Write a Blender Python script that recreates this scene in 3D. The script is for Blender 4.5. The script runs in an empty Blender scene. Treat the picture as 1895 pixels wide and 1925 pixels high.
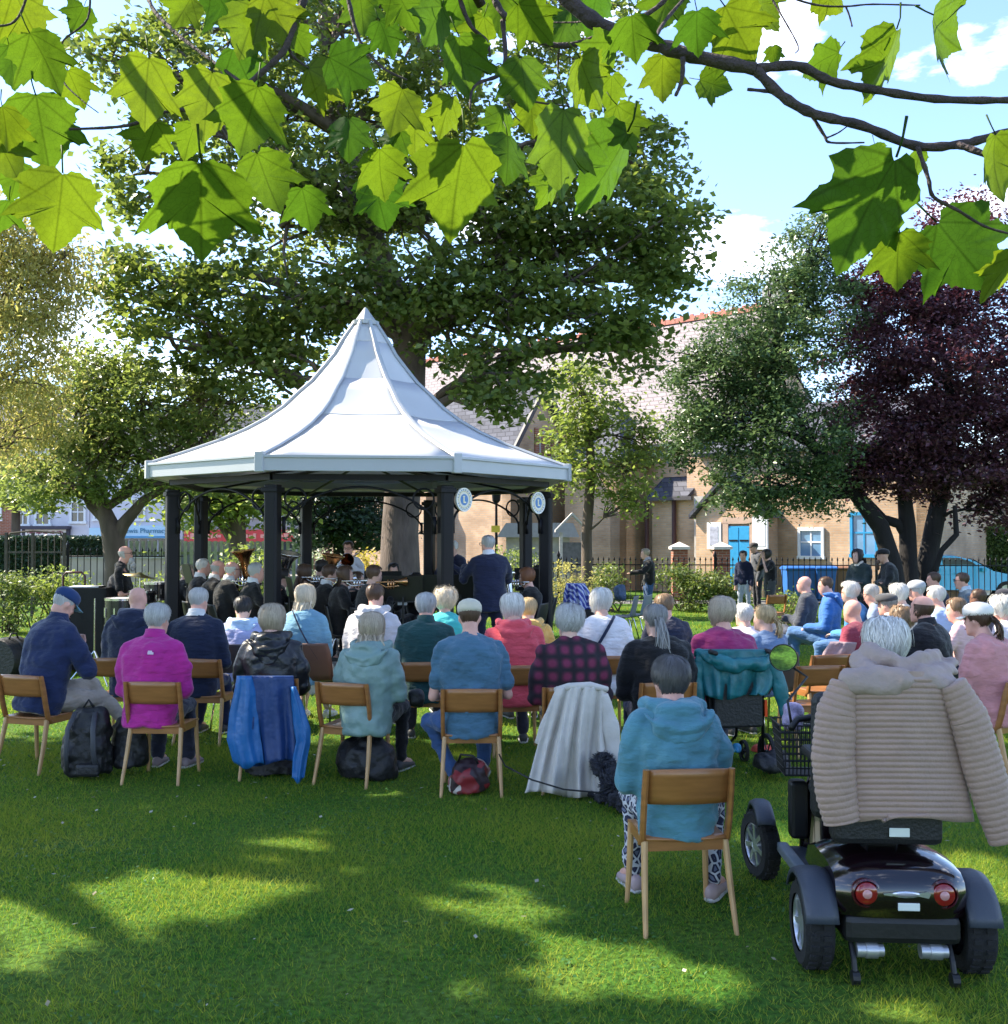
import bpy, bmesh, math, random
import numpy as np
from mathutils import Vector, Matrix, Euler
R = math.radians
rng = np.random.default_rng(7)
random.seed(7)
S = bpy.context.scene
COL = S.collection

# ---------------------------------------------------------------- camera, sky, sun, exposure
F, CX, CY, CAMZ = 1932.0, 947.5, 962.5, 1.85
PITCH = math.atan(47.5 / F)
cam_d = bpy.data.cameras.new('camera')
cam_d.sensor_fit = 'HORIZONTAL'; cam_d.sensor_width = 36.0
cam_d.lens = 36.0 * F / 1895.0
cam_d.clip_start = 0.05; cam_d.clip_end = 2000
cam = bpy.data.objects.new('camera', cam_d); COL.objects.link(cam)
cam.location = (0, 0, CAMZ); cam.rotation_euler = (R(90) + PITCH, 0, 0)
S.camera = cam

TOSUN = Vector((-0.72, 0.25, 0.72)).normalized()
W = bpy.data.worlds.new('World'); S.world = W; W.use_nodes = True
wn, wl = W.node_tree.nodes, W.node_tree.links
wn.clear()
w_out = wn.new('ShaderNodeOutputWorld'); w_bg = wn.new('ShaderNodeBackground')
sky = wn.new('ShaderNodeTexSky'); sky.sky_type = 'NISHITA'; sky.sun_disc = False
sky.sun_elevation = math.asin(TOSUN.z); sky.sun_rotation = math.atan2(TOSUN.x, TOSUN.y)
sky.altitude = 800; sky.air_density = 1.0; sky.dust_density = 0.5; sky.ozone_density = 2.6
tc = wn.new('ShaderNodeTexCoord'); mp = wn.new('ShaderNodeMapping'); mp.inputs['Scale'].default_value = (1.0, 1.0, 2.6)
mp.inputs['Location'].default_value = (1.3, 0.6, 0.9)
nz = wn.new('ShaderNodeTexNoise'); nz.inputs['Scale'].default_value = 4.4; nz.inputs['Detail'].default_value = 9; nz.inputs['Roughness'].default_value = 0.55
rp = wn.new('ShaderNodeValToRGB'); rp.color_ramp.elements[0].position = 0.57; rp.color_ramp.elements[1].position = 0.70
mx = wn.new('ShaderNodeMix'); mx.data_type = 'RGBA'
mx.inputs[7].default_value = (8.5, 8.7, 9.0, 1)
wl.new(tc.outputs['Generated'], mp.inputs['Vector']); wl.new(mp.outputs['Vector'], nz.inputs['Vector'])
wl.new(nz.outputs['Fac'], rp.inputs['Fac']); wl.new(rp.outputs['Color'], mx.inputs[0])
wl.new(sky.outputs['Color'], mx.inputs[6]); tint = wn.new('ShaderNodeMix'); tint.data_type = 'RGBA'; tint.blend_type = 'MULTIPLY'; tint.inputs[0].default_value = 1.0; tint.inputs[7].default_value = (0.96, 0.95, 1.0, 1)
wl.new(mx.outputs[2], tint.inputs[6]); wl.new(tint.outputs[2], w_bg.inputs['Color'])
w_bg.inputs['Strength'].default_value = 0.13
wl.new(w_bg.outputs['Background'], w_out.inputs['Surface'])

sun_d = bpy.data.lights.new('sun', 'SUN'); sun_d.energy = 4.3; sun_d.angle = R(0.53); sun_d.color = (1.0, 0.90, 0.72)
sun = bpy.data.objects.new('sun', sun_d); COL.objects.link(sun)
sun.rotation_euler = (-TOSUN).to_track_quat('-Z', 'Y').to_euler(); sun.location = (-20, 10, 25)
S.view_settings.view_transform = 'Standard'; S.view_settings.look = 'None'
S.view_settings.exposure = 1.9; S.view_settings.gamma = 1.0
S.render.engine = 'CYCLES'
S.cycles.max_bounces = 6; S.cycles.diffuse_bounces = 3; S.cycles.transmission_bounces = 4; S.cycles.transparent_max_bounces = 6
S.cycles.use_denoising = True

# ---------------------------------------------------------------- pixel helpers (a pixel gives a direction; depth is given)
def ray(px, py):
    u, v = (px - CX) / F, (CY - py) / F
    return Vector((u, math.cos(PITCH) - v * math.sin(PITCH), math.sin(PITCH) + v * math.cos(PITCH)))
def A(px, py, D):
    r = ray(px, py); t = D / r.y
    return Vector((r.x * t, D, CAMZ + r.z * t))
def G(px, py, z=0.0):
    r = ray(px, py); t = (z - CAMZ) / r.z
    return Vector((r.x * t, r.y * t, z))
def PXM(D): return F / D

# ---------------------------------------------------------------- materials
MATS = {}
def nodes_of(name):
    m = bpy.data.materials.new(name); m.use_nodes = True
    nt = m.node_tree; return m, nt, nt.nodes['Principled BSDF']
def mat(name, col, rough=0.7, var=0.15, scale=8.0, bump=0.0, bscale=None, metal=0.0, spec=0.5, coat=0.0, sheen=0.0, hue=0.0, detail=5, transl=0.0, stretch=None):
    if name in MATS: return MATS[name]
    if max(col) < .03: col = tuple(c * .55 for c in col)      # true blacks
    m, nt, b = nodes_of(name); N, L = nt.nodes, nt.links
    b.inputs['Roughness'].default_value = rough; b.inputs['Metallic'].default_value = metal
    b.inputs['Specular IOR Level'].default_value = spec
    b.inputs['Coat Weight'].default_value = coat; b.inputs['Sheen Weight'].default_value = sheen
    t = N.new('ShaderNodeTexCoord'); vec = t.outputs['Object']
    if stretch:
        mpn = N.new('ShaderNodeMapping'); mpn.inputs['Scale'].default_value = stretch
        L.new(vec, mpn.inputs['Vector']); vec = mpn.outputs['Vector']
    n = N.new('ShaderNodeTexNoise'); n.inputs['Scale'].default_value = scale; n.inputs['Detail'].default_value = detail
    L.new(vec, n.inputs['Vector'])
    r = N.new('ShaderNodeValToRGB')
    c0 = [max(0, c * (1 - var)) for c in col]; c1 = [min(1, c * (1 + var)) for c in col]
    if hue: c0[0] *= 1 - hue; c1[0] *= 1 + hue
    r.color_ramp.elements[0].color = (*c0, 1); r.color_ramp.elements[1].color = (*c1, 1)
    r.color_ramp.elements[0].position = 0.3; r.color_ramp.elements[1].position = 0.7
    L.new(n.outputs['Fac'], r.inputs['Fac']); L.new(r.outputs['Color'], b.inputs['Base Color'])
    if bump:
        n2 = N.new('ShaderNodeTexNoise'); n2.inputs['Scale'].default_value = bscale or scale * 4; n2.inputs['Detail'].default_value = 4
        L.new(vec, n2.inputs['Vector'])
        bp = N.new('ShaderNodeBump'); bp.inputs['Strength'].default_value = bump; bp.inputs['Distance'].default_value = 0.02
        L.new(n2.outputs['Fac'], bp.inputs['Height']); L.new(bp.outputs['Normal'], b.inputs['Normal'])
    if transl:
        tr = N.new('ShaderNodeBsdfTranslucent'); L.new(r.outputs['Color'], tr.inputs['Color'])
        ms = N.new('ShaderNodeMixShader'); ms.inputs['Fac'].default_value = transl
        out = N['Material Output']
        L.new(b.outputs['BSDF'], ms.inputs[1]); L.new(tr.outputs['BSDF'], ms.inputs[2]); L.new(ms.outputs['Shader'], out.inputs['Surface'])
    MATS[name] = m
    return m

def leafmat(name, c0, c1, transl=0.45, tcol=None, rough=0.45, spec=0.35):
    """leaf: random tone per leaf from the vertex attribute 'tone'; light passes through"""
    if name in MATS: return MATS[name]
    m, nt, b = nodes_of(name); N, L = nt.nodes, nt.links
    b.inputs['Roughness'].default_value = rough; b.inputs['Specular IOR Level'].default_value = spec
    a = N.new('ShaderNodeAttribute'); a.attribute_name = 'tone'
    r = N.new('ShaderNodeValToRGB'); r.color_ramp.elements[0].color = (*c0, 1); r.color_ramp.elements[1].color = (*c1, 1)
    L.new(a.outputs['Fac'], r.inputs['Fac']); L.new(r.outputs['Color'], b.inputs['Base Color'])
    tr = N.new('ShaderNodeBsdfTranslucent')
    if tcol:
        mm = N.new('ShaderNodeMix'); mm.data_type = 'RGBA'; mm.inputs[0].default_value = 0.6; mm.inputs[7].default_value = (*tcol, 1)
        L.new(r.outputs['Color'], mm.inputs[6]); L.new(mm.outputs[2], tr.inputs['Color'])
    else: L.new(r.outputs['Color'], tr.inputs['Color'])
    ms = N.new('ShaderNodeMixShader'); ms.inputs['Fac'].default_value = transl
    L.new(b.outputs['BSDF'], ms.inputs[1]); L.new(tr.outputs['BSDF'], ms.inputs[2]); L.new(ms.outputs['Shader'], N['Material Output'].inputs['Surface'])
    MATS[name] = m
    return m

# ---------------------------------------------------------------- mesh helpers
class MB:
    """collects shapes for ONE mesh object"""
    def __init__(s): s.v = []; s.f = []
    def add(s, vs, fs):
        o = len(s.v); s.v += [tuple(p) for p in vs]; s.f += [tuple(i + o for i in f) for f in fs]; return s
    def box(s, c, d, rz=0.0, M=None):
        x, y, z = d[0] / 2, d[1] / 2, d[2] / 2
        vs = [Vector((i * x, j * y, k * z)) for k in (-1, 1) for j in (-1, 1) for i in (-1, 1)]
        if M is None: M = Matrix.Rotation(rz, 3, 'Z')
        vs = [M @ p + Vector(c) for p in vs]
        return s.add(vs, [(0, 2, 3, 1), (4, 5, 7, 6), (0, 1, 5, 4), (2, 6, 7, 3), (0, 4, 6, 2), (1, 3, 7, 5)])
    def bar(s, p, q, w, h=None, up=(0, 0, 1)):
        """rectangular bar between two points"""
        p, q = Vector(p), Vector(q); h = h or w; d = (q - p)
        L = d.length; d.normalize(); u = Vector(up)
        if abs(d.dot(u)) > 0.98: u = Vector((0, 1, 0))
        x = d.cross(u).normalized(); u = x.cross(d)
        M = Matrix((x, d, u)).transposed()
        return s.box((p + q) / 2, (w, L, h), M=M)
    def tube(s, pts, rad, n=8, cap=True, flat=1.0, up=None):
        pts = [Vector(p) for p in pts]; m = len(pts)
        if not isinstance(rad, (list, tuple)): rad = [rad] * m
        vs = []; prev = None
        for i, p in enumerate(pts):
            d = (pts[min(i + 1, m - 1)] - pts[max(i - 1, 0)])
            if d.length < 1e-9: d = Vector((0, 0, 1))
            d.normalize()
            if prev is None:
                a = Vector(up) if up else (Vector((0, 0, 1)) if abs(d.z) < 0.9 else Vector((1, 0, 0)))
                x = d.cross(a).normalized()
            else:
                x = (prev - d * prev.dot(d));
                if x.length < 1e-6: x = d.orthogonal()
                x.normalize()
            prev = x; y = d.cross(x)
            for k in range(n):
                t = 2 * math.pi * k / n
                vs.append(p + x * math.cos(t) * rad[i] + y * math.sin(t) * rad[i] * flat)
        fs = [(i * n + k, i * n + (k + 1) % n, (i + 1) * n + (k + 1) % n, (i + 1) * n + k) for i in range(m - 1) for k in range(n)]
        if cap: fs += [tuple(range(n - 1, -1, -1)), tuple(range((m - 1) * n, m * n))]
        return s.add(vs, fs)
    def rings(s, rs, n=16, cap=True):
        """rs: list of (center, ex, ey) with half-axis vectors"""
        vs = []
        for c, ex, ey in rs:
            c, ex, ey = Vector(c), Vector(ex), Vector(ey)
            for k in range(n):
                t = 2 * math.pi * k / n
                vs.append(c + ex * math.cos(t) + ey * math.sin(t))
        m = len(rs)
        fs = [(i * n + k, i * n + (k + 1) % n, (i + 1) * n + (k + 1) % n, (i + 1) * n + k) for i in range(m - 1) for k in range(n)]
        if cap: fs += [tuple(range(n - 1, -1, -1)), tuple(range((m - 1) * n, m * n))]
        return s.add(vs, fs)
    def lathe(s, prof, n=16, M=None, cap=True):
        """prof: (r, z) around local z; M 4x4"""
        vs = []
        for r, z in prof:
            for k in range(n):
                t = 2 * math.pi * k / n; vs.append(Vector((r * math.cos(t), r * math.sin(t), z)))
        if M is not None: vs = [M @ p for p in vs]
        m = len(prof)
        fs = [(i * n + k, i * n + (k + 1) % n, (i + 1) * n + (k + 1) % n, (i + 1) * n + k) for i in range(m - 1) for k in range(n)]
        if cap and prof[0][0] > 1e-4: fs.append(tuple(range(n - 1, -1, -1)))
        if cap and prof[-1][0] > 1e-4: fs.append(tuple(range((m - 1) * n, m * n)))
        return s.add(vs, fs)
    def ell(s, c, r, n=12, m=8, M=None):
        c = Vector(c); rs = []
        vs = []; 
        for i in range(m + 1):
            a = math.pi * i / m
            for k in range(n):
                t = 2 * math.pi * k / n
                p = Vector((r[0] * math.sin(a) * math.cos(t), r[1] * math.sin(a) * math.sin(t), -r[2] * math.cos(a)))
                if M is not None: p = M @ p
                vs.append(c + p)
        fs = [(i * n + k, i * n + (k + 1) % n, (i + 1) * n + (k + 1) % n, (i + 1) * n + k) for i in range(m) for k in range(n)]
        return s.add(vs, fs)
    def prism(s, poly, h, axis=2, off=0.0):
        """poly 2D extruded by h along axis"""
        n = len(poly); vs = []
        for e in (off, off + h):
            for a, b in poly:
                vs.append({2: (a, b, e), 1: (a, e, b), 0: (e, a, b)}[axis])
        fs = [tuple(range(n - 1, -1, -1)), tuple(range(n, 2 * n))] + [(k, (k + 1) % n, n + (k + 1) % n, n + k) for k in range(n)]
        return s.add(vs, fs)
    def grid(s, P):
        """P: 2D list of points"""
        m, n = len(P), len(P[0])
        vs = [p for row in P for p in row]
        return s.add(vs, [(i * n + k, i * n + k + 1, (i + 1) * n + k + 1, (i + 1) * n + k) for i in range(m - 1) for k in range(n - 1)])
    def mesh(s, name):
        me = bpy.data.meshes.new(name); me.from_pydata([tuple(p) for p in s.v], [], s.f); me.update()
        return me
    def build(s, name, m, parent=None, smooth=False, bevel=0.0, fixn=True):
        me = s.mesh(name)
        if fixn:
            bm = bmesh.new(); bm.from_mesh(me); bmesh.ops.recalc_face_normals(bm, faces=bm.faces); bm.to_mesh(me); bm.free()
        return put(name, me, m, parent, smooth, bevel)

def put(name, me, m, parent=None, smooth=False, bevel=0.0):
    o = bpy.data.objects.new(name, me); COL.objects.link(o)
    if m is not None and len(me.materials) == 0: me.materials.append(m)
    if smooth:
        me.polygons.foreach_set('use_smooth', [True] * len(me.polygons))
        if smooth == 'auto': 
            me.set_sharp_from_angle(angle=R(38))
    if bevel:
        b = o.modifiers.new('bevel', 'BEVEL'); b.width = bevel; b.segments = 2; b.limit_method = 'ANGLE'; b.angle_limit = R(40)
    if parent is not None: o.parent = parent
    return o
def tag(o, label=None, cat=None, group=None, kind=None):
    if label: o['label'] = label
    if cat: o['category'] = cat
    if group: o['group'] = group
    if kind: o['kind'] = kind
    return o
def thing(name, label, cat, loc=(0, 0, 0), rz=0.0, group=None):
    o = bpy.data.objects.new(name, None); COL.objects.link(o); o.empty_display_size = 0.2
    o.location = loc; o.rotation_euler = (0, 0, rz)
    return tag(o, label, cat, group)
def kids(o): return [c for c in bpy.data.objects if c.parent == o]
def copy_tree(o, parent=None, ch=None):
    c = o.copy(); COL.objects.link(c); c.parent = parent
    for k in o.children: copy_tree(k, c)
    return c
def np_mesh(name, V, Fq, tone=None, k=4):
    """fast mesh from arrays: Fq (n,k)"""
    me = bpy.data.meshes.new(name); V = np.asarray(V, np.float32); Fq = np.asarray(Fq, np.int32)
    me.vertices.add(len(V)); me.vertices.foreach_set('co', V.ravel())
    me.loops.add(Fq.size); me.loops.foreach_set('vertex_index', Fq.ravel())
    me.polygons.add(len(Fq)); me.polygons.foreach_set('loop_start', np.arange(0, Fq.size, k, dtype=np.int32))
    me.polygons.foreach_set('loop_total', np.full(len(Fq), k, np.int32))
    if tone is not None:
        at = me.attributes.new('tone', 'FLOAT', 'POINT'); at.data.foreach_set('value', np.asarray(tone, np.float32))
    me.update(); me.validate()
    return me
# ================================================================ SETTING
# ---------------------------------------------------------------- ground
def ground_material():
    m, nt, b = nodes_of('lawn_soil'); N, L = nt.nodes, nt.links
    t = N.new('ShaderNodeTexCoord')
    n1 = N.new('ShaderNodeTexNoise'); n1.inputs['Scale'].default_value = 0.9; n1.inputs['Detail'].default_value = 6
    n2 = N.new('ShaderNodeTexNoise'); n2.inputs['Scale'].default_value = 30; n2.inputs['Detail'].default_value = 6
    L.new(t.outputs['Object'], n1.inputs['Vector']); L.new(t.outputs['Object'], n2.inputs['Vector'])
    r1 = N.new('ShaderNodeValToRGB'); e = r1.color_ramp.elements
    e[0].color = (0.04, 0.12, 0.016, 1); e[1].color = (0.11, 0.18, 0.03, 1); e[0].position = .35; e[1].position = .7
    r2 = N.new('ShaderNodeValToRGB'); e = r2.color_ramp.elements
    e[0].color = (0.35, 0.35, 0.35, 1); e[1].color = (1.3, 1.3, 1.2, 1); e[0].position = .3; e[1].position = .75
    mm = N.new('ShaderNodeMix'); mm.data_type = 'RGBA'; mm.blend_type = 'MULTIPLY'; mm.inputs[0].default_value = 1
    L.new(n1.outputs['Fac'], r1.inputs['Fac']); L.new(n2.outputs['Fac'], r2.inputs['Fac'])
    L.new(r1.outputs['Color'], mm.inputs[6]); L.new(r2.outputs['Color'], mm.inputs[7]); L.new(mm.outputs[2], b.inputs['Base Color'])
    b.inputs['Roughness'].default_value = 0.95; b.inputs['Specular IOR Level'].default_value = 0.1
    bp = N.new('ShaderNodeBump'); bp.inputs['Strength'].default_value = 0.8; bp.inputs['Distance'].default_value = 0.03
    L.new(n2.outputs['Fac'], bp.inputs['Height']); L.new(bp.outputs['Normal'], b.inputs['Normal'])
    return m
g = MB(); g.grid([[(x, y, 0) for x in np.linspace(-400, 400, 9)] for y in np.linspace(-200, 900, 9)])
tag(g.build('ground', ground_material()), kind='structure')
g = MB(); g.grid([[(-120, 33, .004), (0.5, 33, .004)], [(-120, 46, .004), (-2.5, 46, .004)]])
tag(g.build('road', mat('asphalt', (0.055, 0.055, 0.058), 0.9, 0.2, 3, 0.3)), kind='structure')
g = MB(); g.box((-58, 47.5, .06), (118, 3.0, .12))
tag(g.build('pavement', mat('paving', (0.22, 0.21, 0.20), 0.9, 0.12, 4, 0.2)), kind='structure')
g = MB(); g.box((14.0, 29.4, .0), (28, 1.6, .008))
tag(g.build('path', mat('path_tarmac', (0.12, 0.115, 0.11), 0.9, 0.2, 3, 0.3)), kind='structure')

# ---------------------------------------------------------------- grass
def blades(n, y0, y1, w, h, seed):
    r = np.random.default_rng(seed)
    y = np.sqrt(r.uniform(y0 ** 2, y1 ** 2, n)); x = r.uniform(-1, 1, n) * (y * 0.5 + 0.35)
    # patchy sward: thin and long areas
    pat = np.sin(x * 1.7 + np.sin(y * 1.3)) * np.sin(y * 2.1 + np.sin(x * 1.9) * 1.4)
    bare = np.zeros(n)
    for (bx, by, br) in ((-1.9, 4.5, .28), (-.55, 4.9, .16), (.35, 4.4, .2), (-2.6, 6.2, .2), (1.1, 4.15, .22), (-1.2, 5.6, .14)): bare = np.maximum(bare, np.exp(-(((x - bx) / 1.5) ** 2 + (y - by) ** 2) / br ** 2))
    keep = r.random(n) < (0.78 + 0.22 * pat) * (1 - .6 * bare)
    x, y, pat = x[keep], y[keep], pat[keep]; n = len(x)
    a = r.uniform(0, 2 * np.pi, n); hh = h * r.uniform(.35, 1.25, n) * (1 + .25 * pat); ww = w * r.uniform(.6, 1.3, n)
    la = r.uniform(0, 2 * np.pi, n); ll = hh * r.uniform(.2, 1.5, n)
    b = np.stack([x, y, np.zeros(n) - .004], 1)
    dx = np.stack([np.cos(a) * ww / 2, np.sin(a) * ww / 2, np.zeros(n)], 1)
    tip = b + np.stack([np.cos(la) * ll, np.sin(la) * ll, hh], 1)
    V = np.stack([b - dx, b + dx, tip], 1).reshape(-1, 3)
    tone = np.clip(r.normal(.38, .2, n) + .12 * pat + (r.random(n) < .05) * .6 + .35 * bare[keep], 0, 1)
    return V, np.repeat(tone, 3)
Vs, Ts = [], []
for a in ((340000, 3.4, 9.2, .0042, .036, 1), (160000, 9.2, 16, .0085, .042, 2), (90000, 16, 28, .016, .05, 3)):
    v, t = blades(*a); Vs.append(v); Ts.append(t)
V = np.concatenate(Vs); me = np_mesh('grass', V, np.arange(len(V)).reshape(-1, 3), np.concatenate(Ts), k=3)
tag(put('grass', me, leafmat('grass_blade', (0.040, 0.20, 0.012), (0.46, 0.45, 0.05), 0.5, rough=.6, spec=.2)), 'short mown green lawn grass in dappled shade', 'grass', kind='stuff')
# fallen dry leaves and white daisies on the lawn
def litter(n, seed):
    r = np.random.default_rng(seed); V = []; T = []
    for i in range(n):
        y = math.sqrt(r.uniform(12, 90)); x = r.uniform(-1, 1) * y * .5; s = r.uniform(.006, .02) if r.random() < .85 else .02; a = r.uniform(0, 6.28)
        c = np.array([x, y, .03]); u = np.array([math.cos(a), math.sin(a), r.uniform(-.3, .3)]) * s; v = np.array([-math.sin(a), math.cos(a), r.uniform(-.4, .4)]) * s * r.uniform(.4, .8)
        V += [c - u, c - v, c + u, c + v]; T += [r.random()] * 4
    return np.array(V), np.array(T)
V, T = litter(150, 5); me = np_mesh('fallen_leaves', V, np.arange(len(V)).reshape(-1, 4), T)
tag(put('fallen_leaves', me, leafmat('dry_leaf', (0.16, 0.13, 0.06), (0.5, 0.48, 0.38), .2)), 'small pale dry leaves and petals scattered over the lawn', 'leaves', kind='stuff')

# clover and daisy leaves in the sward
r_ = np.random.default_rng(8); n_ = 9000
cy = np.sqrt(r_.uniform(12, 100, n_)); cx_ = r_.uniform(-1, 1, n_) * (cy * .5 + .3); kk = np.sin(cx_ * 2.3 + 1) * np.sin(cy * 1.7 + cx_) > .15; cx_, cy = cx_[kk], cy[kk]
def flat_leaves(P, s, r):
    n = len(P); a = r.uniform(0, 6.28, n); t = np.stack([np.cos(a), np.sin(a), r.normal(0, .25, n)], 1) * (s * r.uniform(.5, 1.2, n))[:, None]; b = np.stack([-np.sin(a), np.cos(a), r.normal(0, .25, n)], 1) * (s * r.uniform(.4, .9, n))[:, None]
    return np.stack([P - t, P - b, P + t, P + b], 1).reshape(-1, 3)
V = flat_leaves(np.stack([cx_, cy, r_.uniform(.012, .03, len(cx_))], 1), .011, r_)
tag(put('clover', np_mesh('clover', V, np.arange(len(V)).reshape(-1, 4), np.repeat(r_.random(len(cx_)), 4)), leafmat('clover_leaf', (.02, .09, .015), (.08, .19, .05), .3)), 'low clover leaves growing in patches through the lawn', 'clover', kind='stuff')

# ---------------------------------------------------------------- bandstand
M_white = mat('bandstand_sheet', (0.66, 0.67, 0.70), 0.45, 0.05, 1.3, spec=.35, transl=.25)
M_trim = mat('bandstand_trim', (0.37, 0.395, 0.43), 0.35, 0.03, 3)
M_dark = mat('dark_steel', (0.006, 0.006, 0.011), 0.5, 0.2, 5, spec=.25)
BC = Vector((-2.02, 14.9, 0)); BA = R(6.4); BFLOOR = 0.15
bs = thing('bandstand', 'octagonal bandstand with white tent-shaped roof on dark steel posts', 'bandstand', BC, 0)
def bdir(k):   # corner k (0 and 7 are the two front corners); measured from the front normal
    a = -math.pi / 2 + BA + R(22.5 + 45 * k); return Vector((math.cos(a), math.sin(a), 0))
PROF = [(3.0, 2.815), (2.6, 2.955), (2.1, 3.15), (1.75, 3.315), (1.45, 3.49), (1.22, 3.66), (1.02, 3.86), (.81, 4.05), (.63, 4.27), (.48, 4.46), (.365, 4.66), (.25, 4.83), (.17, 4.95)]
bands = [(0, 4), (4, 7), (7, 10), (10, 12)]
for k in range(8):
    d0, d1 = bdir(k), bdir(k + 1)
    for (i0, i1) in bands:
        m = MB(); rows = []
        for i in range(i0, i1 + 1):
            r, z = PROF[i]
            sh = 0.0
            if i == i0 and i0 > 0: z += .0; r -= .0
            row = []
            for j in range(9):
                t = j / 8; p = (d0 * (1 - t) + d1 * t) * r + Vector((0, 0, z))
                # the sheet is pulled in a little between the ribs
                p += (-(d0 + d1).normalized() * .03 - Vector((0, 0, .025))) * math.sin(math.pi * t) * (1 - i / 13)
                row.append(p)
            rows.append(row)
        # lap joint: the upper sheet overlaps the lower by 1.5 cm and stands 6 mm proud
        if i0 > 0:
            dn = (Vector(rows[0][4]) - Vector(rows[1][4])).normalized()
            rows.insert(0, [p + dn * .02 for p in rows[0]])
            rows = [[p + Vector((0, 0, .007)) for p in row] for row in rows]
        top = rows
        m.grid(top)
        o = m.build('roof_panel', M_white, bs, smooth='auto')
        so = o.modifiers.new('thick', 'SOLIDIFY'); so.thickness = .02; so.offset = -1
    # hip rib
    m = MB(); rs = []
    tang = Vector((-d0.y, d0.x, 0))
    for r, z in PROF: 
        w = .045 if r > .5 else .022 + .045 * r
        rs.append((d0 * (r + .004) + Vector((0, 0, z + .006)), tang * w, (Vector((0, 0, 1)) * .5 + d0 * .5) * .04))
    m.rings(rs, 8); m.build('hip_rib', M_trim, bs, smooth='auto')
    # fascia board and corner cap
    m = MB(); 
    a, b = d0 * 3.01, d1 * 3.01
    e = (b - a).normalized()
    n_out = Vector((e.y, -e.x, 0))
    a2, b2 = a + e * .03, b - e * .03
    m.bar(a2 + Vector((0, 0, 2.715)), b2 + Vector((0, 0, 2.715)), .05, .17)
    m.bar(a2 + n_out * .012 + Vector((0, 0, 2.80)), b2 + n_out * .012 + Vector((0, 0, 2.80)), .075, .035)
    m.build('fascia', M_trim, bs, bevel=.006)
    m = MB(); m.box(d0 * 3.01 + Vector((0, 0, 2.735)), (.09, .11, .24), rz=math.atan2(d0.y, d0.x)); m.build('corner_cap', M_trim, bs, bevel=.01)
    # soffit, sloping in from the fascia to the ring beam
    m = MB(); m.grid([[d0 * 2.99 + Vector((0, 0, 2.64)), d1 * 2.99 + Vector((0, 0, 2.64))], [d0 * 2.6 + Vector((0, 0, 2.66)), d1 * 2.6 + Vector((0, 0, 2.66))]])
    m.build('soffit', mat('soffit_board', (0.78, 0.74, 0.70), .7, .05, 3, transl=.3), bs)
    # post: chamfered column with base plate
    p = d0 * 2.7; rz = math.atan2(d0.y, d0.x)
    m = MB(); s, c = .085, .025
    poly = [(s - c, -s), (s, -s + c), (s, s - c), (s - c, s), (-s + c, s), (-s, s - c), (-s, -s + c), (-s + c, -s)]
    q = MB(); q.prism(poly, 2.48 - .1, off=.1)
    Mz = Matrix.Rotation(rz, 4, 'Z'); m.add([Mz @ Vector(v) + p for v in q.v], q.f)
    m.box(p + Vector((0, 0, BFLOOR + .04)), (.24, .24, .08), rz); m.box(p + Vector((0, 0, 2.42)), (.21, .21, .06), rz)
    m.build('post', M_dark, bs, bevel=.006)
    # ring beam
    a, b = d0 * 2.7, d1 * 2.7
    m = MB(); m.bar(a + Vector((0, 0, 2.575)), b + Vector((0, 0, 2.575)), .10, .07); m.build('ring_beam', M_dark, bs)
    # tie rod across the ceiling
    m = MB(); m.tube([d0 * 2.6 + Vector((0, 0, 2.56)), Vector((0, 0, 2.95)), ], .018, 6); m.build('roof_brace', M_dark, bs)
    # arch of flat bar and two rings in the corners
    W_ = (b - a).length
    m = MB(); pts = []
    for i in range(25):
        t = i / 24; x = .12 + (W_ - .24) * t
        z = 2.02 + .44 * math.sin(math.pi * t) ** .62
        pts.append(a + e * x + Vector((0, 0, z)))
    m.tube(pts, .016, 6, up=(0, 0, 1)); 
    for sgn in (0, 1):
        x = .13 if sgn == 0 else W_ - .13
        m.box(a + e * x + Vector((0, 0, 2.0)), (.04, .04, .2), math.atan2(e.y, e.x))
    m.build('arch_bracket', M_dark, bs, smooth=True)
    for sgn in (0, 1):
        x = .265 if sgn == 0 else W_ - .265
        m = MB(); cc = a + e * x + Vector((0, 0, 2.315)); pts = [cc + e * math.cos(t) * .125 + Vector((0, 0, math.sin(t) * .125)) for t in np.linspace(0, 2 * math.pi, 25)]
        m.tube(pts, .014, 6, cap=False); m.build('ring_ornament', M_dark, bs, smooth=True)
m = MB(); m.lathe([(.20, 4.93), (.20, 4.99), (.155, 5.0), (.02, 5.19), (0, 5.2)], 8); m.build('roof_cap', M_trim, bs)
m = MB(); poly = [tuple((bdir(k) * 3.0).xy) for k in range(8)]; m.prism(poly, BFLOOR); m.build('floor_slab', mat('slab', (0.36, 0.34, 0.31), .85, .15, 4, .2), bs)
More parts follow.
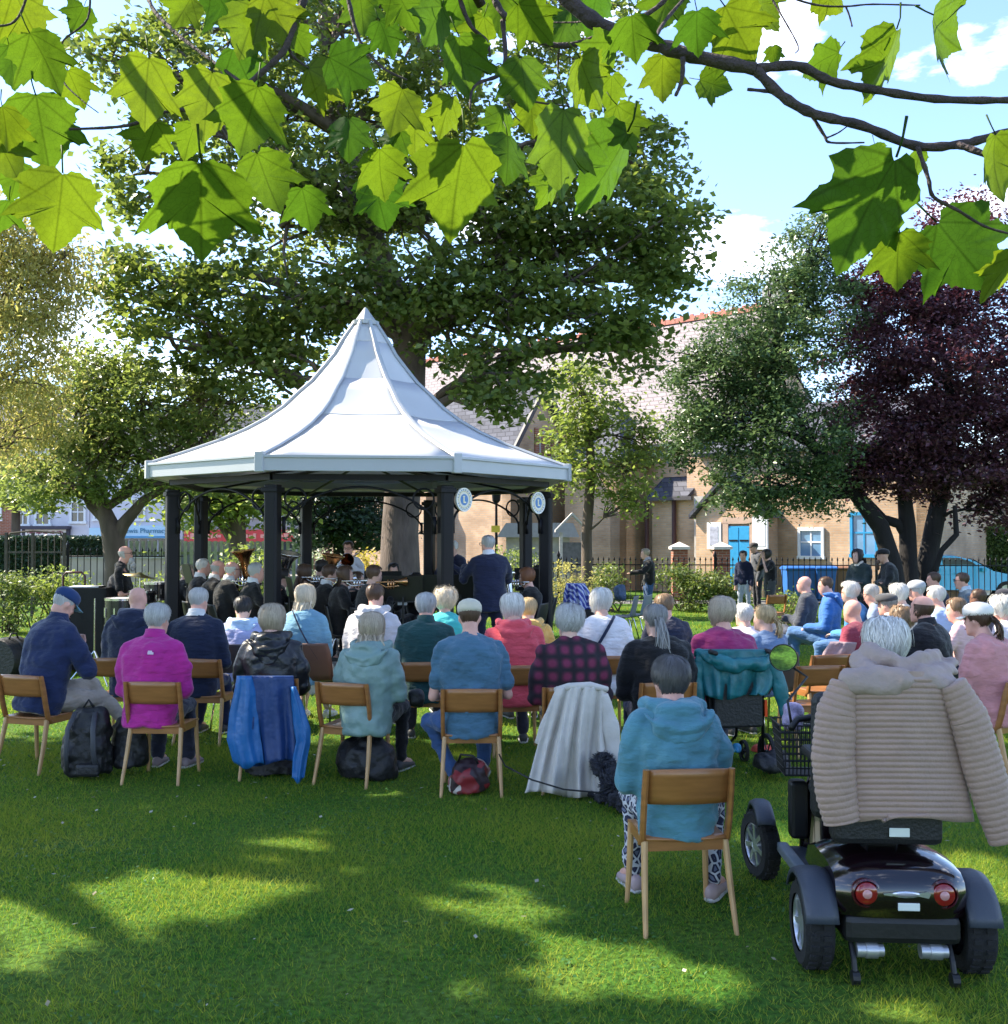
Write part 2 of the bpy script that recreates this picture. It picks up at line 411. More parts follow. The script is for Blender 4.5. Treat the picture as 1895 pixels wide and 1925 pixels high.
# round club signs hung in the right-hand front bay
def roundel(pos, nrm, lab):
    t = thing('round_sign', lab, 'sign', pos, math.atan2(nrm.y, nrm.x) + math.pi / 2, 'round club signs on the bandstand')
    RX = Matrix.Rotation(math.pi / 2, 4, 'X')
    MB().lathe([(0, 0), (.148, 0), (.148, .02), (.14, .024), (0, .024)], 32, RX).build('sign_disc', mat('sign_cream', (0.72, 0.70, 0.62), .4, .03), t)
    MB().lathe([(.138, .0245), (.138, .029), (.148, .029), (.148, .0245)], 32, RX, False).build('rim', mat('sign_rim', (0.85, 0.85, 0.86), .4, .02), t)
    MB().lathe([(0, .0245), (.07, .0245), (.07, .028), (0, .028)], 28, RX).build('blue_centre', mat('sign_blue', (0.05, 0.19, 0.48), .4, .03), t)
    MB().lathe([(.1, .0245), (.1, .027), (.106, .027), (.106, .0245)], 28, RX, False).build('inner_ring', mat('sign_gold', (0.55, 0.45, 0.2), .4, .03), t)
    m = MB(); m.box((-.012, -.030, 0), (.02, .004, .085)); m.box((.012, -.0302, -.034), (.03, .004, .017)); m.box((-.012, -.0304, .04), (.036, .004, .010)); m.build('letter', mat('sign_gold_pale', (0.8, 0.74, 0.5), .4, .03), t)
    for k in range(20):   # marks of the lettering round the rim
        a = 2 * math.pi * k / 20 + .1
        if abs(math.sin(a)) > .2:
            MB().box((math.cos(a) * .121, -.027, math.sin(a) * .121), (.009, .004, .016), M=Matrix.Rotation(-a + math.pi / 2, 3, 'Y')).build('rim_letter', MATS['sign_blue'], t)
    return t
d0, d1 = bdir(0), bdir(1); e = (d1 - d0).normalized(); nn = Vector((e.y, -e.x, 0))
roundel(BC + d0 * 2.7 + e * .265 + nn * .05 + Vector((0, 0, 2.315)), nn, 'round blue and cream club sign beside the front right bandstand post')
roundel(BC + d1 * 2.7 - e * .265 + nn * .05 + Vector((0, 0, 2.315)), nn, 'round blue and cream club sign beside the far right bandstand post')
# ---------------------------------------------------------------- trees and shrubs
M_bark = mat('bark', (0.10, 0.075, 0.06), .95, .35, 6, .9, 25, stretch=(1, 1, .25))
M_bark_d = mat('bark_dark', (0.022, 0.018, 0.018), .95, .3, 6, .9, 25, stretch=(1, 1, .25))
M_bark_p = mat('bark_grey', (0.12, 0.092, 0.08), .95, .3, 7, .9, 30, stretch=(1, 1, .3))
def leaf_mesh(name, P, size, aspect, r, upbias=.6, droop=0.0, tone_c=None, tips=True):
    """one folded leaf (5 verts, 2 quads sharing the midrib -> 4 tris) per point"""
    n = len(P)
    nrm = r.normal(size=(n, 3)); nrm[:, 2] = np.abs(nrm[:, 2]) + upbias; nrm /= np.linalg.norm(nrm, axis=1)[:, None]
    t = r.normal(size=(n, 3)); t[:, 2] -= droop; t -= nrm * (t * nrm).sum(1)[:, None]; t /= np.linalg.norm(t, axis=1)[:, None]
    b = np.cross(nrm, t); s = size * r.uniform(.55, 1.25, n)[:, None]
    w = s * aspect
    V = np.stack([P - t * s * .5, P + b * w * .5 + nrm * w * .15, P + t * s * .55, P - b * w * .5 + nrm * w * .15], 1).reshape(-1, 3)
    base = np.arange(n)[:, None] * 4
    Fq = np.concatenate([base + np.array([[0, 1, 2]]), base + np.array([[0, 2, 3]])], 0)
    tone = np.clip(r.normal(.5, .22, n) + (tone_c if tone_c is not None else 0), 0, 1)
    return np_mesh(name, V, Fq, np.repeat(tone, 4), k=3)
def clump_points(blobs, per, r, clump_r, shell=.5):
    """blobs: (centre Vector, rx, ry, rz, nclumps) -> leaf points, clump centres"""
    P, C, T = [], [], []
    for c, rx, ry, rz, k in blobs:
        d = r.normal(size=(k, 3)); d /= np.linalg.norm(d, axis=1)[:, None]
        rad = r.uniform(0, 1, k) ** (1 / 3.0); rad = shell * (0.55 + .45 * rad) + (1 - shell) * rad
        cc = np.array(c)[None] + d * rad[:, None] * np.array([rx, ry, rz])[None]
        C.append(cc)
        for q in cc:
            m = int(per * r.uniform(.5, 1.5)); cr = clump_r * r.uniform(.6, 1.4)
            P.append(q[None] + r.normal(size=(m, 3)) * np.array([cr, cr, cr * .55])); T.append(np.full(m, r.normal(0, .14)))
    return np.concatenate(P), np.concatenate(C), np.concatenate(T)
def wiggle(p, q, n, amp, r, sag=0.0):
    p, q = Vector(p), Vector(q); L = (q - p).length; pts = []
    o1, o2 = Vector(r.normal(size=3)), Vector(r.normal(size=3))
    for i in range(n + 1):
        t = i / n; w = math.sin(math.pi * t)
        pts.append(p.lerp(q, t) + (o1 * math.sin(2.2 * t * math.pi) * .5 + o2 * w) * amp * L * .5 + Vector((0, 0, sag * L * w)))
    return pts
def tree(name, label, trunk_pts, trunk_r, blobs, leaf, lsize, aspect, per, clump_r, seed, bark, limb_r=.09, twigs=70, upbias=.6, droop=0., shell=.5, split=3, sag=.08, group=None, cat='tree', keep=None, kf=1.0):
    blobs = [(c, rx, ry, rz, max(3, int(k * kf))) for c, rx, ry, rz, k in blobs]
    r = np.random.default_rng(seed); base = Vector(trunk_pts[0])
    t = thing(name, label, cat, base, group=group)
    loc = lambda p: Vector(p) - base
    m = MB(); n = len(trunk_pts); 
    pts = []; rad = []
    for i in range(n - 1):
        for k in range(4):
            u = (i + k / 4); j = int(u); f = u - j
            pts.append(loc(Vector(trunk_pts[j]).lerp(Vector(trunk_pts[j + 1]), f))); rad.append(trunk_r[j] * (1 - f) + trunk_r[j + 1] * f)
    pts.append(loc(trunk_pts[-1])); rad.append(trunk_r[-1])
    m.tube(pts, rad, 14); 
    # root flare
    m.tube([loc(base) + Vector((0, 0, -.1)), loc(base) + Vector((0, 0, .12)), loc(base) + Vector((0, 0, .45))], [trunk_r[0] * 1.5, trunk_r[0] * 1.25, trunk_r[0] * .98], 14)
    m.build('trunk', bark, t, smooth=True)
    P, C, T = clump_points(blobs, per, r, clump_r, shell)
    if keep is not None:
        kk = keep(P); P, T = P[kk], T[kk]
    me = leaf_mesh('crown', P - np.array(base)[None], lsize, aspect, r, upbias, droop, T)
    tag(put('crown', me, leaf, t), kind='stuff')
    # limbs to each blob, twigs to clumps
    tp = [Vector(p) for p in trunk_pts]; 
    tw = MB()
    for c, rx, ry, rz, k in blobs:
        c = Vector(c)
        best = min(tp[1:], key=lambda p: (p - c).length + (2.0 if p.z > c.z + .3 else 0))
        mid = wiggle(best, c, 7, .10, r, sag)
        d = (c - best).length
        MB().tube([loc(p) for p in mid], [limb_r * (1 - .8 * i / 7) * min(1, .35 + d * .14) for i in range(8)], 7).build('limb', bark, t, smooth=True)
        near = C[np.linalg.norm(C - np.array(c)[None], axis=1) < max(rx, ry, rz) * 1.05]
        for q in near[r.permutation(len(near))[:max(3, int(twigs / len(blobs)))]]:
            st = mid[r.integers(3, 8)]
            w = wiggle(st, Vector(q), 4, .16, r, .05)
            tw.tube([loc(p) for p in w], [limb_r * f * .3 for f in (1, .8, .6, .4, .2)], 4, cap=False)
    if tw.v: tw.build('twigs', bark, t, smooth=True, fixn=False)
    return t
def E(px, py, rx, ry, D, dy, k):
    """blob seen as a pixel ellipse at depth D (half axes in px; dy = half depth in metres)"""
    s = 1 / PXM(D); return (A(px, py, D), rx * s, dy, ry * s, k)

L_syc = leafmat('sycamore_leaf', (0.035, 0.080, 0.020), (0.19, 0.24, 0.06), .45, (0.30, 0.38, 0.05), rough=.36, spec=.55)
L_gold = leafmat('gold_leaf', (0.19, 0.20, 0.06), (0.52, 0.48, 0.17), .5, (0.55, 0.50, 0.14))
L_pale = leafmat('pale_leaf', (0.09, 0.15, 0.035), (0.30, 0.36, 0.10), .48, (0.34, 0.42, 0.06))
L_mid = leafmat('mid_leaf', (0.05, 0.10, 0.026), (0.27, 0.32, 0.10), .48, (0.34, 0.42, 0.08), rough=.36, spec=.55)
L_plum = leafmat('plum_leaf', (0.034, 0.016, 0.024), (0.13, 0.055, 0.070), .3, (0.20, 0.04, 0.06), rough=.38, spec=.5)
L_holly = leafmat('holly_leaf', (0.04, 0.085, 0.03), (0.17, 0.25, 0.09), .36, rough=.3, spec=.6)
L_hedge = leafmat('hedge_leaf', (0.03, 0.07, 0.015), (0.16, 0.22, 0.06), .35, (0.3, .36, .06))
L_yel = leafmat('yellow_leaf', (0.30, 0.24, 0.03), (0.55, 0.45, 0.10), .4, (0.6, .5, .08))
L_dk = leafmat('dark_leaf', (0.015, 0.035, 0.02), (0.05, 0.09, 0.05), .25)

D = 20.0
base = Vector((A(752, 1000, D).x, D, 0))
tk = [base, A(752, 1000, D), A(765, 800, D), A(770, 640, D), A(690, 430, D), A(640, 250, D + .5), A(610, 60, D + .6), A(610, -150, D)]
B = [E(420, 40, 190, 150, D, 1.8, 70), E(300, 150, 110, 90, D - 1, 1.3, 45), E(270, 330, 70, 80, D - .5, 1.0, 26), E(640, 60, 230, 180, D, 2.2, 90),
     E(520, 230, 190, 110, D + .6, 1.5, 60), E(860, 80, 230, 160, D, 2, 80), E(1050, 60, 150, 130, D + .5, 1.6, 50), E(760, 260, 170, 120, D + 1.2, 1.3, 50),
     E(520, 420, 150, 70, D - .7, 1.2, 45), E(640, 500, 130, 90, D + 1, 1.2, 40), E(300, 530, 125, 60, D - 1.4, 1.1, 42), E(430, 560, 130, 85, D - 1.2, 1.2, 48),
     E(330, 640, 120, 60, D - 1.6, 1.0, 36), E(480, 690, 110, 75, D - 1.0, 1.2, 36), E(560, 610, 110, 80, D - .6, 1.1, 36),
     E(850, 440, 170, 90, D - 1, 1.3, 60), E(1000, 390, 170, 80, D - 1.2, 1.3, 60), E(1150, 420, 160, 100, D - 1, 1.2, 66), E(1240, 430, 90, 90, D - .8, .9, 36),
     E(1210, 300, 75, 70, D - .6, .9, 26), E(1100, 250, 120, 90, D, 1.2, 40), E(960, 560, 150, 50, D - 1.3, 1.1, 45), E(1090, 600, 140, 50, D - 1.5, 1.1, 46),
     E(1200, 520, 90, 60, D - 1.2, .9, 30), E(860, 620, 120, 70, D - .6, 1.1, 38), E(1180, 660, 70, 50, D - 1.6, .8, 22), E(960, 700, 100, 60, D - 1.8, .9, 32),
     E(920, 760, 50, 38, D - 2.0, .5, 14), E(1040, 480, 80, 50, D - .4, .9, 16), E(560, -120, 420, 130, D, 3, 60), E(950, -110, 260, 120, D, 2.4, 34), E(200, 110, 50, 50, D - 1, .8, 12), E(690, 390, 120, 80, D + 1.4, 1.0, 28), E(700, 330, 110, 90, D - 1.2, .9, 34), E(640, 560, 120, 60, D - 1.3, .8, 34), E(760, 540, 110, 70, D - 1.4, .8, 34), E(560, 330, 110, 80, D - 1.2, .9, 30), E(390, 250, 90, 70, D - .8, .9, 22)]
tree('sycamore_tree', 'huge dark green sycamore tree with thick grey trunk behind the bandstand', tk, [.46, .36, .34, .33, .27, .2, .14, .07], B, L_syc, .155, .8, 56, .235, 11, M_bark_p, .16, 330, shell=.35, kf=.66)

D = 19.0   # small tree at left, forked
base = Vector((A(218, 1000, D).x, D, 0))
tk = [base, A(218, 1060, D), A(212, 1005, D), A(196, 960, D), A(165, 860, D + .3)]
B = [E(150, 740, 120, 70, D, 1.4, 60), E(280, 760, 130, 80, D, 1.5, 66), E(110, 850, 110, 60, D, 1.4, 50), E(250, 860, 120, 60, D + .4, 1.3, 50), E(400, 830, 100, 80, D + .3, 1.3, 55),
     E(330, 900, 80, 50, D - .3, 1.0, 26), E(60, 920, 90, 40, D, 1.1, 30), E(200, 690, 90, 50, D + .2, 1.1, 34), E(420, 750, 80, 60, D + .5, 1.0, 30), E(150, 920, 70, 30, D - .5, .8, 16)]
tree('park_tree', 'small forked tree with dark green crown left of the bandstand', tk, [.24, .2, .2, .13, .07], B, L_mid, .12, .5, 85, .21, 12, M_bark, .11, 200, shell=.3, kf=.72)
D = 16.5   # golden hanging tree at the left edge
base = Vector((A(-120, 1000, D).x, D, 0))
tk = [base, A(-110, 900, D), A(-90, 750, D), A(-60, 600, D), A(-20, 500, D)]
B = [E(20, 470, 90, 60, D, 1.1, 44), E(60, 540, 90, 60, D, 1.1, 48), E(40, 620, 90, 60, D - .3, 1.0, 46), E(30, 720, 70, 60, D, .9, 34), E(30, 820, 80, 60, D + .6, .9, 34), E(-80, 560, 100, 150, D, 1.4, 50), E(-40, 410, 80, 50, D, 1, 18), E(120, 480, 40, 40, D, .5, 10)]
tree('golden_tree', 'golden yellow hanging tree at the left edge behind the drummer', tk, [.2, .17, .14, .1, .06], B, L_gold, .11, .35, 75, .26, 13, M_bark, .08, 120, upbias=.1, droop=1.6, shell=.3)
D = 24.5   # pale slim tree right of the bandstand
base = Vector((A(1103, 1000, D).x, D, 0))
tk = [base, A(1103, 1000, D), A(1112, 880, D), A(1108, 830, D), A(1105, 750, D)]
B = [E(1090, 740, 80, 50, D, 1.0, 34), E(1150, 800, 80, 55, D, 1.0, 36), E(1060, 820, 60, 45, D, .8, 22), E(1180, 890, 70, 50, D - .3, .9, 26), E(1050, 900, 50, 40, D, .7, 14), E(1120, 870, 70, 40, D - .4, .7, 18), E(1230, 830, 50, 40, D, .7, 16), E(1190, 950, 50, 25, D - .4, .5, 9), E(1070, 700, 45, 25, D, .6, 10)]
tree('slim_tree', 'slim young tree with pale green leaves in front of the church', tk, [.15, .125, .12, .09, .05], B, L_pale, .14, .6, 36, .27, 14, M_bark, .06, 130, shell=.3)
D = 22.5   # grey-green small-leaved tree, leaning left from the clump of stems
base = Vector((A(1690, 1000, D).x, D, 0))
tk = [base, A(1678, 1060, D), A(1655, 990, D), A(1610, 930, D), A(1530, 840, D), A(1450, 720, D)]
B = [E(1450, 560, 90, 60, D, 1.1, 44), E(1400, 660, 100, 70, D, 1.2, 52), E(1330, 720, 80, 60, D, 1.0, 34), E(1480, 680, 110, 90, D - .3, 1.3, 64), E(1400, 790, 120, 70, D - .3, 1.2, 60), E(1520, 820, 110, 80, D - .4, 1.2, 60),
     E(1330, 830, 80, 60, D, 1, 36), E(1440, 890, 110, 50, D - .4, 1.1, 40), E(1530, 480, 80, 60, D, 1, 30), E(1560, 420, 60, 40, D, .8, 16), E(1550, 590, 80, 70, D + .4, 1.1, 36), E(1400, 940, 90, 30, D - .5, .9, 24), E(1540, 930, 80, 35, D - .4, .9, 22), E(1290, 670, 50, 40, D, .6, 12)]
tree('holly_tree', 'grey green small-leaved tree leaning left in front of the church', tk, [.24, .2, .19, .16, .12, .07], B, L_holly, .115, .5, 120, .22, 15, M_bark_d, .09, 240, shell=.3, kf=.72)
D = 23.0   # dark purple plum, two stems
base = Vector((A(1745, 1000, D).x, D, 0))
tk = [base, A(1742, 1060, D), A(1758, 980, D), A(1775, 900, D), A(1790, 800, D), A(1780, 680, D)]
B = [E(1700, 580, 120, 60, D, 1.3, 60), E(1820, 600, 110, 60, D, 1.4, 60), E(1650, 680, 110, 80, D - .4, 1.3, 66), E(1770, 700, 130, 80, D - .5, 1.5, 76), E(1880, 720, 90, 100, D - .3, 1.4, 56), E(1650, 800, 100, 70, D - .5, 1.2, 56), E(1780, 810, 120, 70, D - .6, 1.4, 66),
     E(1890, 850, 80, 70, D - .4, 1.2, 44), E(1700, 890, 110, 45, D - .5, 1.2, 44), E(1830, 900, 100, 45, D - .5, 1.2, 40), E(1620, 880, 70, 50, D - .3, .9, 24), E(1880, 960, 40, 30, D - .6, .6, 12), E(1740, 500, 80, 60, D + .3, 1.0, 26), E(1800, 420, 70, 50, D + .5, 1, 20), E(1980, 760, 100, 170, D, 1.5, 50), E(1640, 540, 60, 60, D + .2, .8, 20)]
tree('plum_tree', 'dark purple-leaved plum tree with several black stems above the right-hand audience', tk, [.25, .21, .2, .17, .13, .08], B, L_plum, .12, .55, 120, .23, 16, M_bark_d, .09, 260, shell=.3, kf=.78)
# extra stems of that clump
def stem(name, owner, pts, rads, m_):
    o = [x for x in bpy.data.objects if x.name == owner][0]; b0 = Vector(o.location)
    pp = []
    for i in range(len(pts) - 1):
        for k in range(4): pp.append((pts[i].lerp(pts[i + 1], k / 4), rads[i] + (rads[i + 1] - rads[i]) * k / 4))
    pp.append((pts[-1], rads[-1]))
    MB().tube([p - b0 for p, _ in pp], [q for _, q in pp], 10).build(name, m_, o, smooth=True)
stem('stem', 'plum_tree', [Vector((A(1712, 1000, 22.8).x, 22.8, 0)), A(1708, 1060, 22.8), A(1706, 990, 22.8), A(1700, 930, 22.8), A(1690, 850, 22.8)], [.24, .19, .18, .15, .1], M_bark_d)
stem('stem', 'plum_tree', [A(1706, 1010, 22.8), A(1690, 985, 22.8), A(1660, 975, 22.8), A(1630, 940, 22.8)], [.12, .11, .1, .07], M_bark_d)
stem('stem', 'plum_tree', [A(1755, 1080, 22.2), A(1770, 1035, 22.1), A(1798, 1005, 22), A(1795, 950, 22)], [.07, .06, .06, .045], M_bark_d)
stem('stem', 'park_tree', [A(215, 1015, 19), A(232, 985, 19), A(270, 940, 18.9), A(325, 910, 18.8)], [.15, .12, .08, .05], M_bark)
stem('stem', 'park_tree', [A(205, 985, 19), A(170, 950, 19), A(150, 910, 19)], [.1, .08, .05], M_bark)
# trees seen through the bandstand and beyond the road
D = 31.0
tree('dark_evergreen', 'dense dark evergreen tree seen through the bandstand', [Vector((A(640, 1000, D).x, D, 0)), A(640, 990, D), A(640, 950, D)], [.25, .2, .12], [E(640, 960, 95, 50, D, 1.8, 60), E(600, 1000, 60, 25, D, 1.2, 24), E(690, 1000, 70, 30, D, 1.4, 30), E(640, 890, 110, 70, D, 2, 70)], L_dk, .2, .5, 70, .32, 17, M_bark_d, .07, 40)
D = 27.0
tree('roadside_tree', 'pale green tree with leaning trunk behind the left side of the bandstand', [Vector((A(448, 1000, D).x, D, 0)), A(446, 1000, D), A(445, 960, D), A(440, 900, D)], [.27, .22, .2, .12], [E(440, 930, 90, 40, D, 1.4, 44), E(370, 960, 60, 35, D, 1.1, 24), E(480, 900, 90, 60, D, 1.5, 40), E(350, 900, 80, 50, D, 1.3, 34), E(500, 960, 40, 30, D, 1.0, 14)], L_pale, .2, .55, 40, .36, 18, M_bark, .09, 60)
stem('stem', 'roadside_tree', [A(440, 1020, 27), A(415, 985, 27), A(395, 960, 27)], [.14, .1, .07], M_bark)
D = 38.0
tree('far_tree', 'sunlit pale tree far behind the wall at the left edge', [Vector((A(30, 1000, D).x, D, 0)), A(30, 960, D), A(30, 930, D)], [.2, .15, .1], [E(20, 925, 60, 25, D, 1.6, 30), E(60, 900, 60, 40, D, 1.6, 30)], L_pale, .25, .6, 40, .4, 19, M_bark, .07, 20)
D = 40.0
tree('far_hedgerow_tree', 'sunlit tree behind the tall clipped hedge at the right edge', [Vector((A(1850, 1000, D).x, D, 0)), A(1850, 980, D), A(1850, 950, D)], [.25, .2, .1], [E(1820, 965, 60, 28, D, 2, 40), E(1890, 950, 60, 40, D, 2, 40)], L_pale, .25, .6, 50, .45, 20, M_bark, .07, 20)

def shrub(name, label, px, py_top, D, wpx, leaf, seed, lsize=.09, per=70, h0=0.02, k=24, aspect=.5, cat='shrub', dy=.6, group=None):
    r = np.random.default_rng(seed); c = A(px, py_top, D); w = wpx / PXM(D) / 2; top = c.z
    base = Vector((c.x, D, 0)); t = thing(name, label, cat, base, group=group)
    zc = top * .55
    blobs = [(Vector((r.uniform(-w, w) * .6, r.uniform(-dy, dy) * .5, zc * r.uniform(.7, 1.05))), w * .55, dy * .7, top * .42, k // 4) for _ in range(5)]
    P, C, T = clump_points(blobs, per, r, .16, .4); ok = (P[:, 2] > .02) & (P[:, 2] < top * 1.06); P, T = P[ok], T[ok]
    tag(put('foliage', leaf_mesh('foliage', P, lsize, aspect, r, .4, .2, T), leaf, t), kind='stuff')
    m = MB()
    for q in C[r.permutation(len(C))[:14]]:
        m.tube(wiggle((r.normal() * .1, r.normal() * .1, -.05), q, 4, .1, r), [.02, .017, .014, .01, .006], 5)
    m.build('stem', M_bark, t, smooth=True)
    return t
shrub('garden_shrub', 'bright leafy shrub at the far left edge by the railings', 25, 1045, 20, 110, L_hedge, 31)
shrub('garden_shrub', 'yellow green shrub behind the black trolley at the left', 110, 1068, 20.5, 110, L_pale, 32)
shrub('garden_shrub', 'feathery pale green shrub behind the bearded drummer', 300, 1045, 20, 110, L_pale, 33, .07)
shrub('garden_shrub', 'lime green bush behind the brass tuba', 460, 1012, 21, 90, L_pale, 34, .12)
shrub('garden_shrub', 'white flowering bush behind the euphonium players', 615, 1025, 23, 100, leafmat('white_flower', (0.3, .36, .15), (0.8, .8, .65), .3), 35, .1)
shrub('garden_shrub', 'golden yellow bush left of the great trunk', 690, 1028, 23.5, 110, L_yel, 36, .1, 90)
shrub('garden_shrub', 'rounded green bush right of the conductor', 975, 1015, 22, 130, L_mid, 37, .08, 90)
shrub('garden_shrub', 'golden brown shrub below the slim young tree', 1075, 1055, 23.0, 160, L_gold, 38, .08, 90)
shrub('garden_shrub', 'green shrub between the slim young tree and the woman in black jacket', 1150, 1060, 25.6, 90, L_hedge, 39)
shrub('garden_shrub', 'flowering hedge shrub right of the woman in black jacket', 1285, 1055, 25.8, 120, L_hedge, 40, .1, 90)
shrub('garden_shrub', 'flowering hedge shrub left of the boy in navy', 1350, 1065, 25.8, 120, L_hedge, 41, .1, 90)
shrub('garden_shrub', 'small leafy plant by the empty wooden chair at the fence', 1480, 1105, 22, 50, L_pale, 42, .08, 30)
def hedge(name, label, p, q, h, th, leaf, seed, n, lsize=.1):
    r = np.random.default_rng(seed); p, q = Vector(p), Vector(q); L = (q - p).length; e = (q - p).normalized(); nrm = Vector((-e.y, e.x, 0))
    t = thing(name, label, 'hedge', p)
    m = MB(); m.bar(Vector((0, 0, h / 2)), (q - p) + Vector((0, 0, h / 2)), th * .9, h * .96); m.build('core', mat('hedge_core', (.02, .035, .01), .95, .3, 6), t)
    u = r.uniform(0, L, n); side = r.random(n); a = r.uniform(-th / 2, th / 2, n); z = r.uniform(0, h, n)
    top = side < .3; z = np.where(top, h + r.normal(0, .03, n), z); a = np.where(top, a, np.where(side < .85, -th / 2, th / 2) + r.normal(0, .03, n))
    P = np.stack([u * e.x + a * nrm.x, u * e.y + a * nrm.y, z], 1)
    tag(put('foliage', leaf_mesh('foliage', P, lsize, .6, r, .2), leaf, t), kind='stuff'); return t
hedge('clipped_hedge', 'tall clipped green hedge behind the turquoise car', A(1772, 1000, 34).xy.to_3d(), Vector((24, 30.5, 0)), A(1800, 993, 34).z, 1.2, L_hedge, 51, 26000, .12)
hedge('low_hedge', 'dark clipped hedge above the roadside wall at the left', Vector((A(-40, 1000, 31).x, 31, 0)), Vector((A(215, 1000, 31).x, 31, 0)), A(100, 1012, 31).z, .7, L_dk, 52, 9000, .12)
# ---------------------------------------------------------------- buildings
def brick_mat(name, c1, c2, mortar, scale=1.0):
    m, nt, b = nodes_of(name); N, L = nt.nodes, nt.links
    t = N.new('ShaderNodeTexCoord'); sp = N.new('ShaderNodeSeparateXYZ'); cb = N.new('ShaderNodeCombineXYZ')
    ad = N.new('ShaderNodeMath'); ad.operation = 'ADD'
    L.new(t.outputs['Object'], sp.inputs[0]); L.new(sp.outputs['X'], ad.inputs[0]); L.new(sp.outputs['Y'], ad.inputs[1])
    L.new(ad.outputs[0], cb.inputs['X']); L.new(sp.outputs['Z'], cb.inputs['Y'])
    br = N.new('ShaderNodeTexBrick'); br.inputs['Color1'].default_value = (*c1, 1); br.inputs['Color2'].default_value = (*c2, 1); br.inputs['Mortar'].default_value = (*mortar, 1)
    br.inputs['Scale'].default_value = scale; br.inputs['Brick Width'].default_value = .225; br.inputs['Row Height'].default_value = .075; br.inputs['Mortar Size'].default_value = .01
    L.new(cb.outputs[0], br.inputs['Vector'])
    n = N.new('ShaderNodeTexNoise'); n.inputs['Scale'].default_value = .9; n.inputs['Detail'].default_value = 6; L.new(t.outputs['Object'], n.inputs['Vector'])
    r = N.new('ShaderNodeValToRGB'); r.color_ramp.elements[0].color = (.62, .6, .58, 1); r.color_ramp.elements[1].color = (1.12, 1.1, 1.08, 1); r.color_ramp.elements[0].position = .3; r.color_ramp.elements[1].position = .7
    L.new(n.outputs['Fac'], r.inputs['Fac'])
    mm = N.new('ShaderNodeMix'); mm.data_type = 'RGBA'; mm.blend_type = 'MULTIPLY'; mm.inputs[0].default_value = 1
    L.new(br.outputs['Color'], mm.inputs[6]); L.new(r.outputs['Color'], mm.inputs[7]); L.new(mm.outputs[2], b.inputs['Base Color'])
    b.inputs['Roughness'].default_value = .9; b.inputs['Specular IOR Level'].default_value = .2
    bp = N.new('ShaderNodeBump'); bp.inputs['Strength'].default_value = .4; bp.inputs['Distance'].default_value = .01
    L.new(br.outputs['Fac'], bp.inputs['Height']); bp.invert = True; L.new(bp.outputs['Normal'], b.inputs['Normal'])
    MATS[name] = m; return m
M_brick = brick_mat('yellow_brick', (.60, .41, .27), (.50, .33, .215), (.45, .38, .31))
M_redbrick = brick_mat('red_brick', (.36, .13, .08), (.30, .11, .07), (.36, .28, .23))
def slate_mat(name, c, var=.25):
    m, nt, b = nodes_of(name); N, L = nt.nodes, nt.links
    t = N.new('ShaderNodeTexCoord'); sp = N.new('ShaderNodeSeparateXYZ'); cb = N.new('ShaderNodeCombineXYZ'); ad = N.new('ShaderNodeMath'); ad.operation = 'ADD'
    L.new(t.outputs['Object'], sp.inputs[0]); L.new(sp.outputs['X'], cb.inputs['X']); L.new(sp.outputs['Z'], cb.inputs['Y'])
    br = N.new('ShaderNodeTexBrick'); br.inputs['Color1'].default_value = (*[x * (1 + var) for x in c], 1); br.inputs['Color2'].default_value = (*[x * (1 - var) for x in c], 1); br.inputs['Mortar'].default_value = (*[x * .55 for x in c], 1)
    br.inputs['Scale'].default_value = 1; br.inputs['Brick Width'].default_value = .3; br.inputs['Row Height'].default_value = .17; br.inputs['Mortar Size'].default_value = .014
    L.new(cb.outputs[0], br.inputs['Vector']); L.new(br.outputs['Color'], b.inputs['Base Color']); b.inputs['Roughness'].default_value = .8; b.inputs['Specular IOR Level'].default_value = .15
    bp = N.new('ShaderNodeBump'); bp.inputs['Strength'].default_value = .6; bp.inputs['Distance'].default_value = .02; bp.invert = True
    L.new(br.outputs['Fac'], bp.inputs['Height']); L.new(bp.outputs['Normal'], b.inputs['Normal']); MATS[name] = m; return m
M_slate = slate_mat('slate', (.085, .088, .11)); M_tile = slate_mat('pale_tile', (.25, .215, .22), .06)
M_stone = mat('stone', (.38, .36, .34), .9, .15, 4, .3); M_pipe = mat('pipe_red', (.06, .025, .03), .6, .1)
M_glass = mat('window_glass', (.05, .06, .075), .08, .3, 1.5, spec=.8); M_wframe = mat('white_paint', (.72, .73, .75), .5, .04); M_blue = mat('blue_paint', (.02, .26, .52), .45, .08)

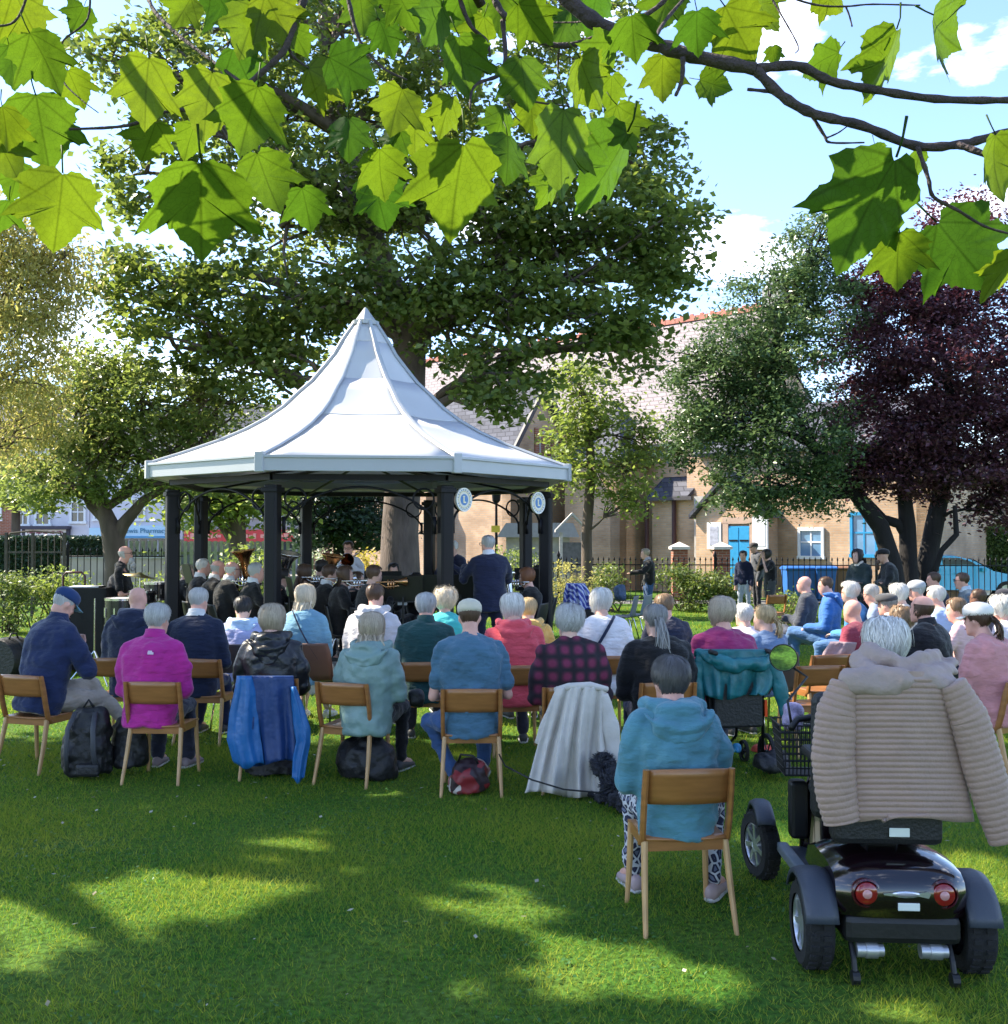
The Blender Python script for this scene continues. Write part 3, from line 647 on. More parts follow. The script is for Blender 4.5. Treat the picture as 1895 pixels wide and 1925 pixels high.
DV = Vector((-.75, .66, 0)).normalized(); NF = Vector((-.66, -.75, 0)).normalized(); DR = -DV; DG = Vector((.66, .75, 0)).normalized()
church = thing('church', 'yellow brick church with slate gables and long pale tiled roof behind the railings', 'church', (5, 38, 0))
CO = Vector(church.location)
def hit(px, P, d):
    """distance t along d (horizontal) from P where pixel column px is met"""
    k = (px - CX) / F; return (k * P.y - P.x) / (d.x - k * d.y)
def frame(name, P, d, mesh_fn, m, parent=church, **kw):
    """mesh in local axes: x along d, y into the wall (to the left of d rotated), z up; origin P"""
    b = MB(); mesh_fn(b); o = b.build(name, m, parent, **kw)
    o.location = P - (Vector(parent.location) if parent is church else Vector((0, 0, 0))); o.rotation_euler = (0, 0, math.atan2(d.y, d.x)); return o
def opening(P, d, x0, x1, z0, z1, frame_m, pane_m, arch=False, proud=.06, bars=1, name='window'):
    """window: surround proud of the wall, pane, glazing bars (a part with sub-parts)"""
    o = frame(name, P, d, lambda b: (b.box(((x0 + x1) / 2, -.02, z0 - .05), (x1 - x0 + .2, .14, .1)), b.box((x0 - .04, -.02, (z0 + z1) / 2), (.08, .1, z1 - z0)), b.box((x1 + .04, -.02, (z0 + z1) / 2), (.08, .1, z1 - z0)), b.box(((x0 + x1) / 2, -.02, z1 + .05), (x1 - x0 + .16, .1, .1))), frame_m)
    b = MB(); b.box(((x0 + x1) / 2, -.008, (z0 + z1) / 2), (x1 - x0, .02, z1 - z0)); b.build('pane', pane_m, o)
    b = MB()
    for i in range(bars): b.box((x0 + (x1 - x0) * (i + 1) / (bars + 1), -.026, (z0 + z1) / 2), (.045, .02, z1 - z0))
    b.box(((x0 + x1) / 2, -.028, z0 + (z1 - z0) * .55), (x1 - x0, .02, .045)); b.build('glazing_bar', frame_m, o)
    return o
def slab_roof(name, pts, m, th=.12):
    b = MB(); pts = [Vector(p) for p in pts]; n = len(pts); nrm = (pts[1] - pts[0]).cross(pts[2] - pts[0]).normalized()
    if nrm.z < 0: nrm = -nrm
    vs = pts + [p - nrm * th for p in pts]
    b.add([v - CO for v in vs], [tuple(range(n)), tuple(range(2 * n - 1, n - 1, -1))] + [(i, n + i, n + (i + 1) % n, (i + 1) % n) for i in range(n)])
    return b.build(name, m, church)
Z = Vector((0, 0, 1))
# (a) left wing: front wall, right-hand gable end, slate roof
K1 = Vector((A(960, 1000, 36).x, 36, 0)); tL = hit(780, K1, DV); Ze, Zr = 5.05, 7.35; GW = 3.3
P = K1 + DV * tL
frame('wall', P, DR, lambda b: b.box((tL / 2, .2, Ze / 2), (tL, .4, Ze)), M_brick)
frame('gable_wall', K1, DG, lambda b: b.prism([(0, 0), (GW, 0), (GW, Ze), (GW / 2, Zr), (0, Ze)], .4, axis=1), M_brick)
rb = K1 + DG * GW / 2 + DR * .25; 
slab_roof('roof', [K1 + NF * .25 + DR * .25 + Z * (Ze - .3), rb + Z * (Zr + .1), rb + DV * (tL + 3) + Z * (Zr + .1), K1 + NF * .25 + DV * (tL + 3) + Z * (Ze - .3)], M_slate)
slab_roof('roof', [K1 + DG * (GW + .25) + DR * .25 + Z * (Ze - .3), rb + Z * (Zr + .1), rb + DV * (tL + 3) + Z * (Zr + .1), K1 + DG * (GW + .25) + DV * (tL + 3) + Z * (Ze - .3)], M_slate)
frame('verge', K1, DG, lambda b: (b.bar((-.25, -.28, Ze - .33), (GW / 2, -.28, Zr + .02), .1, .16), b.bar((GW + .25, -.28, Ze - .33), (GW / 2, -.28, Zr + .02), .1, .16)), mat('verge_dark', (.05, .045, .05), .6, .1))
frame('brick_surround', K1, DG, lambda b: b.box((GW * .62, -.02, 5.2), (1.5, .06, 1.2)), M_redbrick)
opening(K1, DG, GW * .62 - .45, GW * .62 + .45, 4.8, 5.6, M_stone, M_glass, bars=2)
frame('downpipe', P, DR, lambda b: b.tube([(tL - 2.9, -.08, 0), (tL - 2.9, -.08, Ze)], .07, 8), M_pipe)
frame('buttress', P, DR, lambda b: (b.box((tL - 3.9, -.3, 1.7), (.55, .6, 3.4)), b.prism([(-.6, 3.4), (0, 3.4), (0, 4.3)], .55, axis=0, off=tL - 4.17)), M_brick)
frame('brick_panel', P, DR, lambda b: (b.box((tL - 4.9, -.02, 2.6), (.9, .05, 1.8))), M_redbrick)
# (b) block with the sunlit wall, corner at 1165
K2 = Vector((A(1165, 1000, 35).x, 35, 0)); tb = hit(1062, K2, DV); Zb = 4.5
frame('wall', K2 + DV * tb, DR, lambda b: b.box((tb / 2, .2, Zb / 2), (tb, .4, Zb)), M_brick)
frame('wall', K2, DG, lambda b: b.box((1.6, .2, Zb / 2), (3.2, .4, Zb)), M_brick)
apex = K2 + DV * tb * .5 + DG * 1.6 + Z * 6.6
c0, c1, c2 = K2 + NF * .25 + DR * .25 + Z * Zb, K2 + DG * 3.4 + DR * .25 + Z * Zb, K2 + DV * (tb + .2) + NF * .25 + Z * Zb
slab_roof('roof', [c0, c1, apex], M_slate); slab_roof('roof', [c0, apex, c2], M_slate)
frame('gutter', K2, DG, lambda b: b.box((1.6, -.3, Zb - .06), (3.6, .14, .12)), MATS['verge_dark'])
# (c) lower block with slate slope and pipes
K3 = Vector((A(1310, 1000, 34.2).x, 34.2, 0)); tc_ = hit(1226, K3, DV); Zc = 3.25
frame('wall', K3 + DV * tc_, DR, lambda b: b.box((tc_ / 2, .2, Zc / 2), (tc_, .4, Zc)), M_brick)
slab_roof('roof', [K3 + DV * .2 + NF * .3 + Z * (Zc - .05), K3 + DV * (tc_ + .1) + NF * .3 + Z * (Zc - .05), K3 + DV * (tc_ - .6) - NF * 2.0 + Z * 5.2, K3 - NF * 2.0 - DV * .4 + Z * 5.2], M_slate)
frame('gutter', K3 + DV * tc_, DR, lambda b: b.box((tc_ / 2, -.3, Zc - .1), (tc_, .12, .12)), MATS['verge_dark'])
for px in (1219, 1270):
    q = K3 + DV * hit(px, K3, DV)
    frame('downpipe', q, DR, lambda b: b.tube([(0, -.1, 0), (0, -.1, Zc)], .075, 8), M_pipe)
# (d) long right-hand wall with windows, and nave roof above
td = hit(1750, K3, DR); Zd = 4.6
frame('wall', K3, DR, lambda b: b.box((td / 2, .2, Zd / 2), (td, .4, Zd)), M_brick)
KE = K3 + DR * td
frame('wall', KE, DG, lambda b: b.box((4, .2, Zd / 2), (8, .4, Zd)), M_brick)
slab_roof('roof', [K3 + NF * .3 + Z * Zd, KE + NF * .3 + DR * .2 + Z * Zd, KE - NF * 3 + DR * .2 + Z * 6.4, K3 - NF * 3 + Z * 6.4], M_slate)
for px in (1525, 1625):
    x = hit(px, K3, DR); opening(K3, DR, x - .34, x + .34, 1.28 if px < 1600 else 1.35, 2.05 if px < 1600 else 2.5, M_blue if px > 1600 else M_wframe, mat('window_blue', (.12, .25, .42), .15, .2, 2, spec=.7), bars=1)
# porch with the blue double door
xp0, xp1 = hit(1338, K3, DR), hit(1462, K3, DR); xm = (xp0 + xp1) / 2; zq = 1.85 + (1010 - 968) / F * 32
pq = K3 + NF * 1.0
frame('porch_wall', pq, DR, lambda b: b.prism([(xp0, 0), (xp1, 0), (xp1, zq), (xm, zq + 1.15), (xp0, zq)], 1.0, axis=1), M_brick)
for s in (-1, 1):
    xe = xp0 - .15 if s < 0 else xp1 + .15
    frame('porch_roof', pq, DR, lambda b: b.prism([(xe, zq - .1), (xm, zq + 1.2), (xm, zq + 1.34), (xe, zq + .04)], 1.5, axis=1, off=-.2), M_slate)
xd0, xd1 = hit(1371, K3 + NF, DR), hit(1411, K3 + NF, DR)
do = frame('door', pq, DR, lambda b: b.box(((xd0 + xd1) / 2, -.02, 1.1), (xd1 - xd0, .06, 2.2)), M_blue)
for i in (0, 1):
    b = MB(); b.box((xd0 + (xd1 - xd0) * (.25 + .5 * i), -.06, 1.1), ((xd1 - xd0) * .46, .03, 2.1)); b.build('door_leaf', M_blue, do)
    b = MB(); b.box((xd0 + (xd1 - xd0) * (.25 + .5 * i), -.08, 1.75), ((xd1 - xd0) * .4, .02, .05)); b.build('hinge', M_dark, do)
frame('door_surround', pq, DR, lambda b: (b.box((xd0 - .1, -.03, 1.15), (.2, .1, 2.3)), b.box((xd1 + .1, -.03, 1.15), (.2, .1, 2.3)), b.box(((xd0 + xd1) / 2, -.03, 2.38), (xd1 - xd0 + .4, .1, .22))), mat('door_stone', (.42, .30, .24), .9, .1, 5))
x0 = hit(1345, K3 + NF, DR)
nb = frame('notice_board', pq, DR, lambda b: (b.box((x0, -.06, 1.9), (.5, .08, .85))), M_wframe); b = MB(); b.box((x0, -.105, 1.9), (.3, .01, .6)); b.build('paper', mat('notice_paper', (.35, .36, .45), .6, .3, 9), nb)
x0 = hit(1431, K3 + NF, DR)
nb = frame('notice_board', pq, DR, lambda b: (b.box((x0, -.06, 2.0), (.5, .08, 1.05))), M_wframe); b = MB(); b.box((x0, -.105, 2.0), (.36, .01, .85)); b.build('paper', mat('notice_white', (.75, .76, .78), .6, .1, 9), nb)
x0, x1 = hit(1309, K3 + NF * .1, DR), hit(1341, K3 + NF * .1, DR)
sp_ = frame('stone_panel', K3, DR, lambda b: b.box(((x0 + x1) / 2, -.12, 1.6), (x1 - x0, .24, 3.2)), M_stone)
b = MB(); b.box(((x0 + x1) / 2, -.25, 1.5), ((x1 - x0) * .7, .02, .5)); b.build('plaque', mat('plaque', (.2, .19, .19), .7, .3, 20), sp_)
# nave roof
Rr = A(1335, 597, 40); Rr2 = Rr + DR * 2.6; far = Rr + DV * 17
slab_roof('nave_roof', [Rr2 + NF * 5.6 - Z * 5.4, Rr2, far, far + NF * 5.6 - Z * 5.4], M_tile)
slab_roof('nave_roof', [Rr2 - NF * 5.6 - Z * 5.4, Rr2, far, far - NF * 5.6 - Z * 5.4], M_tile)
for i in range(43):
    b = MB(); q = Rr2 + DV * (i * .46 + .2) + Z * .06 - CO; b.bar(q - DV * .22, q + DV * .22, .26, .2); b.bar(q - DV * .07 + Z * .14, q + DV * .07 + Z * .14, .1, .1); b.build('ridge_tile', mat('ridge_terracotta', (.46, .17, .12), .8, .15), church)
g0 = Rr2 + NF * 5.4; g0.z = 0
frame('gable_wall', g0, DG, lambda b: b.prism([(0, 0), (10.8, 0), (10.8, Rr.z - 5.5), (5.4, Rr.z - .1), (0, Rr.z - 5.5)], .4, axis=1), M_brick)
b = MB(); q = Rr2 + DR * .15 - CO; b.box(q + Z * .3, (.7, .7, .8), math.atan2(DR.y, DR.x)); b.lathe([(.42, .7), (.3, .95), (.12, 1.1), (.16, 1.35), (0, 1.5)], 8, Matrix.Translation(q)); b.build('finial', M_stone, church)
g1 = Rr + DV * 17 + NF * 5.0; g1.z = 0
frame('nave_wall', g1, DR, lambda b: b.box((9.8, .3, 2.7), (19.6, .4, 5.4)), M_brick)

# brick piers of the church gate and the low wall
for px, lab in ((1277, 'red brick gate pier with pale cap behind the flowering hedge'), (1356, 'red brick gate pier with pale cap left of the blue church door')):
    p = A(px, 1000, 29.9); t = thing('gate_pier', lab, 'pier', (p.x, p.y, 0), group='brick piers of the church gate')
    MB().box((0, 0, .75), (.42, .42, 1.5)).build('shaft', M_redbrick, t)
    b = MB(); b.box((0, 0, 1.54), (.54, .54, .08)); b.lathe([(.36, 1.58), (.0, 1.72)], 4, Matrix.Rotation(R(45), 4, 'Z')); b.build('cap', mat('cap_stone', (.62, .56, .52), .8, .1), t)
# timber notice shelter, low outbuilding and lamp post seen right of the conductor
p = A(1075, 1000, 30.5); t = thing('notice_shelter', 'pale wooden notice board with a small pitched roof beside the slim tree', 'notice board', (p.x, p.y, 0))
for s in (-1, 1): MB().box((s * .32, 0, 1.0), (.09, .09, 2.0)).build('post', mat('pale_wood', (.5, .47, .45), .7, .15), t)
MB().box((0, .02, 1.25), (.6, .05, .9)).build('board', mat('board_dark', (.12, .12, .13), .6, .3), t)
for s in (-1, 1): MB().prism([(0, 2.5), (s * .5, 2.0), (s * .5, 2.06), (0, 2.58)], .5, axis=1, off=-.25).build('roof', MATS['pale_wood'], t)
p = A(1010, 1000, 33); t = thing('low_outbuilding', 'low grey-roofed outbuilding against the church right of the conductor', 'shed', (p.x, p.y, 0))
MB().box((0, 0, .95), (2.0, 1.2, 1.9)).build('wall', M_stone, t)
MB().prism([(-1.3, 1.85), (1.3, 1.85), (1.1, 2.3), (-1.0, 2.3)], 1.5, axis=1, off=-.8).build('roof', mat('lead_roof', (.33, .33, .36), .5, .1), t)
p = A(933, 1000, 31); t = thing('lamp_post', 'thin dark lamp post with yellow plate behind the conductor', 'lamp post', (p.x, p.y, 0))
b = MB(); b.tube([(0, 0, 0), (0, 0, 1.0), (0, 0, 2.9)], [.06, .05, .035], 8); b.build('pole', M_dark, t)
MB().box((-.02, -.06, 2.1), (.26, .02, .2)).build('yellow_plate', mat('yellow_plate', (.75, .55, .06), .5, .05), t)
b = MB(); b.lathe([(.03, 2.85), (.12, 2.95), (.14, 3.2), (.05, 3.32), (0, 3.34)], 8); b.build('lantern', M_dark, t)

# ---------------------------------------------------------------- shops across the road
def text_mesh(s, size, name='lettering'):
    c = bpy.data.curves.new(name, 'FONT'); c.body = s; c.size = size; c.extrude = .01; c.align_x = 'CENTER'; c.align_y = 'CENTER'
    o = bpy.data.objects.new(name, c); COL.objects.link(o)
    me = bpy.data.meshes.new_from_object(o); COL.objects.unlink(o); bpy.data.objects.remove(o); return me
def house(name, label, px0, px1, D, ztop, wall_m, roof_m, wins, depth=7):
    x0, x1 = A(px0, 1000, D).x, A(px1, 1000, D).x; w = x1 - x0
    t = thing(name, label, 'building', (x0, D, 0), group='buildings across the road')
    MB().box((w / 2, depth / 2, ztop / 2), (w - .01, depth, ztop)).build('wall', wall_m, t)
    MB().prism([(-.3, ztop), (depth + .3, ztop), (depth / 2, ztop + 2.6)], w, axis=0).build('roof', roof_m, t)
    for (pa, pb, ya, yb) in wins:
        a, b_ = A(pa, ya, D), A(pb, yb, D); xa, xb, za, zb = a.x - x0, b_.x - x0, b_.z, a.z
        m = MB(); 
        for dx in (xa - .05, xb + .05): m.box((dx, -.03, (za + zb) / 2), (.1, .1, zb - za))
        m.box(((xa + xb) / 2, -.04, za - .06), (xb - xa + .3, .16, .12)); m.box(((xa + xb) / 2, -.03, zb + .05), (xb - xa + .2, .1, .1)); m.box(((xa + xb) / 2, -.03, (za + zb) / 2), (xb - xa, .05, .05)); m.box(((xa + xb) / 2, -.03, (za + zb) / 2), (.05, .06, zb - za))
        o = m.build('window', M_wframe, t); m = MB(); m.box(((xa + xb) / 2, -.008, (za + zb) / 2), (xb - xa, .012, zb - za)); m.build('pane', M_glass, o)
    return t, x0
M_wr = mat('white_render', (.62, .60, .66), .8, .06, 2); M_gr = mat('grey_render', (.36, .35, .37), .85, .1, 2)
DS = 50.0
house('shop_building', 'brown brick building end at the far left edge', -60, 26, DS, 7.5, M_redbrick, M_slate, [(-20, 0, 940, 975)])
t, x0 = house('shop_building', 'white rendered house with sash windows and dark shop front', 27, 168, DS, 6.6, M_wr, M_slate, [(70, 92, 945, 985), (136, 158, 945, 980), (36, 52, 945, 985)])
def zz(py, D=DS): return A(900, py, D).z
def xx(px, x0, D=DS): return A(px, 1000, D).x - x0
MB().box(((xx(42, x0) + xx(135, x0)) / 2, -.3, zz(992)), (xx(135, x0) - xx(42, x0), .5, .16)).build('shop_cornice', mat('shop_black', (.03, .025, .05), .5, .1), t)
MB().box(((xx(45, x0) + xx(133, x0)) / 2, -.12, zz(1000)), (xx(133, x0) - xx(45, x0), .2, .36)).build('fascia', MATS['shop_black'], t)
sg = MB().box(((xx(52, x0) + xx(128, x0)) / 2, -.24, zz(1001)), (xx(128, x0) - xx(52, x0), .03, .28)).build('sign_panel', mat('sign_white', (.7, .68, .7), .5, .05), t)
m = MB()
for i in range(16): m.box((xx(57 + i * 4.3, x0), -.262, zz(1001)), (.06 + .03 * (i % 3), .012, .08 + .03 * ((i * 7) % 3)))
m.build('lettering', mat('sign_maroon', (.22, .05, .09), .5, .05), sg)
MB().box(((xx(50, x0) + xx(128, x0)) / 2, -.03, 1.1), (xx(128, x0) - xx(50, x0), .06, 2.0)).build('shop_window', M_glass, t)
t, x0 = house('shop_building', 'pale shop with light blue pharmacy sign behind the forked tree', 169, 344, DS, 5.8, M_wr, M_slate, [(180, 200, 940, 975), (250, 270, 940, 975), (310, 328, 940, 975)])
sg = MB().box(((xx(234, x0) + xx(318, x0)) / 2, -.12, zz(1000)), (xx(318, x0) - xx(234, x0), .22, .62)).build('sign_panel', mat('sign_lightblue', (.45, .66, .80), .5, .04), t)
MB().box(((xx(234, x0) + xx(318, x0)) / 2, -.13, zz(1009.5)), (xx(318, x0) - xx(234, x0), .26, .1)).build('sign_band', mat('sign_midblue', (.08, .28, .5), .5, .04), sg)
me = text_mesh('Lewis Pharmacy', .34); o = put('lettering', me, mat('sign_teal_text', (.06, .22, .35), .5, .04), sg); o.location = ((xx(240, x0) + xx(310, x0)) / 2, -.25, zz(998)); o.rotation_euler = (R(90), 0, 0)
MB().box(((xx(170, x0) + xx(232, x0)) / 2, -.12, zz(1002)), (xx(230, x0) - xx(170, x0), .22, .5)).build('sign_panel', MATS['sign_lightblue'], t)
for a in range(172, 340, 18): MB().box((xx(a + 8, x0), -.03, 1.0), (.36, .06, 1.5)).build('shop_window', M_glass, t)
t, x0 = house('shop_building', 'grey building with a long red shop sign behind the bandstand', 345, 580, DS, 6.2, M_gr, M_slate, [(360, 380, 930, 970), (470, 490, 930, 970), (520, 540, 930, 970)])
sg = MB().box(((xx(349, x0) + xx(560, x0)) / 2, -.12, zz(1007)), (xx(560, x0) - xx(349, x0), .24, .58)).build('sign_panel', mat('sign_red', (.62, .05, .05), .5, .06), t)
m = MB()
for i in range(26):
    if i in (9, 10, 18): continue
    m.box((xx(357 + i * 7.3, x0), -.25, zz(1008)), (.09 + .05 * ((i * 5) % 3), .012, .12 + .05 * ((i * 3) % 4)))
m.build('lettering', mat('sign_pink_text', (.8, .35, .28), .5, .05), sg)
for a in range(350, 575, 30): MB().box((xx(a + 12, x0), -.03, 1.0), (.62, .06, 1.55)).build('shop_window', M_glass, t)
t, x0 = house('shop_building', 'red brick shop end behind the right-hand bandstand posts', 581, 700, DS, 6.0, M_redbrick, M_slate, [(600, 620, 930, 970)])

# roadside wall with pickets, beige wall
xa, xb = A(215, 1000, 33).x, A(606, 1000, 33).x
t = thing('picket_fence', 'long green picket fence with pickets coloured paler as if sunlit across the road behind the bandstand', 'fence', (xa, 32.4, 0)); n = int((xb - xa) / .19)
for r_ in (.5, 1.35): MB().box(((xb - xa) / 2, .04, r_), (xb - xa, .04, .09)).build('rail', mat('fence_green', (.09, .12, .05), .8, .2), t)
pm = MB(); pm.box((0, 0, .85), (.1, .03, 1.66)); pm.box((0, -.001, 1.70), (.11, .036, .06)); pme = pm.mesh('picket'); pme.materials.append(mat('fence_green_lit', (.22, .25, .13), .8, .3))  # pickets paler than the rails: the sun on them is put into the colour
for i in range(n): o = put('picket', pme, None, t); o.location = (i * .19, 0, 0)
xa, xb = A(120, 1000, 30).x, A(335, 1000, 30).x
t = thing('garden_wall', 'low beige rendered wall behind the left-hand railings', 'wall', (xa, 30, 0)); b = MB(); b.box(((xb - xa) / 2, 0, .62), (xb - xa, .25, 1.24)); b.build('body', mat('beige_render', (.40, .33, .30), .9, .12, 2, .2), t); MB().box(((xb - xa) / 2, 0, 1.27), (xb - xa, .32, .07)).build('coping', M_stone, t)

# ---------------------------------------------------------------- railings
def railing(name, label, P, Q, h, sp, posts=3.2):
    P, Q = Vector(P), Vector(Q); L = (Q - P).length; e = (Q - P).normalized(); t = thing(name, label, 'fence', P, math.atan2(e.y, e.x))
    bm = MB(); bm.tube([(0, 0, .05), (0, 0, h)], .011, 6); bm.lathe([(.012, h - .01), (.026, h + .03), (0, h + .11)], 6); bme = bm.mesh('bar'); bme.materials.append(M_dark)
    for i in range(int(L / sp)): o = put('bar', bme, None, t); o.location = (sp * (i + .5), 0, 0)
    for z in (.18, h - .12): MB().box((L / 2, 0, z), (L, .04, .03)).build('rail', M_dark, t)
    pm = MB(); pm.box((0, 0, h / 2 + .05), (.06, .06, h + .1)); pm.lathe([(.05, h + .1), (.05, h + .16), (0, h + .28)], 6); pme = pm.mesh('fence_post'); pme.materials.append(M_dark)
    k = int(L / posts)
    for i in range(k + 1): o = put('fence_post', pme, None, t); o.location = (i * L / max(1, k), .0, 0)
    return t
railing('iron_railings', 'black iron railings in front of the church and the turquoise car', (A(1050, 1000, 28.3).x, 28.3, 0), (A(1960, 1000, 27.0).x, 27.0, 0), 1.22, .145)
railing('iron_railings', 'dark iron railings behind the bearded drummer at the left', (A(128, 1000, 25).x, 25, 0), (A(345, 1000, 25.5).x, 25.5, 0), 1.5, .15)
railing('iron_railings', 'dark iron railings seen under the bandstand right of the posts', (A(840, 1000, 30).x, 30, 0), (A(1050, 1000, 28.3).x, 28.3, 0), 1.1, .16)
# tall gate frame at far left
p = A(12, 1000, 24); q = A(128, 1000, 24.2); t = thing('iron_gate', 'tall rusty iron gate frame at the far left behind the shrubs', 'gate', (p.x, p.y, 0)); w = q.x - p.x
M_rust = mat('rusty_iron', (.07, .055, .045), .8, .3, 8)
for x in (0, .62, w): MB().box((x, 0, .98), (.06, .06, 1.96)).build('gate_post', M_rust, t)
MB().tube([(0, 0, 1.8), (.1, 0, 1.95), (w * .45, 0, 2.0), (w - .1, 0, 1.95), (w, 0, 1.8)], .025, 6).build('top_rail', M_rust, t)
for z in (.3, .9, 1.5): MB().box((w / 2, 0, z), (w, .03, .04)).build('rail', M_rust, t)
for i in range(9): MB().tube([(w * (i + .5) / 9, 0, .2), (w * (i + .5) / 9, 0, 1.85)], .012, 6).build('bar', M_rust, t)

# ---------------------------------------------------------------- car and wheelie bins
def car():
    p = A(1790, 1000, 30.2); t = thing('parked_car', 'bright turquoise hatchback car parked behind the railings', 'car', (p.x, 30.2, 0), R(-4))
    M_paint = mat('turquoise_paint', (.01, .36, .55), .25, .03, 2, coat=.6); M_rub = mat('tyre_rubber', (.02, .02, .02), .85, .2)
    prof = [(-1.85, .35), (-1.9, .75), (-1.75, .95), (-1.55, 1.25), (-1.2, 1.33), (-.2, 1.34), (.3, 1.22), (.85, .9), (1.6, .74), (1.9, .6), (1.92, .34)]
    rows = []
    for y in (-.85, -.8, -.62, .62, .8, .85):
        k = {.85: .0, .8: .5, .62: 1.0}[abs(y)]
        rows.append([(x, y * (1 - .12 * max(0, z - .8) / .5), .3 + (z - .3) * (1 - (1 - k) * .035)) for x, z in prof])
    m = MB(); m.grid(rows)
    n = len(prof)
    m.add(rows[0], [tuple(range(n))]); m.add(rows[-1], [tuple(range(n - 1, -1, -1))]); m.build('body', M_paint, t, smooth='auto')
    for s in (-1, 1):
        y = .84 * .93
        m = MB(); m.prism([(-1.5, .93), (-1.38, 1.2), (-.62, 1.26), (-.62, .9)], .02, axis=1, off=s * y - .01); m.build('rear_side_window', M_glass, t)
        m = MB(); m.prism([(-.55, .9), (-.55, 1.26), (-.1, 1.26), (.25, 1.15), (.62, .9)], .02, axis=1, off=s * y - .01); m.build('front_side_window', M_glass, t)
        for x in (-1.2, 1.2):
            w = thing('wheel', None, None, (x, s * .78, .3)); w.parent = t
            MX = Matrix.Rotation(math.pi / 2, 4, 'X')
            MB().lathe([(.2, -.09), (.3, -.09), (.31, 0), (.3, .09), (.2, .09)], 20, MX, False).build('tyre', M_rub, w); MB().lathe([(0, -.07), (.2, -.08), (.2, .08), (0, .07)], 12, MX).build('rim', mat('alloy', (.5, .5, .52), .3, .05, metal=.9), w)
        MB().ell((1.82, s * .6, .62), (.1, .16, .07)).build('headlight', mat('lamp_glass', (.7, .7, .72), .1, .02), t)
        MB().box((.55, s * .9, .93), (.12, .12, .1)).build('mirror', M_paint, t); MB().box((-.2, s * .82, .82), (.14, .05, .03)).build('door_handle', M_paint, t)
    m = MB(); m.add([(.33, -.6, 1.22), (.33, .6, 1.22), (.86, .68, .915), (.86, -.68, .915)], [(0, 1, 2, 3)]); o = m.build('windscreen', M_glass, t); o.location = (.012, 0, .015)
car()
def bin_(px, D, m_, lab):
    p = A(px, 1000, D); t = thing('wheelie_bin', lab, 'bin', (p.x, D, 0), R(random.uniform(-6, 6)), 'wheelie bins behind the railings')
    MB().rings([((0, 0, .06), (.24, 0, 0), (0, .28, 0)), ((0, 0, .9), (.30, 0, 0), (0, .36, 0))], 4).v
    m = MB(); rr = []
    for z, a, b in ((.06, .21, .25), (.5, .245, .30), (.92, .28, .345), (.95, .30, .37)): rr.append((z, a, b))
    vs = []; 
    for z, a, b in rr: vs += [(-a, -b, z), (a, -b, z), (a, b, z), (-a, b, z)]
    m.add(vs, [(i * 4 + k, i * 4 + (k + 1) % 4, (i + 1) * 4 + (k + 1) % 4, (i + 1) * 4 + k) for i in range(3) for k in range(4)] + [(3, 2, 1, 0), (12, 13, 14, 15)]); m.build('bin_body', m_, t, bevel=.02)
    m = MB(); m.prism([(-.38, .955), (.40, .955), (.40, 1.0), (.1, 1.06), (-.3, 1.04), (-.38, 1.0)], .62, axis=0, off=-.31); m.build('lid', m_, t, bevel=.015)
    MB().tube([(-.26, .41, .95), (.26, .41, .95)], .018, 8).build('handle', m_, t)
    for s in (-1, 1): MB().lathe([(0, -.03), (.1, -.03), (.1, .03), (0, .03)], 14, Matrix.Translation((s * .24, .28, .1)) @ Matrix.Rotation(R(90), 4, 'Y')).build('wheel', mat('tyre_rubber', (.02, .02, .02), .85, .2), t)
Mb = mat('bin_blue', (.02, .12, .42), .45, .08); 
bin_(1492, 28.7, Mb, 'blue wheelie bin nearest the standing photographer'); bin_(1520, 28.9, Mb, 'middle one of the three blue wheelie bins'); bin_(1546, 28.8, Mb, 'blue wheelie bin next to the brown bin'); bin_(1578, 28.9, mat('bin_brown', (.2, .1, .06), .5, .1), 'brown wheelie bin behind the railings')

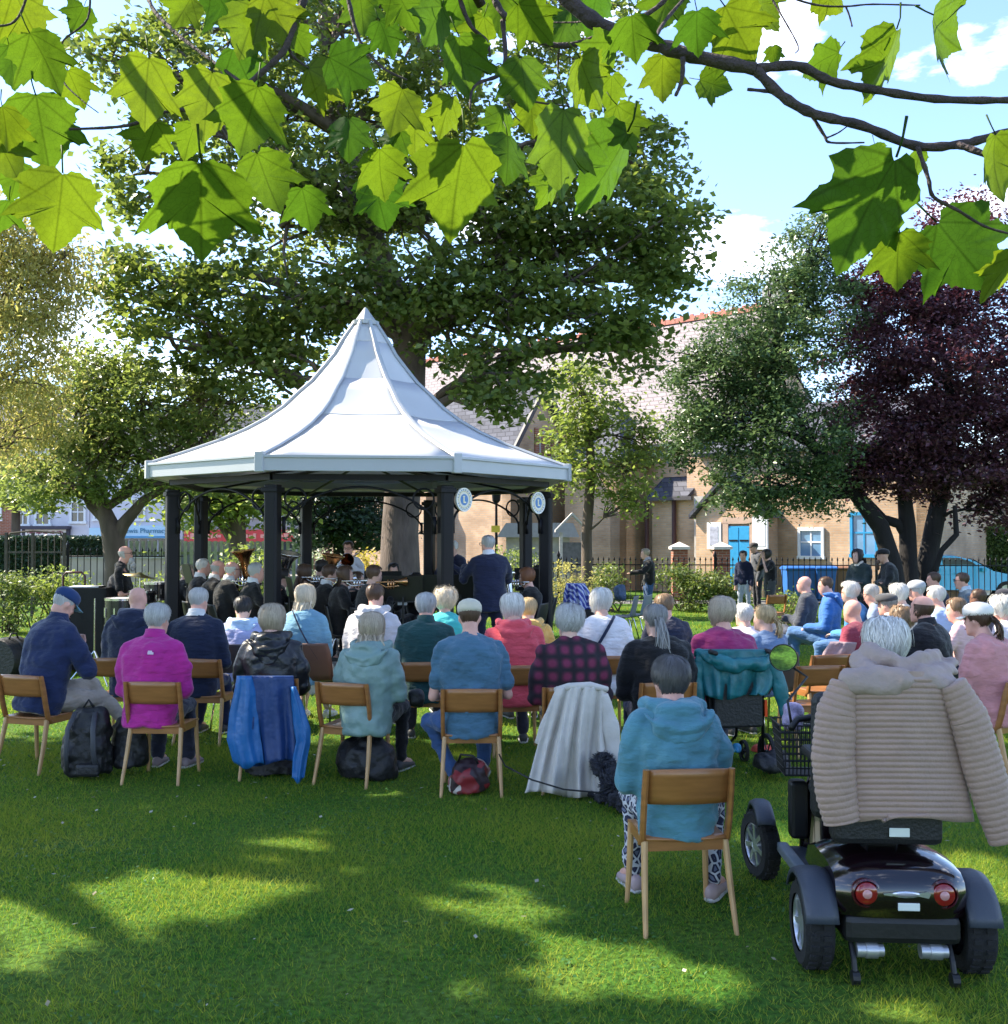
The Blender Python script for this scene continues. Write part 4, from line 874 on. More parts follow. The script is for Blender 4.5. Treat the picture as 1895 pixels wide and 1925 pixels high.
# ---------------------------------------------------------------- overhanging plane branch
def plane_leaf_mat():
    m, nt, b = nodes_of('plane_leaf'); N, L = nt.nodes, nt.links
    t = N.new('ShaderNodeTexCoord'); sp = N.new('ShaderNodeSeparateXYZ'); L.new(t.outputs['Object'], sp.inputs[0])
    ax = N.new('ShaderNodeMath'); ax.operation = 'ABSOLUTE'; L.new(sp.outputs['X'], ax.inputs[0])
    prev = None
    def mth(op, a, b_=None, v=None):
        q = N.new('ShaderNodeMath'); q.operation = op
        if a is not None: L.new(a, q.inputs[0])
        if b_ is not None: L.new(b_, q.inputs[1])
        elif v is not None: q.inputs[1].default_value = v
        return q.outputs[0]
    for a in (0, R(44), R(82)):
        d = mth('ABSOLUTE', mth('ADD', mth('MULTIPLY', ax.outputs[0], v=math.cos(a)), mth('MULTIPLY', sp.outputs['Y'], v=math.sin(a))))
        prev = d if prev is None else mth('MINIMUM', prev, d)
    # fine side veins
    w = N.new('ShaderNodeTexWave'); w.inputs['Scale'].default_value = 4.5; w.inputs['Distortion'].default_value = 3; w.bands_direction = 'DIAGONAL'; L.new(t.outputs['Object'], w.inputs['Vector'])
    r = N.new('ShaderNodeValToRGB'); r.color_ramp.elements[0].position = .004; r.color_ramp.elements[1].position = .022
    r.color_ramp.elements[0].color = (.66, .66, .66, 1); r.color_ramp.elements[1].color = (1, 1, 1, 1); L.new(prev, r.inputs['Fac'])
    oi = N.new('ShaderNodeObjectInfo'); cr = N.new('ShaderNodeValToRGB'); e = cr.color_ramp.elements
    e[0].color = (.04, .11, .014, 1); e[1].color = (.12, .18, .014, 1); k = e.new(.55); k.color = (.085, .16, .014, 1); L.new(oi.outputs['Random'], cr.inputs['Fac'])
    n = N.new('ShaderNodeTexNoise'); n.inputs['Scale'].default_value = 5; n.inputs['Detail'].default_value = 5; L.new(t.outputs['Object'], n.inputs['Vector'])
    nr = N.new('ShaderNodeValToRGB'); nr.color_ramp.elements[0].color = (.75, .75, .75, 1); nr.color_ramp.elements[1].color = (1.2, 1.2, 1.1, 1); L.new(n.outputs['Fac'], nr.inputs['Fac'])
    m1 = N.new('ShaderNodeMix'); m1.data_type = 'RGBA'; m1.blend_type = 'MULTIPLY'; m1.inputs[0].default_value = 1; L.new(cr.outputs['Color'], m1.inputs[6]); L.new(r.outputs['Color'], m1.inputs[7])
    m2 = N.new('ShaderNodeMix'); m2.data_type = 'RGBA'; m2.blend_type = 'MULTIPLY'; m2.inputs[0].default_value = 1; L.new(m1.outputs[2], m2.inputs[6])
    vo = N.new('ShaderNodeTexVoronoi'); vo.feature = 'DISTANCE_TO_EDGE'; vo.inputs['Scale'].default_value = 15; L.new(t.outputs['Object'], vo.inputs['Vector'])
    vr = N.new('ShaderNodeValToRGB'); vr.color_ramp.elements[0].color = (.78, .78, .78, 1); vr.color_ramp.elements[1].color = (1, 1, 1, 1); vr.color_ramp.elements[1].position = .07; L.new(vo.outputs['Distance'], vr.inputs['Fac'])
    m3 = N.new('ShaderNodeMix'); m3.data_type = 'RGBA'; m3.blend_type = 'MULTIPLY'; m3.inputs[0].default_value = 1; L.new(nr.outputs['Color'], m3.inputs[6]); L.new(vr.outputs['Color'], m3.inputs[7]); L.new(m3.outputs[2], m2.inputs[7])
    L.new(m2.outputs[2], b.inputs['Base Color']); b.inputs['Roughness'].default_value = .5; b.inputs['Specular IOR Level'].default_value = .3
    tr = N.new('ShaderNodeBsdfTranslucent'); mm = N.new('ShaderNodeMix'); mm.data_type = 'RGBA'; mm.blend_type = 'MULTIPLY'; mm.inputs[0].default_value = 1; mm.inputs[7].default_value = (.98, .92, .5, 1)
    L.new(m2.outputs[2], mm.inputs[6]); L.new(mm.outputs[2], tr.inputs['Color'])
    ms = N.new('ShaderNodeMixShader'); ms.inputs['Fac'].default_value = .68; L.new(b.outputs['BSDF'], ms.inputs[1]); L.new(tr.outputs['BSDF'], ms.inputs[2]); L.new(ms.outputs['Shader'], N['Material Output'].inputs['Surface'])
    MATS['plane_leaf'] = m; return m
M_pl = plane_leaf_mat()
HALF = [(.10, .06), (.24, .05), (.38, -.03), (.48, -.14), (.565, -.21), (.50, -.27), (.49, -.34), (.46, -.40), (.52, -.46), (.57, -.55), (.67, -.72), (.55, -.69), (.49, -.72), (.42, -.67), (.345, -.665), (.32, -.76), (.255, -.81), (.22, -.89), (.14, -.95), (.08, -1.03)]
def plane_leaf_mesh(curl, fold, seed):
    r = np.random.default_rng(seed)
    out = [(0, 0)] + HALF + [(0, -1.1)] + [(-x, y) for x, y in HALF[::-1]]
    out = [(x * (1 + r.normal(0, .03)), y + r.normal(0, .012)) for x, y in out]
    o2 = []
    for i in range(len(out)):
        a, b = out[i], out[(i + 1) % len(out)]; o2 += [a, ((a[0] + b[0]) / 2 * .975 + r.normal(0, .006), ((a[1] + b[1]) / 2 + .4) * .975 - .4 + r.normal(0, .006))]
    out = o2
    zf = lambda x, y: -curl * (x * x * 1.2 + (y + .45) ** 2 * .6) + fold * math.sqrt(x * x + .004) + .022 * math.sin(9 * x + 3 * y + seed) + .03 * (x * x + (y + .4) ** 2) * math.sin(14 * math.atan2(y + .4, x) + seed)
    vs = []; c = (0, -.4); n = len(out)
    for f in (1.0, .86, .68, .46, .24): vs += [(c[0] + (x - c[0]) * f, c[1] + (y - c[1]) * f, 0) for x, y in out]
    vs.append((*c, 0)); vs = [(x, y, zf(x, y)) for x, y, _ in vs]
    fs = []
    for k in range(4): fs += [(k * n + i, k * n + (i + 1) % n, (k + 1) * n + (i + 1) % n, (k + 1) * n + i) for i in range(n)]
    fs += [(4 * n + i, 4 * n + (i + 1) % n, 5 * n) for i in range(n)]
    m = MB(); m.add(vs, fs); m.tube([(0, 0, zf(0, 0)), (.02, .15, .02), (.03, .34, .10)], [.012, .011, .016], 5)
    me = m.mesh('leaf'); me.materials.append(M_pl); me.polygons.foreach_set('use_smooth', [True] * len(me.polygons)); return me
LM = [plane_leaf_mesh(.22, .10, 1), plane_leaf_mesh(.45, -.05, 2), plane_leaf_mesh(.1, .28, 3), plane_leaf_mesh(.6, .15, 4), plane_leaf_mesh(-.2, .2, 5)]
plane = thing('plane_tree', 'plane tree branches with large backlit green leaves hanging over the top of the view', 'tree', (-2.6, -2.2, 0))
PO = Vector(plane.location)
def pbranch(pxs, D0, D1, w0, w1, name='branch'):
    n = len(pxs); pts = [A(x, y, D0 + (D1 - D0) * i / (n - 1)) for i, (x, y) in enumerate(pxs)]
    # smooth (Catmull-Rom) path with little knots
    P = []; Rr_ = []
    for i in range(n - 1):
        p0, p1, p2, p3 = pts[max(0, i - 1)], pts[i], pts[i + 1], pts[min(n - 1, i + 2)]
        for k in range(5):
            t = k / 5; P.append(.5 * ((2 * p1) + (p2 - p0) * t + (2 * p0 - 5 * p1 + 4 * p2 - p3) * t * t + (3 * p1 - p0 - 3 * p2 + p3) * t ** 3) - PO)
            f = (i + t) / (n - 1); Rr_.append((w0 + (w1 - w0) * f) / 2 / PXM(1.9) * (1 + .13 * math.sin(i * 5.1 + k * 2.3)))
    P.append(pts[-1] - PO); Rr_.append(w1 / 2 / PXM(1.9))
    MB().tube(P, Rr_, 8).build(name, M_pbark, plane, smooth=True); return pts
M_pbark = mat('plane_twig_bark', (.050, .034, .034), .85, .35, 30, .6, 90)
main = pbranch([(1010, -90), (1050, -20), (1130, 48), (1230, 82), (1300, 104), (1420, 130)], 1.95, 1.9, 34, 25)
pbranch([(1420, 130), (1500, 124), (1560, 152), (1640, 168), (1760, 186), (1900, 188), (1990, 180)], 1.9, 1.95, 20, 13)
pbranch([(1420, 130), (1470, 180), (1530, 214), (1620, 236), (1720, 274), (1800, 272), (1860, 258), (1960, 230)], 1.9, 1.85, 21, 15)
pbranch([(1800, 272), (1850, 290), (1930, 330)], 1.85, 1.8, 14, 9)
pbranch([(1725, 276), (1745, 335), (1755, 370), (1800, 395), (1850, 425), (1900, 440)], 1.86, 1.84, 9, 4)
pbranch([(1525, 214), (1550, 255), (1562, 268), (1625, 268)], 1.9, 1.9, 8, 3); pbranch([(1552, 260), (1575, 250), (1592, 238)], 1.9, 1.9, 4, 2)
pbranch([(1468, 178), (1445, 172), (1405, 168)], 1.9, 1.9, 9, 6)
pbranch([(600, -90), (575, -10), (545, 70), (530, 100), (490, 138), (430, 186), (385, 204), (310, 210), (240, 236), (130, 243)], 2.0, 1.95, 17, 5)
pbranch([(540, 80), (550, 105), (575, 125), (625, 160)], 2.0, 2.0, 7, 3); pbranch([(450, 152), (400, 115), (340, 70), (290, 20), (270, -30)], 1.98, 2.15, 6, 9)
pbranch([(383, 205), (386, 225), (384, 250)], 1.96, 1.92, 6, 4)
pbranch([(640, -60), (655, 0), (676, 76), (718, 126), (765, 150)], 2.05, 2.0, 11, 4)
pbranch([(850, -60), (865, 0), (886, 50), (914, 76), (921, 106)], 2.0, 2.0, 11, 6)
pbranch([(900, -70), (930, 0), (955, 36), (1000, 68), (1060, 86), (1150, 60), (1235, 14), (1270, -30)], 2.0, 1.95, 15, 9)
pbranch([(945, 38), (950, 110), (940, 140), (900, 156), (886, 175), (884, 205)], 2.0, 1.9, 10, 4); pbranch([(940, 140), (958, 170), (1000, 190), (1070, 200)], 1.95, 1.9, 6, 3); pbranch([(955, 195), (965, 215), (978, 228)], 1.9, 1.9, 4, 2)
pbranch([(1110, 36), (1080, 42), (1010, 42)], 1.92, 2.0, 4, 3); pbranch([(1284, 108), (1282, 150), (1270, 180)], 1.9, 1.9, 10, 6); pbranch([(1230, 78), (1250, 40), (1310, -30)], 1.9, 2.0, 8, 6)
pbranch([(60, -60), (45, 10), (20, 45), (-30, 48)], 2.0, 2.0, 6, 4); pbranch([(168, -40), (165, 35), (120, 75), (118, 100)], 2.0, 2.0, 5, 3); pbranch([(118, 100), (118, 150), (150, 185), (185, 212)], 2.0, 1.95, 4, 2)
pbranch([(1440, -40), (1490, -5), (1540, 10), (1590, 12), (1640, 8), (1730, 10)], 1.95, 1.9, 5, 3); pbranch([(1425, -60), (1450, -5), (1470, 30), (1500, 85), (1495, 100)], 1.95, 1.9, 5, 2); pbranch([(1590, 12), (1597, 30), (1602, 50)], 1.93, 1.93, 4, 3)
# limb from the trunk to the visible branches (out of view), trunk behind the camera
MB().tube([Vector((0, 0, -.1)), Vector((0, .05, 1.5)), Vector((.1, .15, 3.2)), Vector((.3, .4, 5.5)), Vector((.4, .5, 8))], [.45, .34, .3, .24, .12], 14).build('trunk', mat('plane_bark', (.22, .2, .15), .9, .4, 4, .6), plane, smooth=True)
for q in ((1010, -90, 1.95), (600, -90, 2.0), (640, -60, 2.05), (850, -60, 2.0), (900, -70, 2.0), (60, -60, 2.0), (168, -40, 2.0)):
    e_ = A(*q) - PO; w = wiggle(Vector((.1, .15, 3.6)), e_, 6, .05, rng, .12); MB().tube(w, [.07, .06, .05, .04, .03, .02, .01], 8).build('limb', M_pbark, plane, smooth=True)
LEAVES = [(275, 165, 150, 5), (390, 190, 150, -3), (470, 215, 150, -12), (455, 125, 100, 30), (282, 262, 105, -10), (378, 375, 225, 3), (500, 335, 130, 25), (575, 385, 100, 8), (655, 255, 95, 0), (715, 318, 115, 20), (712, 375, 120, 5), (862, 345, 210, 8),
    (955, 290, 120, -8), (1055, 275, 185, 10), (1145, 315, 205, -10), (1035, 350, 100, -20), (745, 205, 110, -15), (655, 128, 115, 60), (725, 68, 80, 10), (868, 118, 130, 25), (1105, 150, 130, 50), (1130, 112, 120, -40), (1245, 140, 95, 5), (1385, 55, 140, 30), (1310, 52, 105, 10),
    (1765, 55, 165, 75), (1665, 115, 160, 10), (1545, 115, 100, -60), (1640, 385, 260, -12), (1688, 478, 130, 3), (1805, 470, 200, 40), (1885, 515, 120, -10), (1870, 305, 140, 20), (82, 108, 130, 15), (78, 238, 160, 10), (112, 388, 175, 0), (30, 335, 90, -10), (48, 25, 120, 40), (148, 32, 70, -30),
    (140, 160, 85, 20), (8, 235, 110, -20), (22, 120, 90, 5), (520, 30, 120, 30), (470, 55, 120, -20), (560, 75, 70, 20), (615, 150, 110, 65), (780, 250, 95, 15), (940, 232, 80, -10), (895, 62, 90, -20), (818, 42, 110, -35), (1000, 38, 110, 30), (1062, 48, 90, -20), (1170, 235, 105, 30), (358, 262, 80, -5),
    (1340, 158, 75, 70), (1455, 102, 42, 0), (985, 150, 110, 15), (1190, 62, 110, 10), (680, 20, 90, 5), (760, 10, 110, 20), (860, 10, 90, -20), (940, 20, 90, 0), (420, 10, 110, 15), (1120, 10, 120, 20), (1250, 10, 100, -20), (1430, 10, 110, 45), (1560, 0, 80, 60), (345, 20, 80, -30),
    (840, 215, 90, -5), (1000, 215, 80, 5), (1640, 290, 60, 30), (1725, 305, 60, 5), (20, 60, 80, -40), (110, 215, 60, 40), (1150, 170, 80, 15), (5, 400, 90, 10), (740, 265, 70, -30), (1395, 110, 50, 20), (10, 290, 100, 25)]
lr = np.random.default_rng(3)
for i, (x, y, Lp, ang) in enumerate(LEAVES):
    D_ = 1.9 + lr.uniform(-.22, .22) + (.25 if Lp < 100 else 0); s = .86 * Lp / PXM(D_) / 1.1
    pos = A(x, y, D_)
    # leaf plane: upper side turned to the sky and away from the camera
    nrm = Vector((-.30 + lr.normal(0, .30), .78 + lr.normal(0, .16), .50 + lr.normal(0, .28))).normalized()
    a = R(ang); tip = Vector((math.sin(a), 0, -math.cos(a))); tip = (tip - nrm * tip.dot(nrm)).normalized()
    yv = -tip; xv = yv.cross(nrm)
    M3 = Matrix((xv, yv, nrm)).transposed().to_4x4()
    o = put('leaf', LM[int(lr.integers(0, 5))], None, plane)
    c = Vector((0, -.45, 0)) * s
    # lengthen where the tilt foreshortens it
    o.matrix_local = Matrix.Translation(pos - PO - M3.to_3x3() @ c) @ M3 @ Matrix.Scale(s * 1.04, 4)
# crown overhead, out of the picture
P_ = []
for c, rx, ry, rz, k in [(Vector((-4.5, -5.0, 7.5)), 2.6, 2.4, 1.8, 40), (Vector((-3.0, -6.5, 7.0)), 2.4, 2.2, 1.5, 30), (Vector((-5.5, -3.5, 6.5)), 2.0, 1.8, 1.4, 24)]:
    q, _, _ = clump_points([(c, rx, ry, rz, k)], 40, lr, .4); P_.append(q)
P_ = np.concatenate(P_)
tag(put('crown', leaf_mesh('crown', P_ - np.array(PO)[None], .2, .95, lr, .7), L_mid, plane), kind='stuff')

# ---------------------------------------------------------------- unseen tree added left of the picture, crown shaped to shade the front lawn
PATCH = [(540, 1590, 75, 38), (470, 1640, 60, 25), (120, 1720, 190, 60), (330, 1690, 190, 50), (20, 1560, 40, 14), (900, 1690, 110, 36), (990, 1720, 60, 30), (1180, 1830, 170, 50), (1060, 1790, 60, 30), (1850, 1650, 80, 60), (1450, 1580, 60, 40), (620, 1650, 80, 12), (600, 1345, 60, 40), (890, 1395, 60, 25), (700, 1475, 60, 14), (1330, 1850, 60, 30), (60, 1800, 60, 20), (1700, 1900, 80, 18)]  # sun spots wanted on the lawn; the added crown is left open over them
GP = []
for x, y, rx, ry in PATCH:
    c = G(x, y); GP.append((c.x, c.y, 1.15 * abs(G(x + rx, y).x - c.x), .06 + abs(G(x, y - ry).y - G(x, y + ry).y) / 2))
def shade_points(n, seed):
    r = np.random.default_rng(seed); cl = r.uniform(size=(n // 18, 3)); out = []
    base = cl[r.integers(0, len(cl), n)]
    gx = -6.0 + 11.2 * base[:, 0] + r.normal(0, .3, n); gy = 2.6 + 6.6 * base[:, 1] + r.normal(0, .3, n); h = 6.0 + 5.2 * base[:, 2] + r.normal(0, .25, n)
    tx, ty = TOSUN.x / TOSUN.z, TOSUN.y / TOSUN.z
    P = np.stack([gx + tx * h, gy + ty * h, h], 1)
    ok = np.ones(n, bool)
    for (cx, cy, rx, ry) in GP:
        ang = np.arctan2(gy - cy, gx - cx); wob = 1 + .18 * np.sin(3 * ang + cx * 7) + .1 * np.sin(7 * ang)
        ok &= (((gx - cx) / rx) ** 2 + ((gy - cy) / ry) ** 2) > wob ** 2
    # keep out of the picture: half width of view 0.49*y, top 0.523*y
    ok &= ~((np.abs(P[:, 0]) < .52 * P[:, 1] + .35) & (P[:, 2] < 1.85 + .56 * P[:, 1] + .3))
    return P[ok]
P_ = shade_points(26000, 9)
lt = thing('shade_tree', 'large unseen tree added left of the lawn, its crown shaped to shade the front rows', 'tree', (-10.2, 8.6, 0))
MB().tube([(0, 0, -.1), (.05, 0, 1.5), (.1, .1, 4), (.0, .2, 7), (.1, .2, 10)], [.5, .38, .34, .26, .1], 14).build('trunk', M_bark, lt, smooth=True)
tag(put('crown', leaf_mesh('crown', P_ - np.array(lt.location)[None], .22, .9, lr, .9), L_mid, lt), kind='stuff')
for i in range(14):
    q = Vector(P_[lr.integers(0, len(P_))]) - Vector(lt.location); MB().tube(wiggle((.05, .1, 4 + i * .25), q, 6, .06, lr, .05), [.12, .1, .08, .06, .05, .03, .015], 7).build('limb', M_bark, lt, smooth=True)
# ================================================================ PEOPLE
def clothmat(name, col, var=.12, bump=.9, bscale=19, rough=.85, sheen=.2, stretch=(.6, .6, 1.5)):
    return mat('cloth_' + name, col, rough, var, 9, bump, bscale, sheen=sheen, spec=.25, stretch=stretch)
def skinmat(name, col): return mat('skin_' + name, col, .5, .12, 14, .08, 60, spec=.35)
SK = {'fair': skinmat('fair', (.60, .36, .28)), 'pink': skinmat('pink', (.62, .33, .26)), 'tan': skinmat('tan', (.45, .26, .18)), 'dark': skinmat('dark', (.2, .1, .07))}
def hairmat(name, c):
    k = 'hair_' + name
    if k in MATS: return MATS[k]
    m, nt, b = nodes_of(k); N, L = nt.nodes, nt.links
    a = N.new('ShaderNodeAttribute'); a.attribute_name = 'tone'; r = N.new('ShaderNodeValToRGB')
    r.color_ramp.elements[0].color = (*[x * .66 for x in c], 1); r.color_ramp.elements[1].color = (*[min(.9, x * 1.22) for x in c], 1)
    L.new(a.outputs['Fac'], r.inputs['Fac']); L.new(r.outputs['Color'], b.inputs['Base Color']); b.inputs['Roughness'].default_value = .45; b.inputs['Specular IOR Level'].default_value = .4
    MATS[k] = m; return m
HC = {'white': (.66, .64, .60), 'silver': (.46, .45, .44), 'grey': (.24, .23, .22), 'dark': (.03, .026, .025), 'darkgrey': (.075, .07, .07), 'brown': (.09, .05, .03), 'lbrown': (.22, .14, .08), 'blonde': (.52, .38, .20), 'ash': (.42, .34, .25), 'red': (.22, .09, .04), 'paleblonde': (.66, .56, .42)}
HEADR = [(-.120, .022, .078, .045), (-.108, .042, .088, .02), (-.085, .054, .092, -.02), (-.055, .061, .093, -.05), (-.02, .068, .092, -.078), (.02, .074, .090, -.094), (.05, .076, .088, -.098), (.08, .069, .074, -.088), (.1, .054, .05, -.066), (.113, .03, .02, -.04), (.117, .008, -.005, -.012)]
def head_at(z):
    z = max(-.12, min(.117, z))
    for a, b in zip(HEADR, HEADR[1:]):
        if z <= b[0]:
            t = (z - a[0]) / (b[0] - a[0]); return tuple(a[i] + (b[i] - a[i]) * t for i in (1, 2, 3))
    return HEADR[-1][1:]
def head_pt(a, z, o=0.0):
    hw, yf, yb = head_at(z); c = (yf + yb) / 2; hd = (yf - yb) / 2
    return Vector(((hw + o) * math.sin(a), c + (hd + o) * math.cos(a), z))
def dens(rs, k=2): return rs
def hair_mesh(style, r, strands):
    """shell plus ribbons; a = 0 is the face side"""
    V, Fa, T = [], [], []
    def zl(a):
        d = abs((a + math.pi) % (2 * math.pi) - math.pi)          # 0 front .. pi back
        if style in ('bald', 'monk'): return {True: -.075, False: .2}[d > 1.35] + (0.02 if d < 1.9 else 0)
        if d < .75: return .075 - .01 * math.cos(d * 4)
        lo = {'short': (-.01, -.085), 'crop': (.0, -.075), 'bob': (-.085, -.115), 'fluffy': (-.04, -.1), 'long': (-.11, -.125), 'pony': (-.005, -.07), 'curly': (-.05, -.1)}[style]
        if d < 1.25: return .075 + (lo[0] - .075) * (d - .75) / .5
        if d < 1.9: return lo[0]
        return lo[0] + (lo[1] - lo[0]) * min(1, (d - 1.9) / .7)
    off = {'short': .013, 'crop': .006, 'bob': .026, 'fluffy': .024, 'long': .022, 'pony': .012, 'bald': .006, 'monk': .006, 'curly': .03}[style]
    jit = {'curly': .012, 'fluffy': .004, 'short': .004, 'bob': .004, 'crop': .002, 'long': .004, 'pony': .002, 'bald': .002, 'monk': .002}[style]
    na, nv = 28, 9
    def hp(a, v, o):
        z1 = zl(a); z0 = .122 if style not in ('bald', 'monk') else .045
        ang = v * math.pi / 2
        z = z0 + (z1 - z0) * (1 - math.cos(ang)) if z1 < z0 else z0
        if z > .116: q = head_pt(a, .1165, 0); q = Vector((q.x * v * 3, q.y * v * 3, .117)); q.z += o; return q
        q = head_pt(a, z, o * (1 if v < .8 else 1 - (v - .8) * 2.2)); q.z += o * max(0, (z - .04) / .08); return q
    for j in range(nv + 1):
        for i in range(na):
            a = 2 * math.pi * i / na; p = hp(a, j / nv, off + r.normal(0, jit)); V.append(p); T.append(.35)
    for j in range(nv):
        for i in range(na):
            a = 2 * math.pi * (i + .5) / na
            if style in ('bald', 'monk') and zl(a) > .1: continue
            Fa.append((j * na + i, j * na + (i + 1) % na, (j + 1) * na + (i + 1) % na, (j + 1) * na + i))
    for k in range(strands):
        a = r.uniform(0, 2 * math.pi)
        if style in ('bald', 'monk') and zl(a) > .1: continue
        da = r.normal(0, .22); v0 = r.uniform(0, .55); v1 = min(1.04, v0 + r.uniform(.3, .6)); w = r.uniform(.0018, .0042); lift = off + r.uniform(.002, .006) + (abs(r.normal(0, .012 if style == 'curly' else .005)) if style in ('curly', 'fluffy') else 0); tn = float(np.clip(r.normal(.55, .22), 0, 1)); b0 = len(V)
        for q in range(5):
            t = q / 4; aa = a + da * t + (math.sin(t * 7 + k) * .1 if style in ('curly', 'fluffy') else 0); p = hp(aa, v0 + (v1 - v0) * t, lift + (.006 * t * t if style != 'crop' else 0)); wv = Vector((math.cos(aa), -math.sin(aa), 0)) * w * (1 - .5 * t)
            V += [p - wv, p + wv]; T += [tn, tn]
        for q in range(4): Fa.append((b0 + q * 2, b0 + q * 2 + 1, b0 + q * 2 + 3, b0 + q * 2 + 2))
    return V, Fa, T
def lock(V, Fa, T, p0, p1, w0, w1, r, n, flat=.5):
    """bundle of long strands from p0 to p1"""
    for k in range(n):
        o0 = Vector((r.normal() * w0, r.normal() * w0 * flat, r.normal() * .01)); o1 = Vector((r.normal() * w1, r.normal() * w1 * flat, r.normal() * .03)); tn = float(np.clip(r.normal(.5, .25), 0, 1)); w = r.uniform(.005, .011); b0 = len(V); ph = r.uniform(0, 6)
        for q in range(7):
            t = q / 6; p = (Vector(p0) + o0).lerp(Vector(p1) + o1, t) + Vector((math.sin(t * 5 + ph) * .012, -.03 * math.sin(math.pi * t), 0)); wv = Vector((math.cos(ph), math.sin(ph) * .5, 0)) * w * (1 - .5 * t)
            V += [p - wv, p + wv]; T += [tn, tn]
        for q in range(6): Fa.append((b0 + q * 2, b0 + q * 2 + 1, b0 + q * 2 + 3, b0 + q * 2 + 2))
def remesh(o, vox, smooth=3, disp=0.0, dscale=.12, seed=0):
    m = o.modifiers.new('remesh', 'REMESH'); m.mode = 'VOXEL'; m.voxel_size = vox; m.use_smooth_shade = True
    s = o.modifiers.new('smooth', 'SMOOTH'); s.iterations = smooth; s.factor = .5
    if disp:
        k = 'folds_%.2f' % dscale
        tx = bpy.data.textures.get(k)
        if tx is None:
            tx = bpy.data.textures.new(k, 'MARBLE'); tx.marble_type = 'SOFT'; tx.noise_scale = dscale * 1.6; tx.noise_depth = 2; tx.turbulence = 9
        d = o.modifiers.new('folds', 'DISPLACE'); d.texture = tx; d.strength = disp; d.mid_level = .5; d.texture_coords = 'GLOBAL'
    return o
def limb(m, pts, rad, n=10):
    """tapered limb with rounded ends"""
    pts = [Vector(p) for p in pts]; m.tube(pts, rad, n)
    for p, q in ((pts[0], rad[0]), (pts[-1], rad[-1])): m.ell(p, (q, q, q), 10, 6)
    for p, q in zip(pts[1:-1], rad[1:-1]): m.ell(p, (q, q, q), 10, 6)
def hand(m, w, d, up, k, fing=True):
    """palm from the wrist w along d; back of the hand towards up; five separate fingers"""
    d = Vector(d).normalized(); up = Vector(up); up = (up - d * up.dot(d)).normalized(); sd = d.cross(up) * k
    M = Matrix((sd, d, up)).transposed()
    m.ell(Vector(w) + d * .045, (.040, .052, .017), 10, 6, M)
    for i, (x, L) in enumerate(((-.030, .062), (-.010, .075), (.010, .080), (.030, .072))):
        b = Vector(w) + d * .085 + sd * x; q1 = b + d * L * .5 - up * .006; q2 = b + d * L * .8 - up * L * .45
        limb(m, [b, q1, q2], [.0095, .009, .0075], 7)
    b = Vector(w) + d * .03 + sd * .036; limb(m, [b, b + d * .025 + sd * .022 - up * .01, b + d * .06 + sd * .022 - up * .022], [.0115, .0105, .0085], 7)

